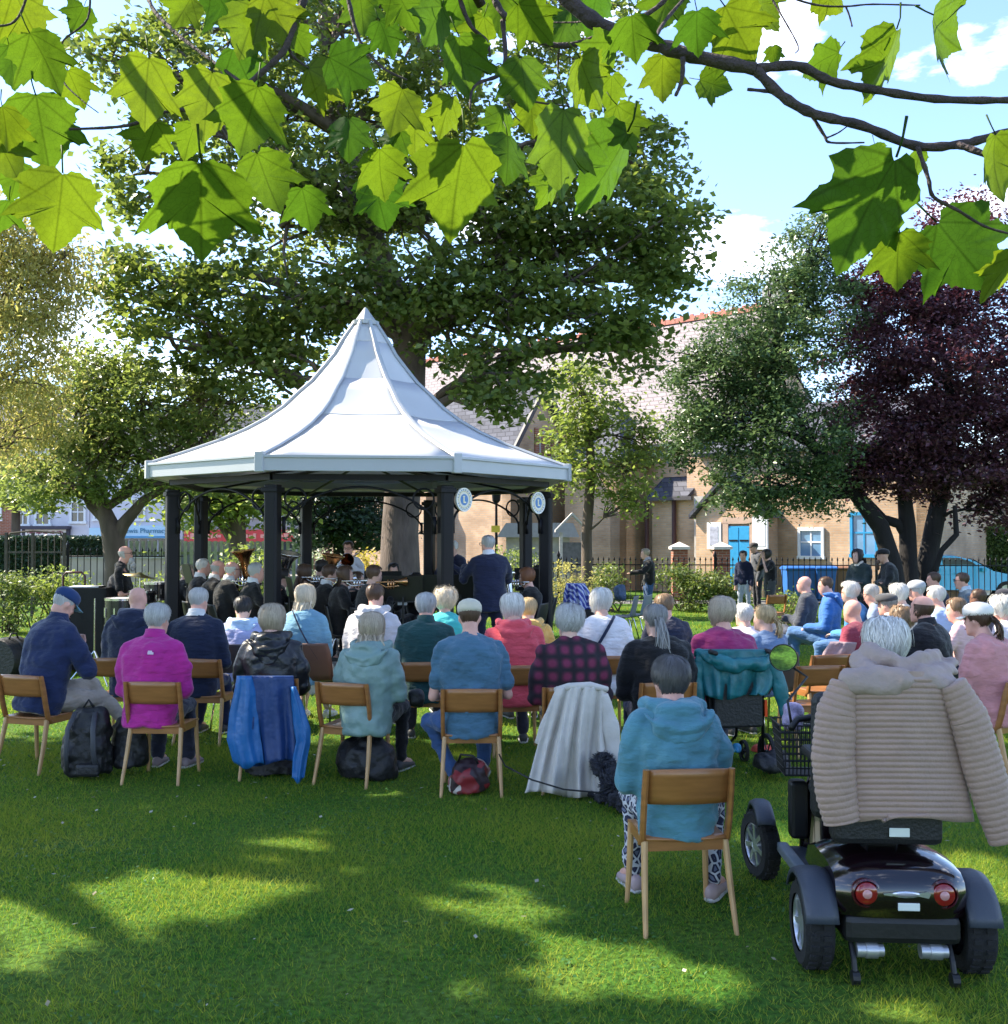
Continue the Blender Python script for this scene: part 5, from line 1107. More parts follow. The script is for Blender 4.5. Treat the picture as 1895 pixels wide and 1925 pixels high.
NP = [0]
def person(label, px, py, D, face=0, pose='sit', z0=0.0, lean=4, arms='lap', head=(0, 0), hair=('short', 'grey'), skin='fair', top=('jacket', 'x', (.1, .1, .1)), legs=('x', (.03, .03, .05)), shoe=(.05, .05, .05), w=1.0, b=1.0, hood=None, collar=None, cap=None, lego='flat', tee=False, extras=(), s_fix=None, group=None, xoff=0.0, long_top=0.0, feetless=False):
    NP[0] += 1; r = np.random.default_rng(100 + NP[0])
    if pose == 'sit': head = (head[0] + r.uniform(-16, 16), head[1] + r.uniform(-4, 9)); lean = lean + r.uniform(-3, 4); face = face + r.uniform(-5, 5)
    roll = r.uniform(-5, 5)
    Pt = A(px, py, D); ztop = Pt.z - z0
    th = R(lean)
    sit = pose == 'sit'
    zh = .53 if sit else None
    if sit: s = max(.66, min(1.22, (ztop - .53 - .222) / (.50 * math.cos(th))))
    else: s = (ztop - .225) / 1.40; zh = .90 * s
    sx = .42 + .55 * s
    # with a given stature the head meets the pixel height exactly by shifting the hips
    U = Vector((0, math.sin(th), math.cos(th))); Fd = Vector((0, math.cos(th), -math.sin(th))); X = Vector((1, 0, 0))
    hip = Vector((0, 0, zh)); neck = hip + U * .50 * s; hs = .93 + .07 * s if s > .8 else .9
    hc = neck + Vector((0, .05, .105 * hs)); 
    dz = (ztop) - (hc.z + .117 * hs); 
    if sit: hip.z += dz * .5; neck.z += dz; hc.z += dz
    else: hip.z += dz; neck.z += dz; hc.z += dz
    zh = hip.z
    rz = R(face)
    t = thing('person', label, 'person', (Pt.x - hc.y * (-math.sin(rz)) + xoff, D - hc.y * math.cos(rz), z0), rz, group)
    if sit: t.rotation_euler[1] = R(r.uniform(-.9, .9))
    vb = .0105 if D < 6 else .0125 if D < 9 else .017 if D < 12.3 else .021 if D < 16 else .026
    near = D < 9
    Mh = Matrix.Translation(hc) @ Matrix.Rotation(R(head[0]), 4, 'Z') @ Matrix.Rotation(R(-head[1]), 4, 'X') @ Matrix.Rotation(R(roll), 4, 'Y') @ Matrix.Scale(hs, 4)
    sw = .160 * sx * w; sh = {k: hip + U * .398 * s + X * k * sw + Vector((0, 0, dz * .4 if sit else 0)) for k in (-1, 1)}
    EL, WR, HD = {}, {}, {}
    for k in (-1, 1):
        am = arms[0 if k < 0 else 1] if isinstance(arms, tuple) else arms
        S_ = sh[k]
        if am == 'lap': EL[k] = S_ + Vector((k * .050 * w, .03, -.27 * s)); WR[k] = Vector((k * .09, .27 * b, zh + .12)); HD[k] = Vector((-k * .6, .8, -.25))
        elif am == 'phone': EL[k] = S_ + Vector((k * .09, .10, -.24 * s)); WR[k] = Vector((k * .055, .34, S_.z - .16)); HD[k] = Vector((-k * .3, .4, .8))
        elif am == 'camera': EL[k] = S_ + Vector((k * .13, .18, -.17 * s)); WR[k] = Vector((k * .06, .20, hc.z - .04)); HD[k] = Vector((-k * .4, .3, .8))
        elif am == 'side': EL[k] = S_ + Vector((k * .05, -.02, -.28 * s)); WR[k] = S_ + Vector((k * .05, .06, -.53 * s)); HD[k] = Vector((0, .1, -1))
        elif am == 'cross': EL[k] = S_ + Vector((k * .06, .06, -.26 * s)); WR[k] = Vector((-k * .1, .22 * b, S_.z - .24)); HD[k] = Vector((-k * 1, .1, .1))
        elif am == 'play': EL[k] = S_ + Vector((k * .13, .12, -.22 * s)); WR[k] = Vector((k * .05, .30, S_.z - .03)); HD[k] = Vector((-k * .4, .7, .3))
        elif am == 'conduct': EL[k] = S_ + Vector((k * .10, .16, -.22 * s)); WR[k] = S_ + Vector((k * .02 - .02, .42, -.08)); HD[k] = Vector((0, 1, .2))
        elif am == 'drum': EL[k] = S_ + Vector((k * .12, .06, -.26 * s)); WR[k] = S_ + Vector((k * .0, .33, -.26)); HD[k] = Vector((-k * .2, 1, 0))
        elif am == 'reach': EL[k] = S_ + Vector((k * .07, .18, -.2 * s)); WR[k] = S_ + Vector((k * .0, .43, -.22)); HD[k] = Vector((0, 1, -.1))
        elif am == 'hip': EL[k] = S_ + Vector((k * .2, -.03, -.24 * s)); WR[k] = S_ + Vector((k * .02, .1, -.38 * s)); HD[k] = Vector((-k, .4, -.2))
        elif am == 'knee': EL[k] = S_ + Vector((k * .07, .02, -.28 * s)); WR[k] = Vector((k * .13, .36, zh + .10)); HD[k] = Vector((0, 1, -.3))
    # legs
    hj, kn, an, to = {}, {}, {}, {}
    for k in (-1, 1):
        hj[k] = hip + Vector((k * .085 * sx * w, .0, -.03))
        if sit:
            sp = .12 if lego != 'wide' else .26
            kn[k] = Vector((k * sp, .44, .50)); an[k] = Vector((k * sp * 1.05, .42 if lego != 'tucked' else .2, .085)); to[k] = an[k] + Vector((k * .02, .15, -.045))
            if lego == 'cross' and k < 0: kn[k] = Vector((.03, .46, .60)); an[k] = Vector((.30, .60, .30)); to[k] = an[k] + Vector((.10, .12, -.05))
            if lego == 'right' and k > 0: kn[k] = Vector((.27, .34, .50)); an[k] = Vector((.25, .24, .085)); to[k] = an[k] + Vector((.08, .13, -.045))
            if lego == 'left' and k < 0: kn[k] = Vector((-.30, .26, .47)); an[k] = Vector((-.12, .16, .085)); to[k] = an[k] + Vector((.05, .14, -.045))
        else:
            kn[k] = Vector((k * .10 * s, .02, .48 * s)); an[k] = Vector((k * .11 * s, -.01, .085)); to[k] = an[k] + Vector((k * .03, .16, -.045))
    # ---- the body: one continuous skin
    m = MB(); rs = []
    hm = MB()
    for z, hw, yf, yb in HEADR: hm.rings([((0, (yf + yb) / 2, z), (hw, 0, 0), (0, (yf - yb) / 2, 0))] * 1, 20, cap=False)
    hv = hm.v; n = 20; nr = len(HEADR)
    m.add([Mh @ Vector(p) for p in hv], [(i * n + k, i * n + (k + 1) % n, (i + 1) * n + (k + 1) % n, (i + 1) * n + k) for i in range(nr - 1) for k in range(n)] + [tuple(range(n - 1, -1, -1)), tuple(range((nr - 1) * n, nr * n))])
    def hell(c, rad, Mr=None): m.ell(Mh @ Vector(c), Vector(rad) * hs, 10, 6, Mh.to_3x3().normalized() @ (Mr or Matrix.Identity(3)))
    hell((0, .096, -.020), (.013, .020, .022)); hell((0, .090, .008), (.009, .016, .03)); hell((0, .088, -.068), (.024, .012, .009)); hell((0, .080, -.105), (.022, .016, .016))
    hell((0, .080, .035), (.055, .016, .010))
    for k in (-1, 1): hell((k * .074, -.006, -.008), (.010, .022, .033), Matrix.Rotation(R(-k * 18), 3, 'Z')); hell((k * .035, .076, -.03), (.02, .014, .018))
    limb(m, [neck - U * .06, neck + Vector((0, .012, .02)), Mh @ Vector((0, -.015, -.06))], [.062, .058, .060])
    rs = []
    for tt, hw, hd in ((-.09, .13, .10), (.0, .15, .11), (.12, .14, .10), (.25, .15, .105), (.36, .16, .10), (.43, .14, .085), (.47, .09, .07), (.50, .055, .055)): rs.append((hip + U * tt * s, X * hw * sx * w * .93, Fd * hd * sx * b * .9))
    m.rings(rs, 16)
    for k in (-1, 1):
        limb(m, [sh[k], EL[k], WR[k]], [.046, .040, .027])
        upv = Vector((0, 0, 1)) if abs(HD[k].normalized().z) < .7 else Vector((0, 1, 0))
        hand(m, WR[k], HD[k], upv, k)
        limb(m, [hj[k], kn[k], an[k]], [.075, .052, .036]); limb(m, [an[k], to[k]], [.035, .028])
    remesh(m.build('body', SK[skin], t, fixn=False), vb * (1.12 if D < 9 else 1.38 if D < 16 else .95), 2)
    # ---- face marks where the face shows
    e = MB()
    for k in (-1, 1): e.ell(Mh @ Vector((k * .032, .087, .012)), Vector((.010, .006, .006)) * hs, 8, 5, Mh.to_3x3().normalized())
    e.build('eyes', mat('eye_dark', (.03, .025, .02), .3, .1), t, smooth=True)
    e = MB(); e.ell(Mh @ Vector((0, .1005, -.068)), Vector((.02, .004, .005)) * hs, 10, 5, Mh.to_3x3().normalized()); e.build('mouth', mat('lip', (.38, .14, .12), .5, .1), t, smooth=True)
    # ---- top
    kind, nm, col = top[:3]; cm = top[3] if len(top) > 3 else clothmat(nm, col)
    puff = {'jacket': .022, 'shirt': .008, 'puffer': .034, 'fleece': .026, 'suit': .016}[kind]
    m = MB(); rs = []
    for tt, hw, hd, yo in ((-.115 - long_top, .155, .125, 0), (-.03, .165, .13, 0), (.06, .163, .125, -.005), (.16, .163, .122, -.012), (.26, .17, .122, -.018), (.35, .178, .12, -.02), (.41, .165, .105, -.015), (.452, .125, .082, -.008), (.482, .075, .068, 0)):
        rs.append((hip + U * tt * s + Fd * yo, X * (hw * sx * w + puff * .8), Fd * (hd * sx * b + puff * .8)))
    m.rings(rs, 20)
    for k in (-1, 1):
        f = puff
        if tee: mid = sh[k].lerp(EL[k], .72); limb(m, [sh[k], mid], [.058 + f * .3, .064])
        else: limb(m, [sh[k], sh[k].lerp(EL[k], .5) + Vector((k * .01, -.01, 0)), EL[k], WR[k]], [.050 + f * .8, .053 + f, .048 + f, .036 + f * .7])
    m.ell(neck - U * .055 + Vector((0, -.012, 0)), (.105 * sx * w, .085, .05), 12, 6)
    for k in (-1, 1): limb(m, [neck - U * .045 + Vector((k * .03, -.01, 0)), sh[k] + U * .012], [.055 + puff * .4, .050 + puff * .7])
    o = m.build({'jacket': 'jacket', 'shirt': 'shirt', 'puffer': 'jacket', 'fleece': 'fleece', 'suit': 'jacket'}[kind], cm, t, fixn=False); remesh(o, vb * 1.18, 3 if near else 2, .020 if near else .014, .11 if kind != 'shirt' else .08)
    if tee:
        pass
    # ---- trousers
    lm = legs[2] if len(legs) > 2 else clothmat('leg_' + legs[0], legs[1])
    m = MB()
    m.rings([(hip + U * tt * s, X * hw * sx * w, Fd * hd * sx * b) for tt, hw, hd in ((-.11, .14, .11), (-.04, .158, .118), (.03, .15, .11), (.07, .13, .095))], 16)
    for k in (-1, 1): limb(m, [hj[k], hj[k].lerp(kn[k], .5), kn[k], kn[k].lerp(an[k], .5), an[k] + Vector((0, 0, .02))], [.098 * (w + 1) / 2, .088 * (w + 1) / 2, .070, .060, .052])
    remesh(m.build('trousers', lm, t, fixn=False), vb * (1.3 if D < 9 else 1.6 if D < 16 else 1.1), 2, .02, .1)
    if not feetless:
        for k in (-1, 1):
            d = (to[k] - an[k]); d.z = 0; d.normalize(); sd = Vector((d.y, -d.x, 0)); m = MB(); bz = an[k].z - .085
            rr = []
            for u, hw, top_, in ((-.07, .028, .075), (-.04, .037, .09), (.03, .040, .085), (.10, .046, .06), (.16, .043, .048), (.20, .026, .035)):
                rr.append((an[k] + d * u + Vector((0, 0, bz + top_ / 2 - an[k].z)), sd * hw, Vector((0, 0, top_ / 2))))
            m.rings(rr, 10); so = m.build('shoe', mat('shoe_%.2f_%.2f_%.2f' % shoe, shoe, .6, .1), t, smooth=True)
            m = MB(); m.rings([(an[k] + d * u + Vector((0, 0, bz + .008 - an[k].z)), sd * (hw + .004), Vector((0, 0, .010))) for u, hw in ((-.075, .022), (-.045, .037), (.03, .040), (.1, .047), (.165, .043), (.206, .02))], 10); m.build('sole', mat('sole_pale', (.5, .48, .46), .7, .1), so, smooth=True)
    # ---- hair
    if hair and hair[0] != 'none':
        st = hair[0]; base = {'pony': 'pony', 'long': 'long'}.get(st, st)
        V, Fa, T = hair_mesh(base, r, 1000 if D < 6 else 620 if D < 9 else 320 if D < 13 else 130)
        if st == 'pony':
            L = hair[2] if len(hair) > 2 else .26
            lock(V, Fa, T, (0, -.115, .02), (.0, -.15, .02 - L), .012, .028, r, 90)
        if st == 'long':
            L = hair[2] if len(hair) > 2 else .25
            for ax in (-.062, -.035, 0, .035, .062): lock(V, Fa, T, (ax, -.08 + abs(ax) * .6, -.03), (ax * 1.25, -.12 + abs(ax) * .5, -.10 - L), .018, .02, r, 40)
        me = bpy.data.meshes.new('hair'); me.from_pydata([tuple(Mh @ Vector(p)) for p in V], [], Fa); at = me.attributes.new('tone', 'FLOAT', 'POINT'); at.data.foreach_set('value', T)
        put('hair', me, hairmat(hair[1], HC[hair[1]]), t, smooth=True)
    # ---- hood, collar, cap
    if hood:
        m = MB(); hmat = clothmat('hood_' + nm, hood) if not isinstance(hood, bool) else cm; pts = []
        for i in range(15):
            a = math.pi * (-.12 + 1.24 * i / 14); pts.append(neck + Vector((math.cos(a) * .115 * w, .045 - math.sin(a) * .105, .0 - .02 * math.sin(a))))
        m.tube(pts, [.028 + .030 * math.sin(math.pi * i / 14) for i in range(15)], 10)
        m.ell(neck + Vector((0, -.115, -.085)), (.125 * w, .048, .10), 14, 8, Matrix.Rotation(R(-14), 3, 'X'))
        m.ell(neck + Vector((0, -.10, -.005)), (.10 * w, .05, .04), 14, 8)
        for dz_, hw_, rr_ in ((-.07, .15, .022), (-.125, .135, .020), (-.18, .10, .017)):
            m.tube([neck + Vector((math.cos(a) * hw_ * w, -.075 - .085 * math.sin(a) ** .7, -.02 + (dz_ + .0) * math.sin(a) ** 1.3)) for a in np.linspace(.02, math.pi - .02, 13)], [rr_ * (.5 + .5 * math.sin(math.pi * i / 12)) for i in range(13)], 8)
        remesh(m.build('hood', hmat, t, fixn=False), vb, 3, .015, .08)
    if collar:
        m = MB(); cmat = clothmat('collar_%.2f_%.2f_%.2f' % tuple(collar), collar) if not isinstance(collar, bool) else cm; prof = []
        rings_ = [(neck + Vector((0, .006, -.035)), X * .092 * w, Vector((0, .085, -.02))), (neck + Vector((0, .006, .0)), X * .080, Vector((0, .074, -.018))), (neck + Vector((0, .010, .035)), X * .073, Vector((0, .069, -.015))), (neck + Vector((0, .010, .037)), X * .063, Vector((0, .060, -.013))), (neck + Vector((0, .006, -.02)), X * .066, Vector((0, .062, -.013)))]
        m.rings(rings_, 22, cap=False); m.build('collar', cmat, t, smooth=True)
    if cap:
        ccol, kind_ = cap[:2]; cmt = clothmat('cap_%.2f_%.2f_%.2f' % tuple(ccol), ccol, bump=.15); m = MB(); rr = []
        if kind_ in ('ball', 'bucket'):
            for z, k_ in ((.028, 1.0), (.05, 1.03), (.08, 1.02), (.105, .86), (.122, .58), (.131, .25), (.133, .04)): 
                hw, yf, yb = head_at(min(z, .05)); co_ = .012 if not hair or hair[0] in ('crop', 'none') else .020; rr.append((Mh @ Vector((0, (yf + yb) / 2, z + co_ - .008)), Mh.to_3x3() @ Vector(((hw + co_) * k_, 0, 0)), Mh.to_3x3() @ Vector((0, ((yf - yb) / 2 + co_) * k_, 0))))
        else:
            for z, k_ in ((.05, 1.02), (.065, 1.12), (.085, 1.10), (.11, .92), (.122, .6), (.126, .1)): 
                hw, yf, yb = head_at(.05); rr.append((Mh @ Vector((0, (yf + yb) / 2 + .012, z)), Mh.to_3x3() @ Vector(((hw + .012) * k_, 0, 0)), Mh.to_3x3() @ Vector((0, ((yf - yb) / 2 + .012) * k_, 0))))
        m.rings(rr, 24); co = m.build('cap', cmt, t, smooth=True)
        if kind_ != 'bucket':
            m = MB(); P2 = []
            for i in range(7):
                row = []
                for j in range(5):
                    a = R(-52 + 104 * i / 6); q = head_pt(a, .035, .012); e_ = (.075 if kind_ == 'ball' else .045) * (j / 4) * math.cos(a * .95); row.append(Mh @ (q + Vector((0, e_, -.012 * (j / 4) ** 1.5 - .02 * (abs(a)) ** 2 * j / 4 + (.012 if kind_ != 'ball' else 0)))))
                P2.append(row)
            m.grid(P2); o = m.build('peak', clothmat('peak_%.2f_%.2f_%.2f' % tuple(cap[2] if len(cap) > 2 else ccol), cap[2] if len(cap) > 2 else ccol), co, smooth=True); sm = o.modifiers.new('thick', 'SOLIDIFY'); sm.thickness = .006
    for ex in extras:
        if ex[0] == 'beard':
            m = MB(); m.ell(Mh @ Vector((0, .085, -.10)), (.058, .035, .05)); m.rings([(Mh @ Vector((0, .09, -.10)), X * .052, Vector((0, .03, 0))), (Mh @ Vector((0, .10, -.17)), X * .045, Vector((0, .028, 0))), (Mh @ Vector((0, .095, -.24)), X * .022, Vector((0, .018, 0)))], 12); o = m.build('beard', clothmat('beard_' + ex[1], HC[ex[1]], .25, .8, 60), t, fixn=False); remesh(o, .012, 2, .03, .03)
        if ex[0] == 'glasses':
            m = MB()
            for k in (-1, 1):
                c = Vector((k * .034, .102, .010)); pts = [Mh @ (c + Vector((.026 * math.cos(a), 0, .020 * math.sin(a)))) for a in np.linspace(0, 2 * math.pi, 15)]; m.tube(pts, .0028, 5); m.tube([Mh @ Vector((k * .06, .10, .012)), Mh @ Vector((k * .082, .0, .014))], .0028, 5)
            m.tube([Mh @ Vector((-.01, .104, .014)), Mh @ Vector((.01, .104, .014))], .0028, 5); m.build('glasses', mat('glasses_frame', (.03, .03, .035), .3, .1), t, smooth=True)
        if ex[0] == 'strap':
            m = MB(); pts = []
            k = ex[2]; P0 = neck + Vector((k * .085 * w, -.02, -.01)); P1 = hip + U * .10 * s + X * (-k * .19 * sx * w) + Fd * -.08
            for i in range(9):
                tt = i / 8; q = P0.lerp(P1, tt); q += Fd * -(.105 * sx * b + puff + .02) * math.sin(math.pi * (.18 + .64 * tt)); pts.append(q)
            m.tube(pts, .017, 6, flat=.3, up=(1, 0, 1)); m.build('bag_strap', clothmat('strap_%.2f' % ex[1][2], ex[1]), t, smooth=True)
        if ex[0] == 'tie':
            m = MB(); m.prism([(-.02, -.02), (.02, -.02), (.035, -.30), (0, -.34), (-.035, -.30)], .012, axis=1); o = m.build('tie', clothmat('tie_%.2f' % ex[1][0], ex[1]), t); o.location = neck + Vector((0, .125 * sx * b, -.04))
        if ex[0] == 'badge':
            m = MB(); q = hip + U * .37 * s + X * .06 + Fd * -(.13 * sx * b + puff + .022); m.box(q, (.045, .006, .016)); m.box(q + Vector((-.004, 0, .014)), (.03, .006, .012)); m.build('chest_emblem', mat('emblem_pale', (.62, .48, .62), .7, .05), t)
        if ex[0] == 'shirt_front':
            m = MB(); m.prism([(-.05, -.02), (.05, -.02), (.012, -.30), (-.012, -.30)], .02, axis=1); o = m.build('shirt_front', clothmat('shirtfront', (.7, .7, .72)), t); o.location = neck + Vector((0, .118 * sx * b, -.03))
    return t
# ================================================================ CHAIRS
M_ply = mat('chair_plywood', (.30, .125, .038), .35, .18, 6, .05, 40, coat=.25, stretch=(1, 1, 6)); M_beech = mat('chair_beech', (.46, .27, .12), .45, .15, 6, .05, 40, stretch=(4, 4, 1))
PROTO = {}
def wooden_chair(label, loc, rz, tint=None):
    if 'wood' not in PROTO:
        t = thing('wooden_chair', label, 'chair', loc, rz, 'wooden chairs set out on the lawn')
        m = MB(); rows = []
        for j in range(7):
            y = -.19 + .38 * j / 6; rows.append([((-.20 + .40 * i / 6) * (1 - .04 * (1 - j / 6)), y, .432 - .016 * math.sin(math.pi * i / 6) * math.sin(math.pi * (.15 + .7 * j / 6)) - (.012 if j == 6 else 0)) for i in range(7)])
        m.grid(rows); o = m.build('seat', M_ply, t, smooth=True); sm = o.modifiers.new('thick', 'SOLIDIFY'); sm.thickness = .013
        m = MB(); rows = []
        for j in range(6):
            z = .595 + .165 * j / 5; rows.append([(-.195 + .39 * i / 8, -.215 - .045 * (j / 5) + .028 * (1 - ((i - 4) / 4) ** 2) * -1 + .01, z + (.008 * (1 - ((i - 4) / 4) ** 2) if j == 5 else 0)) for i in range(9)])
        m.grid(rows); o = m.build('backrest', M_ply, t, smooth=True); sm = o.modifiers.new('thick', 'SOLIDIFY'); sm.thickness = .013
        for k in (-1, 1):
            m = MB(); pts = [(k * .205, -.125, .385), (k * .205, -.165, .42), (k * .207, -.195, .52), (k * .207, -.225, .66), (k * .205, -.25, .765)]
            m.rings([(Vector(p), Vector((.016, 0, 0)), Vector((0, .026, 0)) if i < 4 else Vector((0, .020, 0))) for i, p in enumerate(pts)], 8); m.build('upright', M_ply, t, smooth='auto')
            m = MB(); m.rings([((k * .195, -.165, .415), (.017, 0, 0), (0, .024, 0)), ((k * .205, -.21, .22), (.016, 0, 0), (0, .021, 0)), ((k * .216, -.275, 0), (.012, 0, 0), (0, .015, 0))], 8); m.build('leg', M_beech, t, smooth='auto')
            m = MB(); m.rings([((k * .190, .150, .415), (.017, 0, 0), (0, .022, 0)), ((k * .196, .165, .2), (.016, 0, 0), (0, .019, 0)), ((k * .205, .185, 0), (.012, 0, 0), (0, .014, 0))], 8); m.build('leg', M_beech, t, smooth='auto')
            m = MB(); m.box((k * .188, -.005, .395), (.022, .34, .05)); m.build('side_rail', M_ply, t)
        m = MB(); m.box((0, -.165, .392), (.37, .022, .055)); m.build('seat_rail', M_ply, t); m = MB(); m.box((0, .15, .395), (.36, .022, .045)); m.build('seat_rail', M_ply, t)
        PROTO['wood'] = t; return t
    t = copy_tree(PROTO['wood']); t.location = loc; t.rotation_euler = (0, 0, rz); t['label'] = label; return t
M_chrome = mat('chrome', (.6, .6, .62), .18, .05, metal=1.0)
def plastic_chair(label, loc, rz, col):
    t = thing('plastic_chair', label, 'chair', loc, rz, 'moulded plastic chairs'); m = MB(); rows = []
    prof = [(.22, .42), (.18, .445), (.05, .435), (-.1, .43), (-.17, .45), (-.2, .52), (-.225, .62), (-.25, .74), (-.26, .80), (-.262, .82)]
    for y, z in prof:
        wd = .215 if z < .5 else .21 - .03 * max(0, z - .7) / .1
        rows.append([(-wd + 2 * wd * i / 8, y + (.03 * ((i - 4) / 4) ** 2 if z > .5 else 0), z + (.018 * ((i - 4) / 4) ** 2 if z < .5 else 0)) for i in range(9)])
    m.grid(rows); o = m.build('shell', mat('shell_%.2f_%.2f' % (col[0], col[1]), col, .45, .08, 6), t, smooth=True); s = o.modifiers.new('thick', 'SOLIDIFY'); s.thickness = .008
    for k in (-1, 1):
        MB().tube([(k * .19, .20, 0), (k * .175, .15, .40), (k * .17, .1, .425)], .011, 8).build('leg', M_chrome, t, smooth=True); MB().tube([(k * .20, -.24, 0), (k * .175, -.14, .40), (k * .17, -.1, .425)], .011, 8).build('leg', M_chrome, t, smooth=True)
    MB().tube([(-.17, 0, .42), (.17, 0, .42)], .011, 8).build('seat_bar', M_chrome, t); return t
def chair_for(p, label, kind='wood', dy=.06, rot=0, col=(.08, .06, .06), dx=0):
    rz = p.rotation_euler.z + R(rot); o = Vector((-math.sin(rz), math.cos(rz), 0)) * dy + Vector((math.cos(rz), math.sin(rz), 0)) * dx
    loc = Vector(p.location) + o
    return wooden_chair(label, loc, rz) if kind == 'wood' else plastic_chair(label, loc, rz, col)

# ================================================================ PEOPLE IN THE PICTURE
NAVY = (.012, .018, .055); BLK = (.010, .010, .014)
# ---- near row
p = person('person in navy fleece and navy cap looking down at their hands, beige trousers, legs crossed', 118, 1108, 8.5, -32, lean=12, arms='phone', head=(-25, 34), hair=('crop', 'silver'), skin='pink', top=('fleece', 'navyfleece', (.014, .024, .075)), legs=('beige', (.33, .28, .23)), shoe=(.03, .035, .06), w=1.14, b=1.1, cap=((.012, .035, .12), 'ball', (.10, .22, .30)), lego='cross', collar=True)
chair_for(p, 'wooden chair under the person in navy cap at the far left', rot=14, dy=.03)
A1 = p
p = person('person in bright magenta pink fleece with short grey hair', 297, 1137, 8.05, -4, lean=4, hair=('short', 'silver'), skin='pink', top=('fleece', 'magenta', (.40, .020, .22)), legs=('darkjean', (.02, .022, .04)), shoe=(.22, .17, .18), w=1.12, collar=True, extras=(('badge',),))
chair_for(p, 'wooden chair under the person in magenta fleece', rot=2, dx=.09)
p = person('person in black rain jacket with fair bob, blue coat over their chair', 515, 1141, 8.15, 2, hair=('bob', 'ash'), top=('jacket', 'blackrain', (.012, .013, .02), mat('rain_black', (.012, .013, .020), .38, .2, 9, .6, 14)), legs=('black', (.02, .02, .025)), w=1.12, hood=True)
A3c = chair_for(p, 'wooden chair draped with a bright blue coat')
p = person('person in sage green hooded rain jacket with loose fair hair', 697, 1156, 7.9, -10, hair=('long', 'ash', .08), top=('jacket', 'sage', (.16, .25, .24), mat('rain_sage', (.17, .265, .25), .5, .12, 8, .6, 12)), legs=('black', (.012, .012, .016)), w=1.18, b=1.15, hood=True, long_top=.05)
chair_for(p, 'wooden chair turned slightly, under the person in sage green jacket', rot=-4, dx=-.12)
p = person('person in blue-grey T-shirt, jeans and beige cap', 886, 1130, 7.62, 6, lean=3, hair=('crop', 'brown'), skin='pink', top=('shirt', 'slateblue', (.055, .13, .20)), legs=('jean', (.035, .08, .20)), shoe=(.25, .1, .08), w=1.18, b=1.2, tee=True, arms='knee', cap=((.52, .48, .38), 'ball'), lego='left', head=(-10, 4))
chair_for(p, 'wooden chair under the person in blue-grey T-shirt', rot=-5)
p = person('person in dark burgundy check top with short spiky white hair', 1073, 1142, 7.7, 4, hair=('fluffy', 'silver'), top=('jacket', 'burgundy', (.045, .012, .028)), legs=('black', (.02, .02, .025)), w=1.15, head=(0, 0))
# check pattern for that top
def check_mat():
    m, nt, b = nodes_of('check_burgundy'); N, L = nt.nodes, nt.links; t = N.new('ShaderNodeTexCoord'); prev = None
    for d in ('X', 'Z'):
        w = N.new('ShaderNodeTexWave'); w.bands_direction = d; w.inputs['Scale'].default_value = 3.2; w.inputs['Distortion'].default_value = 1.5; L.new(t.outputs['Object'], w.inputs['Vector'])
        if prev is None: prev = w
        else:
            mm = N.new('ShaderNodeMath'); mm.operation = 'MULTIPLY'; L.new(prev.outputs['Fac'], mm.inputs[0]); L.new(w.outputs['Fac'], mm.inputs[1]); prev = mm
    r = N.new('ShaderNodeValToRGB'); r.color_ramp.elements[0].color = (.012, .008, .014, 1); r.color_ramp.elements[1].color = (.15, .018, .055, 1); r.color_ramp.elements[1].position = .7
    L.new(prev.outputs[0], r.inputs['Fac']); L.new(r.outputs['Color'], b.inputs['Base Color']); b.inputs['Roughness'].default_value = .9; return m
for c in p.children:
    if c.name.startswith('jacket'): c.data.materials[0] = check_mat()
A6c = chair_for(p, 'wooden chair draped with a long beige coat', rot=-6)
def pattern_mat():
    m, nt, b = nodes_of('patterned_trousers'); N, L = nt.nodes, nt.links; t = N.new('ShaderNodeTexCoord'); v = N.new('ShaderNodeTexVoronoi'); v.feature = 'DISTANCE_TO_EDGE'; v.inputs['Scale'].default_value = 20; L.new(t.outputs['Object'], v.inputs['Vector'])
    r = N.new('ShaderNodeValToRGB'); r.color_ramp.interpolation = 'CONSTANT'; e = r.color_ramp.elements; e[0].color = (.50, .50, .54, 1); e[1].position = .09; e[1].color = (.012, .014, .045, 1); k = e.new(.26); k.color = (.12, .14, .22, 1)
    L.new(v.outputs['Distance'], r.inputs['Fac']); L.new(r.outputs['Color'], b.inputs['Base Color']); b.inputs['Roughness'].default_value = .8; return m
p = person('person in teal hooded sweatshirt and patterned trousers, nearest the camera', 1266, 1238, 5.12, 3, lean=2, hair=('short', 'darkgrey'), skin='pink', top=('fleece', 'teal', (.075, .21, .27)), legs=('pattern', (.2, .2, .25), pattern_mat()), shoe=(.34, .25, .25), w=1.12, b=1.15, hood=True, long_top=.02, head=(6, -4), lego='right')
chair_for(p, 'nearest wooden chair, under the person in teal sweatshirt', rot=0, dy=.04)
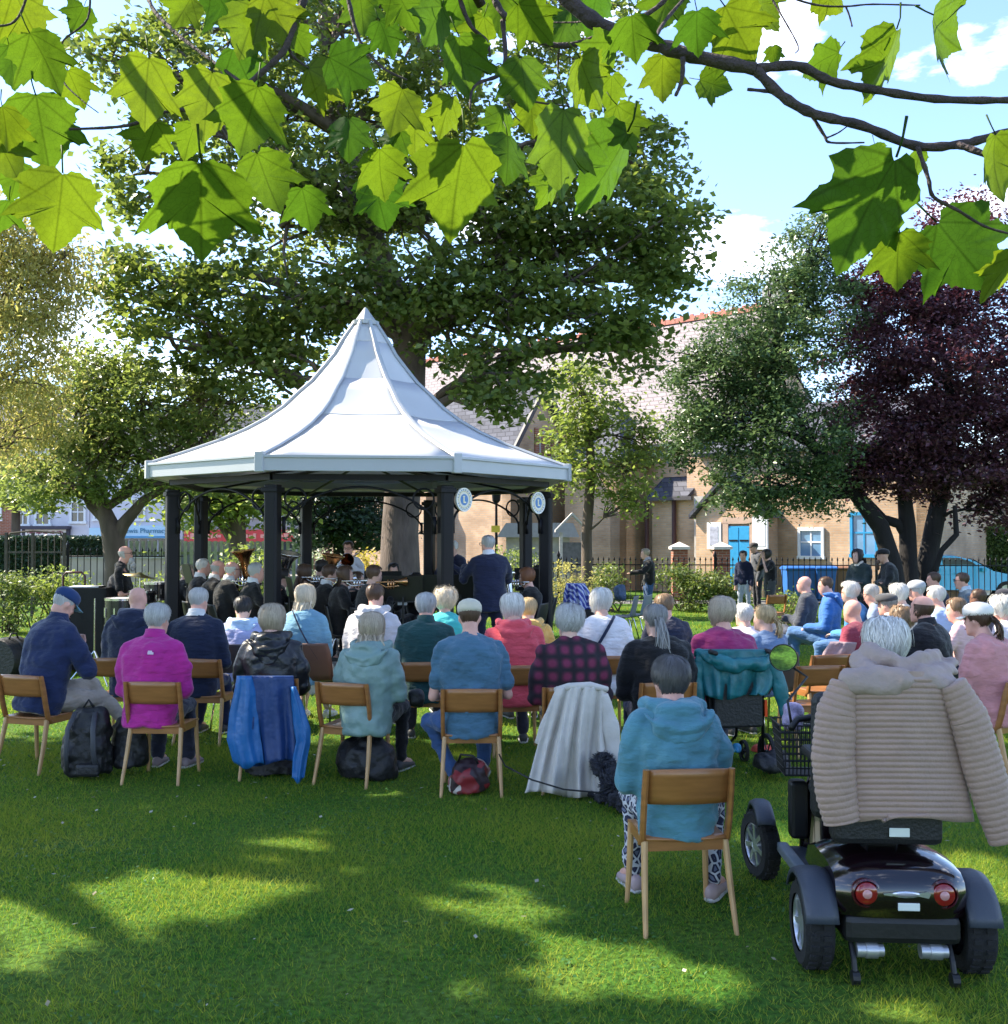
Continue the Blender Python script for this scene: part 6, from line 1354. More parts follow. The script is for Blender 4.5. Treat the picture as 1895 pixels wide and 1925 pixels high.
# ---- second rows
def seat2(label, px, py, D, chair=None, kind='wood', ckw={}, **kw):
    p = person(label, px, py, D, **kw)
    if chair: chair_for(p, chair, kind, **ckw)
    return p
seat2('bald person in navy hooded padded jacket', 263, 1104, 9.5, 'wooden chair under the bald person in navy padded jacket', face=-3, hair=('none',), skin='pink', top=('puffer', 'navypuff', (.014, .020, .05)), w=1.2, hood=True, ckw=dict(dx=-.12))
seat2('person in navy blazer with short white hair and checked collar', 376, 1106, 9.5, 'wooden chair under the person in navy blazer', face=-6, hair=('crop', 'silver'), skin='pink', top=('suit', 'navyblazer', (.010, .016, .042)), legs=('navy', NAVY), w=1.18, collar=(.6, .6, .6), head=(-12, 0), ckw=dict(dx=.12))
seat2('dark-haired person hunched in white and pale blue hooded top', 455, 1124, 10.3, 'dark plastic chair under the hunched person in pale blue hood', 'plastic', face=0, lean=14, hair=('short', 'dark'), top=('fleece', 'palelilac', (.40, .42, .66)), w=1.12, hood=(.45, .60, .78), head=(0, 22), ckw=dict(col=(.05, .045, .05)))
seat2('person in denim jacket with long fair hair and shoulder strap', 577, 1102, 10.3, 'brown plastic chair under the person in denim jacket', 'plastic', face=-8, hair=('long', 'paleblonde', .20), top=('jacket', 'denim', (.14, .30, .42)), legs=('beige2', (.4, .3, .24)), shoe=(.6, .58, .56), w=.98, extras=(('strap', (.012, .02, .05), -1),), ckw=dict(col=(.14, .07, .05), dx=.12))
seat2('person in pale grey hooded top with cropped brown hair', 706, 1099, 10.0, 'wooden chair under the person in pale grey hooded top', face=-4, hair=('crop', 'brown'), skin='pink', top=('fleece', 'palegrey', (.52, .50, .52)), w=1.1, hood=True, legs=('navy', NAVY))
seat2('person in dark green jacket with grey hair', 797, 1117, 9.2, 'wooden chair under the person in dark green jacket', face=2, hair=('short', 'silver'), skin='pink', top=('jacket', 'bottlegreen', (.012, .055, .055)), w=1.12, collar=True, head=(0, 0))
seat2('person in bright turquoise fleece with curly pale hair', 836, 1111, 10.6, face=-2, hair=('curly', 'paleblonde'), top=('fleece', 'turquoise', (.05, .44, .44)), w=1.0)
seat2('person in coral red fleece with white bob', 967, 1120, 9.0, 'wooden chair under the person in coral red fleece', face=4, hair=('bob', 'white'), top=('fleece', 'coral', (.62, .075, .10)), w=1.1, hood=True)
seat2('person in mustard yellow top behind the coral red fleece', 992, 1126, 10.3, 'brown plastic chair behind the person in coral red fleece', 'plastic', face=6, hair=('short', 'blonde'), top=('fleece', 'mustard', (.58, .36, .10)), w=1.05, hood=True, ckw=dict(col=(.2, .08, .06), dx=.16))
seat2('person in white jacket with white bob and thin dark strap', 1131, 1110, 9.7, 'orange wooden chair under the person in white jacket', face=8, hair=('bob', 'white'), top=('fleece', 'white', (.70, .67, .68)), w=1.12, extras=(('strap', (.02, .02, .05), 1),), legs=('pink', (.5, .4, .4)))
seat2('person in navy top with sunlit sandy hair behind the grey ponytail', 1252, 1119, 10.2, face=16, hair=('short', 'lbrown'), skin='pink', top=('jacket', 'navytop', (.014, .018, .04)), w=1.12, head=(0, 8))
seat2('person in black cardigan with long grey ponytail', 1236, 1139, 8.0, 'wooden chair under the person with grey ponytail', face=10, hair=('pony', 'grey', .30), top=('fleece', 'blackcardi', (.012, .012, .016)), w=1.2, head=(-10, 0), legs=('navy', NAVY), long_top=.06)
WC = seat2('person with fair bob in raspberry top sitting in the wheelchair', 1356, 1127, 8.3, face=8, hair=('bob', 'ash'), skin='pink', top=('fleece', 'raspberry', (.26, .022, .11)), w=1.15)
seat2('pale-haired person in white top beyond the raspberry top', 1396, 1137, 10.4, face=14, hair=('short', 'white'), top=('fleece', 'offwhite', (.68, .58, .58)), w=.95)
seat2('child with fair ponytail and denim jacket', 1436, 1139, 9.4, 'brown plastic chair under the child in denim', 'plastic', face=30, hair=('pony', 'blonde', .17), top=('jacket', 'denim2', (.13, .20, .33)), w=.95, head=(10, 0), ckw=dict(col=(.10, .075, .065)))
# ---- right-hand audience, turned towards the bandstand
gp = None
seat2('bald person in dark grey jacket at the far left of the right-hand audience', 1512, 1083, 14.2, face=68, arms='cross', hair=('none',), skin='pink', top=('jacket', 'charcoal', (.04, .045, .06)), legs=('greyjean', (.10, .11, .15)), w=1.2, lego='cross', lean=-8)
seat2('person in bright blue hooded jacket and jeans, facing left', 1552, 1085, 13.6, face=66, hair=('crop', 'brown'), skin='pink', top=('jacket', 'royalblue', (.03, .12, .36)), legs=('jean2', (.06, .14, .30)), w=1.15, hood=True, lean=-6, lego='cross')
seat2('white-haired person in light blue jacket behind the bald head', 1597, 1097, 12.8, face=62, hair=('fluffy', 'white'), top=('jacket', 'skyblue', (.05, .20, .44)), legs=('jean2', (.06, .14, .30)), w=1.15)
seat2('grey-haired person with glasses in grey-blue shirt', 1638, 1099, 12.6, face=58, hair=('crop', 'silver'), skin='pink', top=('shirt', 'greyblue', (.20, .26, .38)), w=1.15, extras=(('glasses',),))
R5 = seat2('bald person in maroon jacket with a grey coat hanging behind', 1602, 1127, 10.0, 'wooden chair under the bald person in maroon jacket', face=36, hair=('none',), skin='pink', top=('jacket', 'maroon', (.24, .035, .06)), w=1.15, lean=3, ckw=dict(dy=.02))
seat2('person in dark flat cap and pale top', 1668, 1117, 10.8, face=48, hair=('crop', 'grey'), skin='pink', top=('shirt', 'palestripe', (.52, .46, .46)), w=1.1, cap=((.05, .05, .055), 'flat'), collar=True)
seat2('person with brown curls in white lace top', 1692, 1147, 9.9, face=34, hair=('curly', 'lbrown'), top=('shirt', 'lace', (.62, .58, .60)), w=1.0)
seat2('balding person in black jacket with dark hair at the back', 1733, 1120, 8.9, face=38, hair=('bald', 'brown'), skin='pink', top=('suit', 'blackjkt', (.014, .014, .020)), w=1.22, collar=True)
seat2('person in grey baseball cap in the back row', 1722, 1093, 12.6, face=56, hair=('crop', 'silver'), skin='pink', top=('jacket', 'greyish', (.16, .17, .2)), w=1.1, cap=((.35, .36, .38), 'ball'))
seat2('white-haired person left of the grey baseball cap', 1688, 1101, 12.2, face=54, hair=('fluffy', 'white'), top=('fleece', 'cream', (.5, .46, .42)), w=1.05)
seat2('white-haired person in pale blue shirt', 1759, 1103, 11.6, face=50, hair=('short', 'white'), skin='pink', top=('shirt', 'paleblue', (.30, .40, .60)), w=1.15)
seat2('dark-haired person in dark jacket below the plum tree', 1755, 1076, 15.2, face=66, hair=('crop', 'brown'), skin='pink', top=('jacket', 'darkblue', (.02, .025, .05)), w=1.12)
seat2('person with glasses and grey jacket in front of the turquoise car', 1808, 1077, 15.0, face=70, hair=('crop', 'brown'), skin='pink', top=('jacket', 'greyjkt', (.08, .12, .16)), w=1.15, extras=(('glasses',),), collar=(.4, .5, .58))
seat2('person with dark red-brown head and glasses at the right', 1838, 1108, 13.0, face=60, hair=('crop', 'brown'), skin='dark', top=('jacket', 'plumjkt', (.08, .05, .09)), w=1.1, extras=(('glasses',),))
seat2('person in black hat at the right edge', 1888, 1110, 13.4, face=58, hair=('short', 'dark'), skin='pink', top=('jacket', 'darkjkt2', (.03, .03, .05)), w=1.1, cap=((.02, .02, .03), 'bucket'))
seat2('dark-haired person in pale pink top with raised hands', 1797, 1126, 10.6, face=44, arms='phone', hair=('short', 'lbrown'), skin='pink', top=('shirt', 'palepink', (.66, .42, .44)), w=1.05, tee=True, head=(20, 0))
seat2('pale curly-haired person in white top at the right edge', 1884, 1126, 10.6, face=40, hair=('curly', 'white'), skin='pink', top=('fleece', 'whitetop', (.66, .58, .60)), w=1.1)
seat2('person in dusty pink sweatshirt and white cap with brown ponytail', 1838, 1138, 8.1, 'wooden chair at the right edge under the person in dusty pink', face=40, hair=('pony', 'brown', .16), skin='pink', top=('fleece', 'dustypink', (.50, .22, .22)), w=1.28, b=1.15, cap=((.74, .70, .64), 'ball'), legs=('pinkish', (.42, .3, .28)), lean=8)
# the rider on the mobility scooter (only the head shows above the coat)
RID = person('white-haired person sitting on the mobility scooter, hidden by the quilted coat', 1664, 1172, 4.98, -8, z0=.17, lean=2, arms='reach', hair=('fluffy', 'white'), top=('fleece', 'riderblack', (.012, .012, .018)), legs=('riderleg', (.05, .05, .08)), w=1.0, lego='tucked')
# ---- standing people by the fence
person('standing person in black jacket and grey scarf holding out an arm, jeans', 1213, 1032, 23.4, 96, 'stand', arms=('reach', 'side'), hair=('short', 'ash'), skin='fair', top=('jacket', 'blackjacket', BLK), legs=('jeans3', (.03, .07, .17)), shoe=(.5, .5, .5), w=1.15, collar=(.4, .38, .4))
person('standing boy in navy sweater and pale jeans', 1397, 1036, 24.2, 150, 'stand', arms='side', hair=('short', 'dark'), top=('shirt', 'navysweater', (.012, .016, .05)), legs=('palejean', (.42, .46, .55)), shoe=(.3, .3, .3), w=.95)
person('standing person in grey baseball cap between the boy and the photographer', 1417, 1021, 24.8, 100, 'stand', arms='side', hair=('crop', 'grey'), top=('jacket', 'greycoat', (.07, .075, .09)), legs=('dark', (.02, .02, .03)), w=1.05, cap=((.05, .045, .05), 'ball'))
person('standing photographer in black T-shirt holding a camera to the face', 1441, 1034, 23.6, 95, 'stand', arms='camera', hair=('bob', 'dark'), skin='fair', top=('shirt', 'blacktee', BLK), legs=('greyskirt', (.05, .055, .06)), w=1.25, tee=True)
person('standing person in dark green coat with cream collar and long dark hair', 1612, 1034, 18.0, 120, 'stand', arms='cross', hair=('long', 'dark', .1), skin='fair', top=('jacket', 'darkgreencoat', (.020, .035, .035)), legs=('black', (.02, .02, .025)), w=1.1, collar=(.65, .6, .52))
person('standing bearded person in black beanie leaning beside the stems', 1660, 1033, 17.6, 84, 'stand', arms='cross', lean=10, hair=('none',), skin='tan', top=('jacket', 'olivedark', (.022, .025, .026)), legs=('black', (.02, .02, .025)), w=1.2, cap=((.012, .012, .014), 'bucket'), extras=(('beard', 'brown'),))
# ---- the band
person('conductor in navy suit with grey hair and glasses, standing', 917, 1007, 13.1, 14, 'stand', z0=BFLOOR, arms='conduct', hair=('crop', 'silver'), skin='pink', top=('suit', 'conductor', (.010, .014, .042)), legs=('conduct', (.010, .013, .035)), w=1.2, collar=(.7, .7, .74), extras=(('glasses',),), long_top=.08, head=(22, 0))
def bandsman(label, px, py, D, face, hair, arms='play', chair=True, **kw):
    p = person(label, px, py, D, face, z0=BFLOOR, arms=arms, hair=hair, top=('suit', 'bandblack', (.009, .009, .012)), legs=('band', (.012, .012, .015)), group='seated band players', **kw)
    if chair:
        c = chair_for(p, 'black band chair under the ' + label.split(',')[0], 'plastic', col=(.02, .02, .022)); return p
    return p
bandsman('white-haired player in black with white shirt, second post', 383, 1051, 14.3, -62, ('crop', 'white'), skin='pink', extras=(('shirt_front',),), collar=(.7, .7, .7))
bandsman('bald player between two white-haired players', 410, 1053, 14.0, -64, ('bald', 'silver'), skin='pink', collar=(.7, .7, .7), w=1.1)
bandsman('player with glasses in front of the tuba', 437, 1055, 13.7, -60, ('bald', 'white'), skin='pink', extras=(('glasses',),), collar=(.7, .7, .7), w=1.1)
bandsman('white-haired player behind the left front post', 482, 1059, 13.5, -66, ('short', 'silver'), skin='pink', collar=(.7, .7, .7), w=1.1)
bandsman('player with long dark hair left of the middle', 573, 1063, 14.0, -72, ('long', 'brown', .22), extras=(('shirt_front',),))
bandsman('dark-haired player behind the bareheaded boy player', 606, 1054, 15.0, -60, ('short', 'dark'))
bandsman('boy player with short brown hair in profile', 620, 1063, 13.6, -70, ('short', 'brown'), collar=(.7, .7, .7))
bandsman('player with long red-brown hair in the middle', 650, 1066, 13.3, -74, ('long', 'brown', .2))
bandsman('brown-haired player nearest the music stands', 703, 1064, 13.0, -62, ('short', 'brown'), w=1.15)
bandsman('player behind the music stands right of the middle', 742, 1060, 16.4, 175, ('short', 'dark'))
bandsman('player with red-brown hair and glasses right of the conductor', 990, 1070, 13.9, 70, ('bob', 'red'), extras=(('glasses',),))
bandsman('dark-haired player at the right-hand post', 1012, 1064, 15.2, 80, ('short', 'dark'))
bandsman('dark-haired player just right of the left front post', 533, 1070, 14.3, -66, ('short', 'dark'))
bandsman('brown-haired player low behind the cornet of the boy player', 672, 1076, 14.8, -70, ('short', 'brown'))
bandsman('dark-haired player between the music stands', 782, 1078, 15.0, 170, ('short', 'dark'))
bandsman('fair-haired player left of the second post', 352, 1062, 15.4, -60, ('short', 'ash'))
person('standing trombone player in white shirt and tie', 655, 1019, 17.2, 172, 'stand', z0=BFLOOR, arms='play', hair=('short', 'brown'), skin='pink', top=('shirt', 'whiteshirt', (.62, .64, .72)), legs=('band', (.012, .012, .015)), extras=(('glasses',), ('tie', (.12, .02, .05))))
person('standing white-haired player in navy jacket behind the front right post', 851, 1018, 17.4, 150, 'stand', z0=BFLOOR, arms='play', hair=('short', 'white'), top=('suit', 'navyband', (.016, .02, .05)), legs=('band', (.012, .012, .015)), extras=(('shirt_front',),))
person('bearded drummer in black T-shirt', 236, 1026, 14.6, -78, z0=.12, arms='drum', hair=('monk', 'silver'), skin='pink', top=('shirt', 'blacktee2', BLK), legs=('black', (.02, .02, .025)), w=1.2, b=1.15, tee=True, extras=(('beard', 'silver'), ('glasses',)), head=(0, -6), lean=2)
# ================================================================ DRAPED COATS
def drape(name, label, cat, rows, D, m_, nf=4, amp=.02, bulge=.05, wrap=.10, nx=40, sub=5, ridge=0.0, thick=.008, seed=0, loc_px=None, Dslope=0.0, parent=None, ph=None, part=None):
    """a hanging sheet given by pixel rows (y, x left, x right) at depth D; its top is folded forward over the support"""
    r = np.random.default_rng(seed); ph = r.uniform(0, 6, 3) if ph is None else ph
    mid = rows[len(rows) // 2]; base = A((mid[1] + mid[2]) / 2, mid[0], D); base.z = 0
    t = parent or thing(name, label, cat, base); base = Vector(t.location) if parent else base
    fine = []
    for i in range(len(rows) - 1):
        for k in range(sub): f = k / sub; fine.append(tuple(rows[i][j] * (1 - f) + rows[i + 1][j] * f for j in range(3)))
    fine.append(rows[-1]); n = len(fine); P = []
    y0, x0, x1 = fine[0]
    for k in (2, 1):
        P.append([A(x0 + (x1 - x0) * i / nx, y0 - 2 + 14 * (k - 1), D + wrap * k / 2 - bulge * .5 * math.sin(math.pi * i / nx)) for i in range(nx + 1)])
    for j, (y, xl, xr) in enumerate(fine):
        tt = (y - fine[0][0]) / (fine[-1][0] - fine[0][0]); row = []
        for i in range(nx + 1):
            u = i / nx; a = amp * (.15 + .85 * tt)
            dd = -bulge * math.sin(math.pi * u) ** .8 + a * ((1 - 2 * abs(math.sin(math.pi * nf * u + ph[0] + .6 * tt)) ** .75) * .6 + math.sin(2 * math.pi * nf * 1.9 * u + ph[1] - tt) * .3 + math.sin(5 * tt + 9 * u + ph[2]) * .3)
            if ridge and tt > .05: dd -= ridge[0] * abs(math.sin(math.pi * tt * ridge[1] + .25 * math.sin(3 * u + 1))) ** .42
            row.append(A(xl + (xr - xl) * u, y + (6 * math.sin(7 * u + ph[0]) * tt if j == n - 1 else 0), D + dd + Dslope * u))
        P.append(row)
    m = MB(); m.grid([[p - base for p in row] for row in P]); o = m.build(part or 'cloth', m_, t, smooth=True); s = o.modifiers.new('thick', 'SOLIDIFY'); s.thickness = thick
    return t
def sleeve(t, pxs, D, rad, m_, ridge=None, nm='sleeve', flat=.6, sub=10, dd=0.0):
    base = Vector(t.location); pts = []; rr = []
    n = len(pxs)
    for i in range(n - 1):
        for k in range(sub):
            f = k / sub; x = pxs[i][0] * (1 - f) + pxs[i + 1][0] * f; y = pxs[i][1] * (1 - f) + pxs[i + 1][1] * f; pts.append(A(x, y, D + dd * (i + f) / (n - 1)) - base); rr.append(rad[i] * (1 - f) + rad[i + 1] * f)
    pts.append(A(*pxs[-1], D + dd) - base); rr.append(rad[-1]); L = 0; q = []
    for i, p in enumerate(pts):
        if i: L += (p - pts[i - 1]).length
        q.append(rr[i] * ((1 + ridge[0] * abs(math.sin(math.pi * L / ridge[1])) ** .6) if ridge else 1 + .07 * math.sin(L * 31)))
    m = MB(); m.tube(pts, q, 16, flat=flat, up=(0, 1, 0)); return m.build(nm, m_, t, smooth=True)
M_quilt = mat('quilt_taupe', (.31, .205, .16), .6, .07, 12, .25, 60, sheen=.2)
c = drape('quilted_coat', 'taupe quilted coat hung over the back of the mobility scooter seat', 'coat', [(1262, 1640, 1762), (1275, 1604, 1790), (1300, 1588, 1800), (1340, 1590, 1802), (1400, 1594, 1808), (1450, 1597, 1814), (1500, 1598, 1824), (1540, 1600, 1832)], 4.40, M_quilt, nf=1.5, amp=.012, bulge=.07, wrap=.30, nx=44, sub=30, ridge=(.011, 26), thick=.02, seed=2, part='back_panel')
sleeve(c, [(1588, 1282), (1572, 1340), (1566, 1420), (1572, 1490), (1583, 1545)], 4.39, [.055, .082, .088, .084, .074], M_quilt, (.085, .028), sub=44)
sleeve(c, [(1790, 1284), (1822, 1350), (1848, 1440), (1872, 1520), (1892, 1580)], 4.36, [.055, .078, .082, .078, .070], M_quilt, (.085, .028), sub=44)
m = MB(); b0 = Vector(c.location)
def PX(x, y, D): return A(x, y, D) - b0
m.tube([PX(1618, 1222, 4.65), PX(1612, 1250, 4.51), PX(1650, 1272, 4.38), PX(1705, 1278, 4.35), PX(1750, 1268, 4.38), PX(1785, 1258, 4.49), PX(1790, 1245, 4.61)], [.03, .045, .05, .052, .05, .045, .028], 12, flat=.75)
m.tube([PX(1625, 1208, 4.65), PX(1640, 1232, 4.51), PX(1690, 1248, 4.43), PX(1740, 1242, 4.49), PX(1765, 1232, 4.63)], [.025, .04, .045, .04, .025], 12)
m.tube([PX(1585, 1278, 4.42), PX(1620, 1282, 4.38), PX(1700, 1290, 4.36), PX(1770, 1284, 4.38), PX(1800, 1288, 4.40)], [.05, .05, .045, .045, .045], 10)
remesh(m.build('hood', mat('hood_greige', (.31, .235, .205), .75, .08, 10, .3, 40), c, fixn=False), .012, 4, .03, .12)
M_cb = mat('coat_blue', (.008, .036, .14), .5, .12, 8, .5, 14); M_cb2 = mat('coat_bright_blue', (.010, .11, .32), .45, .1, 8, .5, 14)
c = drape('blue_coat', 'bright blue rain coat hung over a wooden chair back', 'coat', [(1272, 447, 552), (1300, 445, 555), (1340, 438, 560), (1390, 434, 566), (1435, 442, 566)], 7.80, M_cb, nf=2.6, amp=.06, bulge=.07, seed=4, part='back_panel')
drape('x', '', '', [(1272, 445, 474), (1300, 440, 482), (1340, 431, 486), (1390, 426, 490), (1440, 440, 496)], 7.74, M_cb2, nf=1.3, amp=.05, bulge=.05, seed=14, parent=c, part='sleeve', wrap=.12)
drape('x', '', '', [(1292, 546, 557), (1330, 548, 572), (1370, 552, 584), (1395, 556, 584), (1425, 550, 578), (1468, 548, 571)], 7.75, M_cb2, nf=1.0, amp=.04, bulge=.05, seed=15, parent=c, part='sleeve', wrap=.06)
M_bei = mat('coat_beige', (.54, .50, .46), .8, .08, 8, .45, 16)
c = drape('beige_coat', 'long pale beige coat hung over a wooden chair back', 'coat', [(1292, 1046, 1140), (1310, 1038, 1140), (1350, 1026, 1138), (1390, 1014, 1138), (1392, 1013, 1138), (1440, 1000, 1142), (1494, 986, 1150)], 7.36, M_bei, nf=3.4, amp=.11, bulge=.06, seed=7, nx=60, part='back_panel')
sleeve(c, [(1135, 1305), (1147, 1360), (1155, 1430), (1160, 1476)], 7.34, [.03, .06, .062, .055], M_bei, flat=.6); sleeve(c, [(1050, 1305), (1034, 1350), (1016, 1400)], 7.38, [.03, .05, .05], M_bei, flat=.5)
m = MB(); b0 = Vector(c.location); m.tube([PX(1044, 1297, 7.40), PX(1070, 1291, 7.33), PX(1110, 1289, 7.32), PX(1142, 1296, 7.36)], [.02, .028, .028, .02], 8); m.build('collar', M_bei, c, smooth=True)
M_tl = mat('coat_teal', (.010, .125, .145), .45, .25, 10, .7, 12)
c = drape('teal_coat', 'dark teal rain coat draped round the wheelchair back', 'coat', [(1222, 1312, 1440), (1240, 1306, 1452), (1262, 1306, 1456), (1290, 1310, 1452), (1310, 1316, 1440)], 7.98, M_tl, nf=3, amp=.06, bulge=.06, seed=9, nx=56, part='back_panel')
m = MB(); b0 = Vector(c.location); m.tube([PX(1308, 1228, 8.02), PX(1335, 1240, 7.93), PX(1380, 1252, 7.90), PX(1430, 1250, 7.93), PX(1452, 1232, 8.02)], [.035, .05, .055, .05, .035], 10); remesh(m.build('collar_roll', M_tl, c, fixn=False), .014, 3, .03, .1)
sleeve(c, [(1446, 1240), (1462, 1275), (1470, 1310), (1478, 1345)], 7.98, [.05, .06, .055, .045], M_tl); sleeve(c, [(1312, 1245), (1308, 1275), (1316, 1318)], 7.98, [.04, .055, .04], M_tl)
drape('grey_coat', 'grey and pink coat hanging behind the bald person in maroon', 'coat', [(1208, 1560, 1612), (1225, 1548, 1606), (1245, 1540, 1590), (1262, 1536, 1570)], 9.78, mat('coat_greypink', (.30, .22, .24), .8, .15, 8, .4), nf=2, amp=.04, seed=11)

# ================================================================ MOBILITY SCOOTER
def scooter():
    t = thing('mobility_scooter', 'dark maroon mobility scooter with grey wheel guards and round red rear lights', 'mobility scooter', (1.66, 4.47, 0), R(-3.5))
    M_body = mat('scooter_maroon', (.012, .004, .007), .16, .1, 4, coat=.8, spec=.5); M_gr = mat('scooter_grey_plastic', (.035, .043, .06), .5, .08, 10, .1, 90); M_bk = mat('scooter_black', (.012, .012, .014), .5, .1, 10, .1); M_seat = mat('scooter_seat', (.014, .014, .016), .55, .15, 20, .3); M_ty = mat('scooter_tyre', (.018, .018, .02), .9, .2, 30, .4); M_al = mat('scooter_alloy', (.62, .63, .66), .28, .05, metal=.85)
    def wheel(x, y, r, w, turn=0):
        wt = thing('wheel', None, None, (x, y, r), R(turn)); wt.parent = t; s = 1 if x < 0 else -1; RY = Matrix.Rotation(R(-90) * s, 4, 'Y')
        ri = r * .64; MB().lathe([(ri, -w / 2), (r * .9, -w / 2), (r * .985, -w * .32), (r, 0), (r * .985, w * .32), (r * .9, w / 2), (ri, w / 2)], 32, RY, False).build('tyre', M_ty, wt, smooth='auto')
        m = MB(); m.lathe([(ri * 1.01, w * .1), (ri * 1.01, w * .42), (ri * .93, w * .45), (ri * .88, w * .3), (ri * .88, w * .1)], 32, RY, False)
        m.lathe([(0, w * .38), (.04, w * .38), (.045, w * .1)], 16, RY)
        for k in range(7):
            a = 2 * math.pi * k / 7; q = MB(); q.bar((.03 * math.cos(a), .03 * math.sin(a), w * .30), (ri * .92 * math.cos(a), ri * .92 * math.sin(a), w * .34), .026, .018); m.add([RY @ Vector(v) for v in q.v], q.f)
        m.build('rim', M_al, wt, smooth='auto'); MB().lathe([(0, w * .0), (ri * .9, w * .0), (ri * .9, w * .05), (0, w * .05)], 20, RY).build('hub', M_bk, wt)
        # knobs of the tread
        m = MB()
        for k in range(26):
            a = 2 * math.pi * k / 26
            for sx in (-1, 1): q = Vector((sx * w * .22, math.cos(a) * r * .995, math.sin(a) * r * .995)); m.box(q, (w * .3, .022, .012), M=Matrix.Rotation(a - math.pi / 2, 3, 'X'))
        tag(m.build('tread', M_ty, wt), kind='stuff')
    wheel(-.33, 0, .185, .12); wheel(.33, 0, .185, .12); wheel(-.335, 1.15, .18, .09, 14); wheel(.335, 1.15, .18, .09, 14)
    def guard(x, y, r, w, a0, a1, lip=.03):
        m = MB(); rows = []
        for i in range(15):
            a = R(a0 + (a1 - a0) * i / 14); k = r + .035; rows.append([(x + dx, y - math.cos(a) * (k - dr), .185 + math.sin(a) * (k - dr)) for dx, dr in ((-w / 2 - .006, .03), (-w / 2, .010), (-w / 4, 0), (w / 4, 0), (w / 2, .010), (w / 2 + .006, .03))])
        m.grid(rows); o = m.build('wheel_guard', M_gr, t, smooth=True); s = o.modifiers.new('thick', 'SOLIDIFY'); s.thickness = .012
    guard(-.33, 0, .20, .13, 18, 150); guard(.33, 0, .20, .13, 18, 150); guard(-.33, 1.15, .20, .09, 40, 165); guard(.33, 1.15, .20, .09, 40, 165)
    # rear shell: sections across the width, from bumper to seat
    prof = [(-.20, .28), (-.225, .34), (-.222, .40), (-.20, .455), (-.14, .49), (.05, .51), (.22, .505), (.34, .46), (.40, .36)]
    rows = []
    for u in np.linspace(-1, 1, 17):
        w_ = .265; k = 1 - abs(u) ** 4 * .28
        rows.append([(u * w_, y * (k if y < 0 else 1), .27 + (z - .27) * (1 - .22 * abs(u) ** 3)) for y, z in prof])
    m = MB(); m.grid(rows); n = len(prof); m.add(rows[0], [tuple(range(n))]); m.add(rows[-1], [tuple(range(n - 1, -1, -1))]); body = m.build('rear_shell', M_body, t, smooth='auto')
    m = MB(); m.box((0, -.02, .225), (.48, .34, .12)); m.build('rear_bumper', M_bk, t, bevel=.03)
    for k in (-1, 1):
        L = MB(); MX = Matrix.Translation((k * .155, -.205, .385)) @ Matrix.Rotation(R(90), 4, 'X'); L.lathe([(.058, -.03), (.060, .008), (.052, .014), (.05, .010)], 24, MX, False); lo = L.build('tail_light', mat('lamp_bezel', (.05, .005, .01), .2, .1, coat=.6), t, smooth='auto')
        MB().lathe([(.050, .006), (.042, .016), (.02, .021), (0, .022)], 24, MX).build('red_lens', mat('red_lens', (.22, .008, .010), .12, .1, coat=.8), lo, smooth=True); MB().lathe([(.02, .0205), (.018, .025), (0, .027)], 16, MX).build('lamp_centre', mat('lens_pale', (.5, .25, .24), .15, .1), lo, smooth=True)
    # silver badge between the lights and the small white plates
    m = MB(); m.ell((.0, -.228, .388), (.062, .005, .014), 20, 6); bo = m.build('badge', M_al, t, smooth=True); m = MB(); m.ell((.0, -.231, .388), (.045, .004, .008), 16, 6); m.build('badge_inlay', mat('badge_grey', (.25, .24, .25), .3, .1), bo, smooth=True)
    MB().prism([(.05, -.006), (.09, -.014), (.098, .004), (.085, .013), (.055, .008)], .006, axis=1, off=-.231).build('badge_tail', M_al, bo); bo.children[-1].location.z = .388
    MB().prism([(-.09, -.003), (-.055, -.007), (-.055, .007), (-.09, .004)], .006, axis=1, off=-.231).build('badge_tip', M_al, bo); bo.children[-1].location.z = .388
    MB().box((.01, -.229, .338), (.088, .006, .032)).build('label_plate', mat('plate_white', (.66, .70, .66), .4, .05), t, bevel=.003)
    for k, w_ in ((-.13, .11), (.13, .10)):
        m = MB(); m.lathe([(.0, -.055), (.030, -.055), (.030, -.02), (.034, -.018), (.034, .03), (.026, .032), (.026, .055), (0, .055)], 16, Matrix.Translation((k, -.16, .135)) @ Matrix.Rotation(R(90), 4, 'Y')); m.build('motor', mat('motor_grey', (.42, .43, .45), .35, .1, metal=.7), t, smooth='auto')
    MB().tube([(-.33, 0, .185), (.33, 0, .185)], .022, 10).build('axle', M_bk, t)
    for k in (-1, 1):
        m = MB(); m.tube([(k * .2, -.1, .2), (k * .2, -.18, .10), (k * .2, -.20, .05)], .012, 8); m.lathe([(0, -.015), (.03, -.015), (.03, .015), (0, .015)], 12, Matrix.Translation((k * .2, -.20, .035)) @ Matrix.Rotation(R(90), 4, 'Y')); m.build('anti_tip_wheel', M_bk, t)
    # foot deck and front
    m = MB(); m.box((0, .66, .20), (.46, .66, .05)); m.build('foot_deck', M_gr, t, bevel=.015); 
    for k in (-1, 1): m = MB(); m.bar((k * .25, .28, .235), (k * .25, 1.0, .215), .06, .05); m.build('deck_edge', mat('deck_edge_grey', (.16, .19, .22), .5, .08), t, bevel=.012)
    m = MB(); m.rings([((0, 1.0, .2), (.16, 0, 0), (0, .12, 0)), ((0, 1.03, .45), (.15, 0, 0), (0, .10, 0)), ((0, 1.0, .62), (.10, 0, 0), (0, .07, 0))], 14); m.build('front_cowl', M_body, t, smooth='auto')
    for k in (-1, 1): m = MB(); m.box((k * .17, .98, .42), (.09, .10, .3)); m.build('front_panel', M_bk, t, bevel=.02)
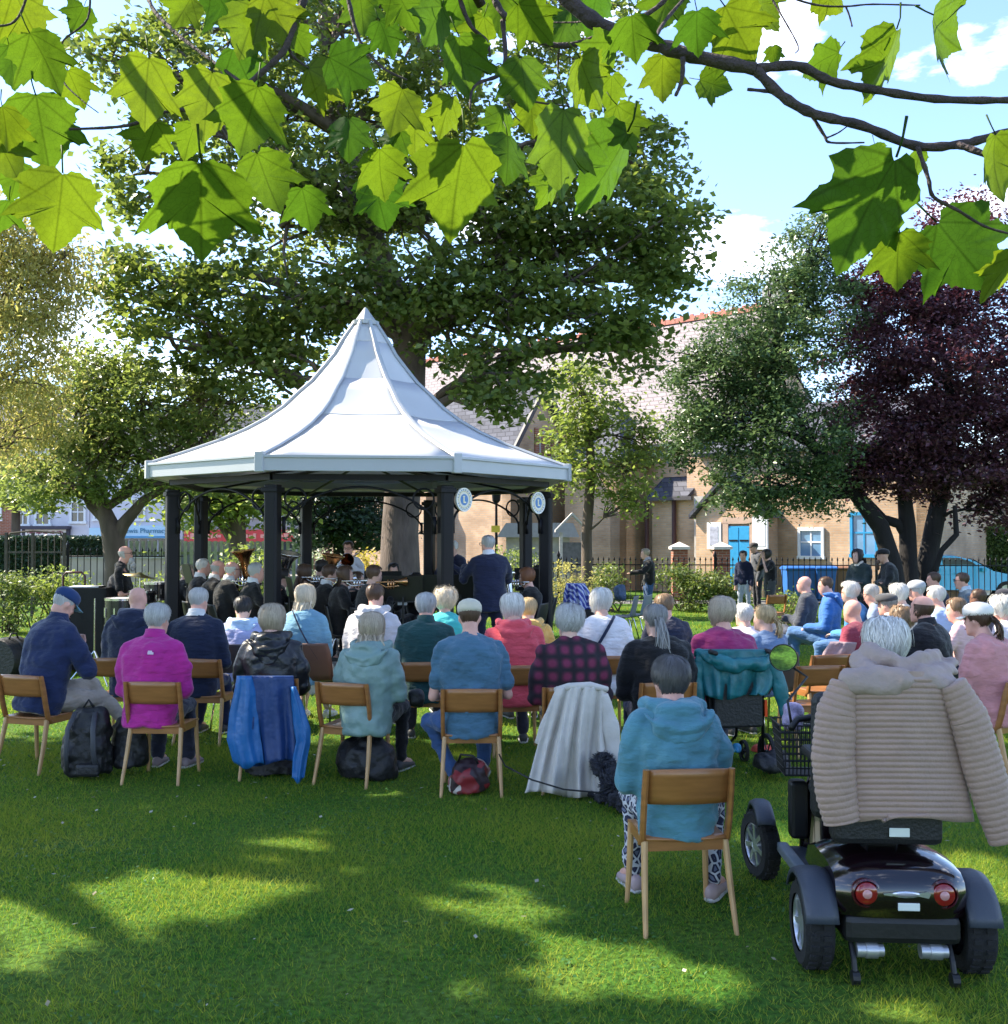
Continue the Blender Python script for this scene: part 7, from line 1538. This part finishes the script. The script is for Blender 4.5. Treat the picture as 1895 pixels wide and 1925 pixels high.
    m = MB(); m.tube([(0, 1.0, .55), (0, .86, .80), (0, .78, .92)], .035, 10); m.build('tiller_column', M_bk, t, smooth=True)
    m = MB(); m.tube([(-.27, .66, .90), (-.22, .74, .93), (0, .80, .95), (.22, .74, .93), (.27, .66, .90)], .017, 8); m.build('handlebar', M_bk, t, smooth=True); m = MB(); m.box((0, .80, .97), (.2, .14, .09)); m.build('control_panel', M_bk, t, bevel=.02)
    # mirror on its stem: stands left of the handlebar
    mp_ = Matrix.Rotation(R(3.5), 4, 'Z') @ (A(1473, 1236, 5.35) - Vector((1.66, 4.47, 0)))
    m = MB(); m.tube([(-.26, .70, .91), (-.27, .74, 1.02), mp_ + Vector((.12, .0, -.10)), mp_ + Vector((.03, .02, -.04))], .007, 8); m.build('mirror_stem', M_bk, t, smooth=True)
    MXm = Matrix.Translation(mp_) @ Matrix.Rotation(R(-13), 4, 'Z') @ Matrix.Rotation(R(97), 4, 'X'); mo = MB().lathe([(0, -.03), (.05, -.025), (.072, 0), (.072, .010), (.067, .010), (.067, .004), (0, .004)], 28, MXm).build('mirror', M_bk, t, smooth='auto'); MB().lathe([(0, .006), (.067, .006), (.067, .0075), (0, .0075)], 28, MXm).build('mirror_glass', mat('mirror_glass', (.85, .87, .85), .02, .01, metal=1.0), mo)
    # seat: post, cushion, backrest, armrests
    m = MB(); m.box((0, .16, .54), (.14, .14, .10)); m.build('seat_post', M_gr, t, bevel=.01)
    m = MB(); m.box((0, .24, .665), (.48, .46, .10)); m.build('seat_cushion', M_seat, t, bevel=.04)
    m = MB(); rows = []
    for j in range(9):
        z = .66 + .52 * j / 8; wv = .25 - .02 * (j / 8) ** 2; rows.append((Vector((0, .0 - .035 * j / 8, z)), Vector((wv, 0, 0)), Vector((0, .055, 0))))
    m.rings(rows, 4); m = MB(); m.box((-.03, .07, .89), (.56, .10, .56), M=Matrix.Rotation(R(4), 3, 'X')); m.build('backrest', M_seat, t, bevel=.04)
    m = MB(); m.box((-.02, -.02, .62), (.46, .12, .16)); m.build('seat_back_shell', M_seat, t, bevel=.03)
    MB().box((.02, -.085, .60), (.085, .006, .038)).build('label_plate', MATS['plate_white'], t, bevel=.003)
    for k in (-1, 1):
        m = MB(); m.box((k * .275, .16, .87), (.055, .30, .045)); m.build('armrest', M_bk, t, bevel=.015); m = MB(); m.bar((k * .275, .10, .62), (k * .275, .11, .86), .03, .03); m.build('arm_bracket', M_bk, t)
    # front basket with a bag in it
    m = MB()
    x0, x1, y0, y1, z0, z1 = -.26, -.04, .86, 1.04, .62, .88
    for z in np.linspace(z0, z1, 8):
        k = (z - z0) / (z1 - z0) * .03; m.tube([(x0 - k, y0 - k, z), (x1 + k, y0 - k, z), (x1 + k, y1 + k, z), (x0 - k, y1 + k, z), (x0 - k, y0 - k, z)], .004, 4)
    for x in np.linspace(x0, x1, 12): m.tube([(x, y0, z0), (x, y0 - .03, z1)], .003, 4); m.tube([(x, y1, z0), (x, y1 + .03, z1)], .003, 4)
    for y in np.linspace(y0, y1, 7): m.tube([(x0, y, z0), (x0 - .03, y, z1)], .003, 4); m.tube([(x1, y, z0), (x1 + .03, y, z1)], .003, 4)
    m.box(((x0 + x1) / 2, (y0 + y1) / 2, z0), (x1 - x0, y1 - y0, .01)); m.build('basket', M_bk, t)
    return t
SC = scooter()
def soft_bag(name, label, cat, px, py0, py1, D, wpx, m_, handles=True, dep=.14, seed=0, lean=0):
    c = A(px, (py0 + py1) / 2, D); w = wpx / PXM(D) / 2; z0, z1 = max(.0, A(px, py1, D).z), A(px, py0, D).z; h = z1 - z0
    t = thing(name, label, cat, (c.x, D, z0), R(random.uniform(-15, 15)))
    m = MB(); m.rings([((0, 0, h * f), (w * a, 0, 0), (0, dep * b, 0)) for f, a, b in ((.0, .80, .7), (.06, .97, 1), (.35, 1.0, 1.05), (.7, .9, .85), (.92, .72, .5), (1.0, .45, .25))], 16)
    remesh(m.build('bag_body', m_, t, fixn=False), .013, 3, .03, .12)
    return t, w, h, dep
M_bag = mat('bag_black', (.012, .012, .016), .55, .2, 14, .5, 30)
t, w, h, dp = soft_bag('backpack', 'black backpack leaning beside the chair of the person in navy cap', 'backpack', 166, 1326, 1456, 7.95, 92, M_bag, dep=.13)
m = MB()
for k in (-1, 1): m.tube([(k * w * .4, -dp * .5, h * .92), (k * w * .5, -dp - .03, h * .7), (k * w * .55, -dp - .04, h * .35), (k * w * .6, -dp * .9, h * .1)], .02, 8, flat=.35)
m.build('strap', mat('strap_grey', (.04, .042, .05), .6, .2), t, smooth=True); MB().tube([(-.04, 0, h * .97), (0, 0, h * 1.08), (.04, 0, h * .97)], .010, 6).build('handle', M_bag, t, smooth=True); MB().box((.05, -dp * 1.05, h * .12), (.18, .05, .10)).build('pocket', M_bag, t, bevel=.03)
soft_bag('holdall', 'black shoulder bag on the grass between the navy cap and magenta fleece chairs', 'bag', 240, 1350, 1442, 8.1, 74, M_bag, dep=.12)
def floral():
    m, nt, b = nodes_of('bag_floral'); N, L = nt.nodes, nt.links; tx = N.new('ShaderNodeTexCoord'); v = N.new('ShaderNodeTexVoronoi'); v.inputs['Scale'].default_value = 13; L.new(tx.outputs['Object'], v.inputs['Vector']); r = N.new('ShaderNodeValToRGB'); r.color_ramp.interpolation = 'CONSTANT'; e = r.color_ramp.elements; e[0].color = (.20, .015, .02, 1); e[1].color = (.03, .015, .02, 1); e[1].position = .45; k = e.new(.7); k.color = (.5, .45, .4, 1); k = e.new(.85); k.color = (.15, .03, .03, 1)
    L.new(v.outputs['Color'], r.inputs['Fac']); L.new(r.outputs['Color'], b.inputs['Base Color']); b.inputs['Roughness'].default_value = .5; return m
t, w, h, dp = soft_bag('patterned_bag', 'red and black patterned bag lying under the chair of the blue-grey T-shirt', 'bag', 882, 1424, 1488, 7.5, 76, floral(), dep=.13)
MB().tube([(-.07, -.05, h * .9), (-.04, -.08, h * 1.15), (.05, -.08, h * 1.12), (.08, -.05, h * .88)], .009, 6).build('handle', M_bag, t, smooth=True)
soft_bag('handbag', 'black handbag hanging beside the sage green jacket', 'bag', 782, 1298, 1330, 8.0, 30, M_bag, dep=.06)
soft_bag('holdall', 'large black bag under the chair of the sage green jacket', 'bag', 690, 1385, 1468, 7.95, 120, M_bag, dep=.15)
soft_bag('holdall', 'dark bag under the chair with the blue coat', 'bag', 510, 1405, 1462, 8.1, 100, M_bag, dep=.15)
soft_bag('shopping_bag', 'small red shopping bag on the grass under the wheelchair', 'bag', 1430, 1398, 1416, 8.3, 44, mat('bag_red', (.55, .06, .03), .5, .2, 10, .4), dep=.08)
soft_bag('shopping_bag', 'small bright blue bag on the grass under the wheelchair', 'bag', 1384, 1398, 1416, 8.4, 18, mat('bag_bright_blue', (.02, .25, .5), .5, .2, 10, .4), dep=.06)
soft_bag('holdall', 'crumpled black bag on the grass right of the wheelchair', 'bag', 1450, 1412, 1446, 7.9, 76, M_bag, dep=.14)
soft_bag('purple_bag', 'purple and white patterned bag in the scooter basket', 'bag', 1490, 1325, 1375, 5.42, 40, mat('bag_lilac', (.30, .25, .38), .5, .6, 22, .4), dep=.07)

# ---- wheelchair
def wheelchair():
    p = Vector(WC.location); t = thing('wheelchair', 'black folding wheelchair under the person in raspberry top', 'wheelchair', (p.x, p.y, 0), WC.rotation_euler.z)
    M_f = mat('wheelchair_frame', (.02, .02, .024), .35, .1, metal=.4); M_v = mat('wheelchair_vinyl', (.012, .012, .015), .55, .15, 12, .3)
    MB().box((0, -.20, .72), (.44, .025, .44)).build('back_sling', M_v, t, bevel=.01); MB().box((0, -.245, .56), (.40, .06, .36)).build('back_pocket', M_v, t, bevel=.02); MB().box((0, .06, .46), (.43, .44, .05)).build('seat', M_v, t, bevel=.015)
    for k in (-1, 1):
        MB().tube([(k * .225, -.20, .12), (k * .225, -.20, .92), (k * .225, -.24, .97), (k * .225, -.34, .97)], .013, 8).build('back_tube', M_f, t, smooth=True); MB().tube([(k * .225, -.26, .97), (k * .225, -.38, .97)], .019, 8).build('push_handle', M_v, t, smooth=True)
        MB().tube([(k * .225, -.2, .44), (k * .225, .28, .44), (k * .225, .34, .20), (k * .22, .46, .12)], .012, 8).build('side_frame', M_f, t, smooth=True); MB().box((k * .235, .02, .66), (.05, .28, .035)).build('armrest', M_v, t, bevel=.01); MB().tube([(k * .235, .14, .44), (k * .235, .14, .65)], .011, 8).build('arm_post', M_f, t)
        MB().box((k * .12, .48, .11), (.15, .13, .015)).build('footplate', M_f, t)
        for y, r in ((-.20, .16), (.26, .09)):
            w = thing('wheel', None, None, (k * .26, y, r)); w.parent = t; RY = Matrix.Rotation(R(90), 4, 'Y'); MB().lathe([(r * .82, -.016), (r * .97, -.014), (r, 0), (r * .97, .014), (r * .82, .016)], 24, RY, False).build('tyre', mat('tyre_rubber', (.02, .02, .02), .85, .2), w, smooth='auto'); m = MB(); m.lathe([(0, -.012), (r * .2, -.012), (r * .2, .012), (0, .012)], 12, RY)
            for a in range(6): q = R(60 * a); m.bar((0, math.cos(q) * r * .1, math.sin(q) * r * .1), (0, math.cos(q) * r * .85, math.sin(q) * r * .85), .008, .008)
            m.build('rim', M_f, w)
    MB().box((.235, -.235, .52), (.02, .02, .13)).build('red_reflector', mat('reflector', (.8, .08, .02), .2, .1, coat=.5), t)
wheelchair()
# ---- the dog and its lead
def dog():
    p = G(1172, 1520); t = thing('dog', 'dark grey curly-coated dog lying behind the nearest chair', 'dog', (p.x, p.y, 0), R(28)); t.scale = (.82, .82, .82)
    m = MB(); m.rings([((0, y, z), (rx, 0, 0), (0, 0, rz)) for y, z, rx, rz in ((-.28, .12, .05, .07), (-.22, .14, .10, .12), (-.08, .15, .115, .13), (.08, .16, .12, .14), (.18, .18, .09, .11), (.24, .21, .06, .07))], 14)
    limb(m, [(0, .18, .19), (0, .25, .26), (0, .29, .30)], [.075, .062, .065]); m.ell((0, .30, .31), (.068, .08, .066)); limb(m, [(0, .35, .295), (0, .42, .28)], [.036, .026]); m.ell((0, .30, .365), (.05, .05, .03))
    for k in (-1, 1):
        limb(m, [(k * .065, .15, .14), (k * .075, .17, .05), (k * .075, .30, .028), (k * .075, .36, .025)], [.05, .036, .028, .03]); limb(m, [(k * .09, -.18, .13), (k * .13, -.05, .10), (k * .12, -.20, .045), (k * .12, -.08, .028)], [.08, .055, .034, .03]); m.ell((k * .075, .285, .29), (.02, .035, .055))
    limb(m, [(0, -.27, .15), (.03, -.34, .19), (.06, -.38, .25)], [.03, .024, .03])
    o = m.build('body', mat('dog_coat', (.022, .023, .032), .9, .4, 30, 1.0, 60), t, fixn=False); remesh(o, .012, 2, .05, .03)
    r = np.random.default_rng(4); V, Fa, T = [], [], []
    for i in range(2600):   # curls of the coat
        y = r.uniform(-.30, .40); a = r.uniform(0, 2 * math.pi)
        c, rr_ = (Vector((0, y, .15)), (.12, .135)) if y < .2 else (Vector((0, .30, .31)), (.08, .08))
        if y >= .2: ph = r.uniform(-1.3, 1.3); n_ = Vector((math.cos(a) * math.cos(ph), math.sin(ph), math.sin(a) * math.cos(ph)))
        else: n_ = Vector((math.cos(a), 0, math.sin(a)))
        q = c + Vector((n_.x * rr_[0], n_.y * rr_[0], n_.z * rr_[1])) * (1.0 if y >= .2 else max(.45, 1 - (abs(y + .04) / .34) ** 3 * .4)); b0 = len(V); tn = r.random(); sd = Vector(r.normal(size=3)).cross(n_).normalized() * .006; cu = Vector(r.normal(size=3)) * .014
        for k in range(4): p2 = q + n_ * .010 * k + cu * (k / 3) ** 2; V += [p2 - sd * (1 - k / 4), p2 + sd * (1 - k / 4)]; T += [tn, tn]
        for k in range(3): Fa.append((b0 + 2 * k, b0 + 2 * k + 1, b0 + 2 * k + 3, b0 + 2 * k + 2))
    me = bpy.data.meshes.new('fur'); me.from_pydata([tuple(v) for v in V], [], Fa); at = me.attributes.new('tone', 'FLOAT', 'POINT'); at.data.foreach_set('value', T); tag(put('fur', me, hairmat('dogcoat', (.03, .032, .045)), t), kind='stuff')
    return t
dg_ = dog()
m = MB(); m.tube([A(938, 1418, 7.4), A(950, 1440, 7.2), A(1000, 1466, 7.0), A(1060, 1484, 6.95), A(1125, 1490, 6.95), A(1150, 1480, 6.98)], .006, 6); o = m.build('dog_lead', mat('lead_black', (.01, .01, .012), .5, .1), smooth=True); tag(o, 'thin black dog lead running across the beige coat', 'lead')

# ---- loose chairs
p = A(1530, 1000, 8.75); wooden_chair('empty pale wooden chair left of the quilted coat', (p.x, 8.95, 0), R(8)); p = A(1560, 1000, 9.5); wooden_chair('empty wooden chair just beyond the pale empty one', (p.x - .05, 9.75, 0), R(16))
p = A(1446, 1000, 19.6); wooden_chair('empty dark wooden chair by the fence below the photographer', (p.x, 19.6, 0), R(20))
p = A(1196, 1000, 18.6); plastic_chair('grey plastic chair on the grass below the person in black jacket', (p.x, 18.6, 0), R(60), (.16, .19, .22))
p = A(1172, 1000, 18.2); plastic_chair('grey plastic chair holding clothes, left of the other grey chair', (p.x, 18.2, 0), R(70), (.14, .15, .18))
soft_bag('clothes_bundle', 'dark blue bundle on the left grey plastic chair', 'bag', 1166, 1098, 1128, 18.3, 26, mat('bundle_blue', (.04, .07, .12), .7, .2, 8, .4), dep=.14)
p = A(1086, 1000, 15.6); plastic_chair('black chair hung with the blue and white striped jacket', (p.x, 15.6, 0), R(160), (.03, .03, .03))
def stripe_mat():
    m, nt, b = nodes_of('blue_white_stripe'); N, L = nt.nodes, nt.links; tx = N.new('ShaderNodeTexCoord'); w = N.new('ShaderNodeTexWave'); w.bands_direction = 'DIAGONAL'; w.inputs['Scale'].default_value = 7; w.inputs['Distortion'].default_value = 5; L.new(tx.outputs['Object'], w.inputs['Vector']); r = N.new('ShaderNodeValToRGB'); r.color_ramp.elements[0].color = (.03, .045, .30, 1); r.color_ramp.elements[1].color = (.45, .5, .68, 1); r.color_ramp.elements[0].position = .55; r.color_ramp.elements[1].position = .65; L.new(w.outputs['Fac'], r.inputs['Fac']); L.new(r.outputs['Color'], b.inputs['Base Color']); return m
drape('striped_jacket', 'blue and white striped jacket hung over a chair right of the bandstand', 'jacket', [(1098, 1064, 1100), (1112, 1060, 1108), (1132, 1058, 1114), (1148, 1062, 1112)], 15.3, stripe_mat(), nf=3, amp=.06, seed=21)

# ================================================================ THE BAND'S THINGS
M_brass = mat('brass', (.42, .22, .10), .25, .15, 5, metal=1.0); M_silv = mat('silver_plate', (.62, .60, .60), .22, .1, 5, metal=1.0)
def horn(label, px, py, D, rz, m_, sc=1.0, tilt=12, name='tuba'):
    """upright bell brass; the bell's rim centre at the pixel"""
    p = A(px, py, D); t = thing(name, label, name, p, R(rz), 'upright brass instruments'); T_ = Matrix.Rotation(R(tilt), 4, 'Y') @ Matrix.Scale(sc, 4)
    MB().lathe([(.20, 0), (.205, -.008), (.16, -.05), (.10, -.13), (.07, -.25), (.055, -.42), (.05, -.55), (.045, -.55), (.05, -.42), (.065, -.25), (.095, -.13), (.155, -.045), (.195, -.002)], 28, T_, False).build('bell', m_, t, smooth=True)
    m = MB(); tp = lambda pts: [T_ @ Vector(q) for q in pts]
    m.tube(tp([(0, 0, -.54), (.02, 0, -.68), (.10, 0, -.74), (.18, 0, -.68), (.2, 0, -.5), (.2, 0, -.28), (.16, 0, -.2), (.11, .02, -.26), (.10, .03, -.5)]), .035 * sc, 10); m.build('body_tube', m_, t, smooth=True)
    for i in range(3): m = MB(); m.tube(tp([(.08 + .045 * i, .07, -.60), (.08 + .045 * i, .07, -.32)]), .018 * sc, 8); m.build('valve', M_silv, t, smooth=True)
    m = MB(); m.tube(tp([(.16, .05, -.3), (.13, .14, -.22), (.08, .22, -.18)]), .010 * sc, 6); m.build('mouthpipe', m_, t, smooth=True); return t
horn('brass tuba held up behind the players at the left of the bandstand', 457, 1034, 13.9, 200, M_brass, .82, 8); horn('silver tuba with its bell tipped right beside the left front post', 541, 1039, 14.6, 150, M_silv, .95, -14); horn('dark brass tuba below the trombone player', 626, 1043, 15.6, 160, M_brass, .9, -10)
horn('silver horn at the side of the conductor', 953, 1080, 13.7, 120, M_silv, .6, 20, 'tenor_horn')
def cornet(label, px, py, D, rz, m_=M_silv):
    p = A(px, py, D); t = thing('cornet', label, 'cornet', p, R(rz), 'cornets held by the players'); MY = Matrix.Rotation(R(-90), 4, 'X')
    MB().lathe([(.06, .20), (.062, .195), (.03, .12), (.014, .03), (.009, -.1), (.008, -.2), (.006, -.2)], 18, MY, False).build('bell', m_, t, smooth=True)
    m = MB(); m.tube([(0, .05, -.01), (.02, .10, -.05), (.02, -.08, -.06), (0, -.14, -.02)], .008, 6); m.build('tubing', m_, t, smooth=True); m = MB()
    for i in range(3): m.tube([(.01, -.04 + .035 * i, -.09), (.01, -.04 + .035 * i, .03)], .012, 8)
    m.build('valves', m_, t, smooth=True)
cornet('silver cornet of the player with glasses before the tuba', 462, 1092, 13.5, -62); cornet('silver cornet of the boy player', 640, 1088, 13.4, -72); cornet('silver cornet of the long-haired player left of the middle', 596, 1085, 13.7, -74); cornet('silver cornet of the red-brown haired player in the middle', 672, 1092, 13.1, -74); cornet('brass cornet of the player nearest the music stands', 735, 1094, 12.8, -64, M_brass); cornet('silver cornet of the player right of the conductor', 968, 1094, 13.7, 72)
p = A(664, 1046, 16.8); t = thing('trombone', 'trombone held by the standing player in white shirt', 'trombone', p, R(170)); MB().lathe([(.11, .3), (.112, .29), (.05, .2), (.02, .05), (.012, -.3), (.010, -.3)], 18, Matrix.Rotation(R(-100), 4, 'X'), False).build('bell', M_brass, t, smooth=True)
m = MB(); m.tube([(.06, -.3, -.02), (.06, .65, -.16), (.06, .70, -.2), (.06, .66, -.24), (.06, -.1, -.10)], .007, 6); m.build('slide', M_silv, t, smooth=True)
def music_stand(label, px, D, h, rz, paper=None):
    p = A(px, 1000, D); t = thing('music_stand', label, 'music stand', (p.x, D, BFLOOR), R(rz), 'music stands in the bandstand'); M_ms = mat('stand_black', (.012, .012, .014), .45, .1)
    MB().tube([(0, 0, .1), (0, 0, h - .1)], .012, 8).build('pole', M_ms, t)
    for k in range(3): a = R(90 + 120 * k); MB().tube([(0, 0, .22), (.25 * math.cos(a), .25 * math.sin(a), .0)], .009, 6).build('leg', M_ms, t)
    MB().box((0, -.02, h), (.50, .012, .34), M=Matrix.Rotation(R(-14), 3, 'X')).build('desk', M_ms, t); MB().box((0, -.06, h - .16), (.50, .06, .012)).build('ledge', M_ms, t)
    if paper: MB().box((paper[1], -.036, h + paper[2]), (paper[3], .004, paper[4]), M=Matrix.Rotation(R(-14), 3, 'X')).build('sheet_music', mat('sheet_%.2f' % paper[0][0], paper[0], .7, .05), t)
music_stand('black music stand with grey paper left of the front right post', 758, 12.9, 1.05, 176, ((.42, .45, .50), .02, -.04, .12, .34)); music_stand('black music stand with pale blue paper at the front right post', 806, 13.0, 1.06, 186, ((.30, .48, .72), 0, .04, .42, .22)); music_stand('black music stand with white paper left of the conductor', 866, 13.6, 1.04, 180, ((.55, .66, .62), .0, .08, .4, .16)); music_stand('black music stand in front of the player with long dark hair', 545, 13.4, 1.02, 110, ((.4, .45, .45), 0, 0, .3, .28)); music_stand('black music stand behind the leftmost players', 352, 14.6, 1.15, 120); music_stand('black music stand before the brown-haired player', 720, 13.8, 1.08, 190, ((.5, .52, .5), 0, .1, .4, .1)); music_stand('black music stand at the right of the bandstand', 1000, 14.6, 1.1, 170)
# drums left of the bandstand
def drum(label, px, py, D, r, h, name='drum', stand=True):
    p = A(px, py, D); t = thing(name, label, 'drum', (p.x, D, 0), 0, 'drums of the drum kit'); z = p.z
    MB().lathe([(r, z - h), (r, z)], 28).build('shell', mat('drum_shell', (.016, .016, .02), .25, .15, coat=.5), t, smooth='auto'); MB().lathe([(0, z + .004), (r * .97, z + .004), (r * .97, z + .001)], 28).build('drum_head', mat('drum_skin', (.62, .6, .58), .5, .05), t)
    for zz_ in (z, z - h): MB().lathe([(r * 1.0, zz_ - .015), (r * 1.04, zz_ - .015), (r * 1.04, zz_ + .015), (r * 1.0, zz_ + .015)], 28, None, False).build('hoop', M_chrome, t, smooth='auto')
    for k in range(8): a = R(45 * k); MB().box((math.cos(a) * r * 1.03, math.sin(a) * r * 1.03, z - h * .5), (.02, .02, h * .35), a).build('lug', M_chrome, t)
    for k in range(3): a = R(30 + 120 * k); MB().tube([(math.cos(a) * r * .9, math.sin(a) * r * .9, z - h), (math.cos(a) * r * 1.15, math.sin(a) * r * 1.15, 0)], .010, 6).build('leg', M_chrome, t)
drum('floor tom drum with chrome lugs left of the drummer', 226, 1126, 13.4, .19, .34); drum('snare drum in front of the drummer', 268, 1112, 13.9, .18, .15); drum('small tom drum right of the drummer', 292, 1096, 14.1, .15, .22)
def cymbal(label, px, py, D, r):
    p = A(px, py, D); t = thing('cymbal', label, 'cymbal', (p.x, D, 0), 0, 'cymbals of the drum kit'); z = p.z; MB().lathe([(0, z + .03), (.03, z + .025), (.05, z + .008), (r, z - .02), (r, z - .024), (.05, z + .004), (0, z + .02)], 28, Matrix.Translation((0, 0, z)) @ Matrix.Rotation(R(9), 4, 'Y') @ Matrix.Translation((0, 0, -z))).build('disc', mat('cymbal_bronze', (.35, .28, .14), .3, .2, 3, metal=1.0), t, smooth=True)
    MB().tube([(0, 0, .2), (0, 0, z)], .010, 8).build('stand_pole', M_chrome, t)
    for k in range(3): a = R(120 * k + 20); MB().tube([(0, 0, .35), (math.cos(a) * .3, math.sin(a) * .3, 0)], .009, 6).build('leg', M_chrome, t)
cymbal('bronze cymbal at the hands of the drummer', 263, 1080, 13.8, .22); cymbal('second bronze cymbal low behind the drum kit', 205, 1112, 14.6, .2)
t = thing('cymbal_stand', 'bare chrome tripod stand in front of the black-draped table', 'stand', (A(180, 1000, 13.0).x, 13.0, 0)); zt = A(180, 1125, 13).z; MB().tube([(0, 0, .2), (0, 0, zt)], .012, 8).build('pole', M_chrome, t)
for k in range(3): a = R(120 * k + 80); MB().tube([(0, 0, .42), (math.cos(a) * .33, math.sin(a) * .33, 0)], .010, 6).build('leg', M_chrome, t)
p = A(170, 1000, 14.4); t = thing('draped_table', 'black-draped table with white papers left of the drum kit', 'table', (p.x, 14.4, 0)); zt = A(170, 1106, 14.4).z
MB().box((0, 0, zt), (.62, .5, .03)).build('table_top', M_dark, t); m = MB(); rr_ = []
for zf in (1.0, .5, .02):
    rr_.append([(sx * (.315 + .02 * math.sin(i * 2.1) * (1 - zf)), 0, 0) for i, sx in enumerate((1,))])
pts = [(-.32, -.26), (.32, -.26), (.32, .26), (-.32, .26)]; P2 = []
for zf in (1.0, .6, .3, .03):
    row = []
    for i in range(41):
        f = i / 40 * 4; j = int(f) % 4; g_ = f - int(f); q = Vector(pts[j]).lerp(Vector(pts[(j + 1) % 4]), g_); k = 1 + (.06 * math.sin(i * 1.9) + .04) * (1 - zf); row.append((q.x * k, q.y * k, zt * zf + .012 * (zf == 1)))
    P2.append(row)
m.grid(P2); m.build('cloth', mat('black_drape', (.012, .012, .015), .85, .2, 8, .3), t, smooth=True); MB().box((-.03, -.05, zt + .028), (.4, .3, .014), R(8)).build('papers', mat('paper_white', (.7, .7, .7), .7, .05), t); MB().box((.16, -.1, zt + .03), (.16, .1, .02), R(-20)).build('black_folder', M_dark, t)
def case(label, px, py, D, r, ln, rz):
    p = A(px, py, D); t = thing('drum_case', label, 'case', (p.x, D, 0), R(rz), 'round black drum cases'); Mx = Matrix.Translation((0, 0, r)) @ Matrix.Rotation(R(90), 4, 'Y')
    MB().lathe([(0, -ln / 2), (r * .94, -ln / 2), (r, -ln / 2 + .03), (r, ln / 2 - .03), (r * .94, ln / 2), (0, ln / 2)], 28, Mx).build('shell', M_bag, t, smooth='auto'); MB().lathe([(r * 1.0, -.02), (r * 1.02, -.02), (r * 1.02, .02), (r * 1.0, .02)], 28, Mx).build('belt', mat('strap_grey', (.04, .042, .05), .6, .2), t, smooth='auto'); MB().tube([(-.08, -r * .3, 2 * r - .02), (-.05, -r * .3, 2 * r + .05), (.05, -r * .3, 2 * r + .05), (.08, -r * .3, 2 * r - .02)], .012, 6).build('handle', M_bag, t, smooth=True)
case('large round black drum case at the far left edge', 16, 1150, 13.3, .28, .40, 75); case('round black drum case beside the navy cap', 78, 1150, 13.8, .22, .5, 40); case('round black drum case behind the navy cap', 108, 1150, 14.4, .24, .4, 60)
p = A(140, 1000, 15.0); t = thing('hand_trolley', 'dark red tubular trolley behind the black-draped table', 'trolley', (p.x, 15, 0)); zt = A(140, 1076, 15).z; w_ = .16
MB().tube([(-w_, 0, .1), (-w_, 0, zt - .05), (-w_ + .05, 0, zt), (w_ - .05, 0, zt), (w_, 0, zt - .05), (w_, 0, .1)], .016, 8).build('frame', mat('trolley_red', (.08, .02, .02), .4, .1), t, smooth=True); MB().box((0, -.12, .1), (.36, .3, .02)).build('toe_plate', M_dark, t)
for k in (-1, 1): MB().lathe([(0, -.02), (.1, -.02), (.1, .02), (0, .02)], 16, Matrix.Translation((k * .2, .05, .1)) @ Matrix.Rotation(R(90), 4, 'Y')).build('wheel', mat('tyre_rubber', (.02, .02, .02), .85, .2), t)
t = thing('drum_stool', 'black stool under the bearded drummer', 'stool', (A(232, 1000, 14.6).x - .02, 14.6, 0)); MB().lathe([(0, .50), (.17, .5), (.18, .54), (.16, .57), (0, .57)], 20).build('seat', M_bag, t, smooth='auto'); MB().tube([(0, 0, .2), (0, 0, .5)], .02, 8).build('pole', M_chrome, t)
for k in range(3): a = R(120 * k); MB().tube([(0, 0, .3), (math.cos(a) * .22, math.sin(a) * .22, 0)], .012, 6).build('leg', M_chrome, t)
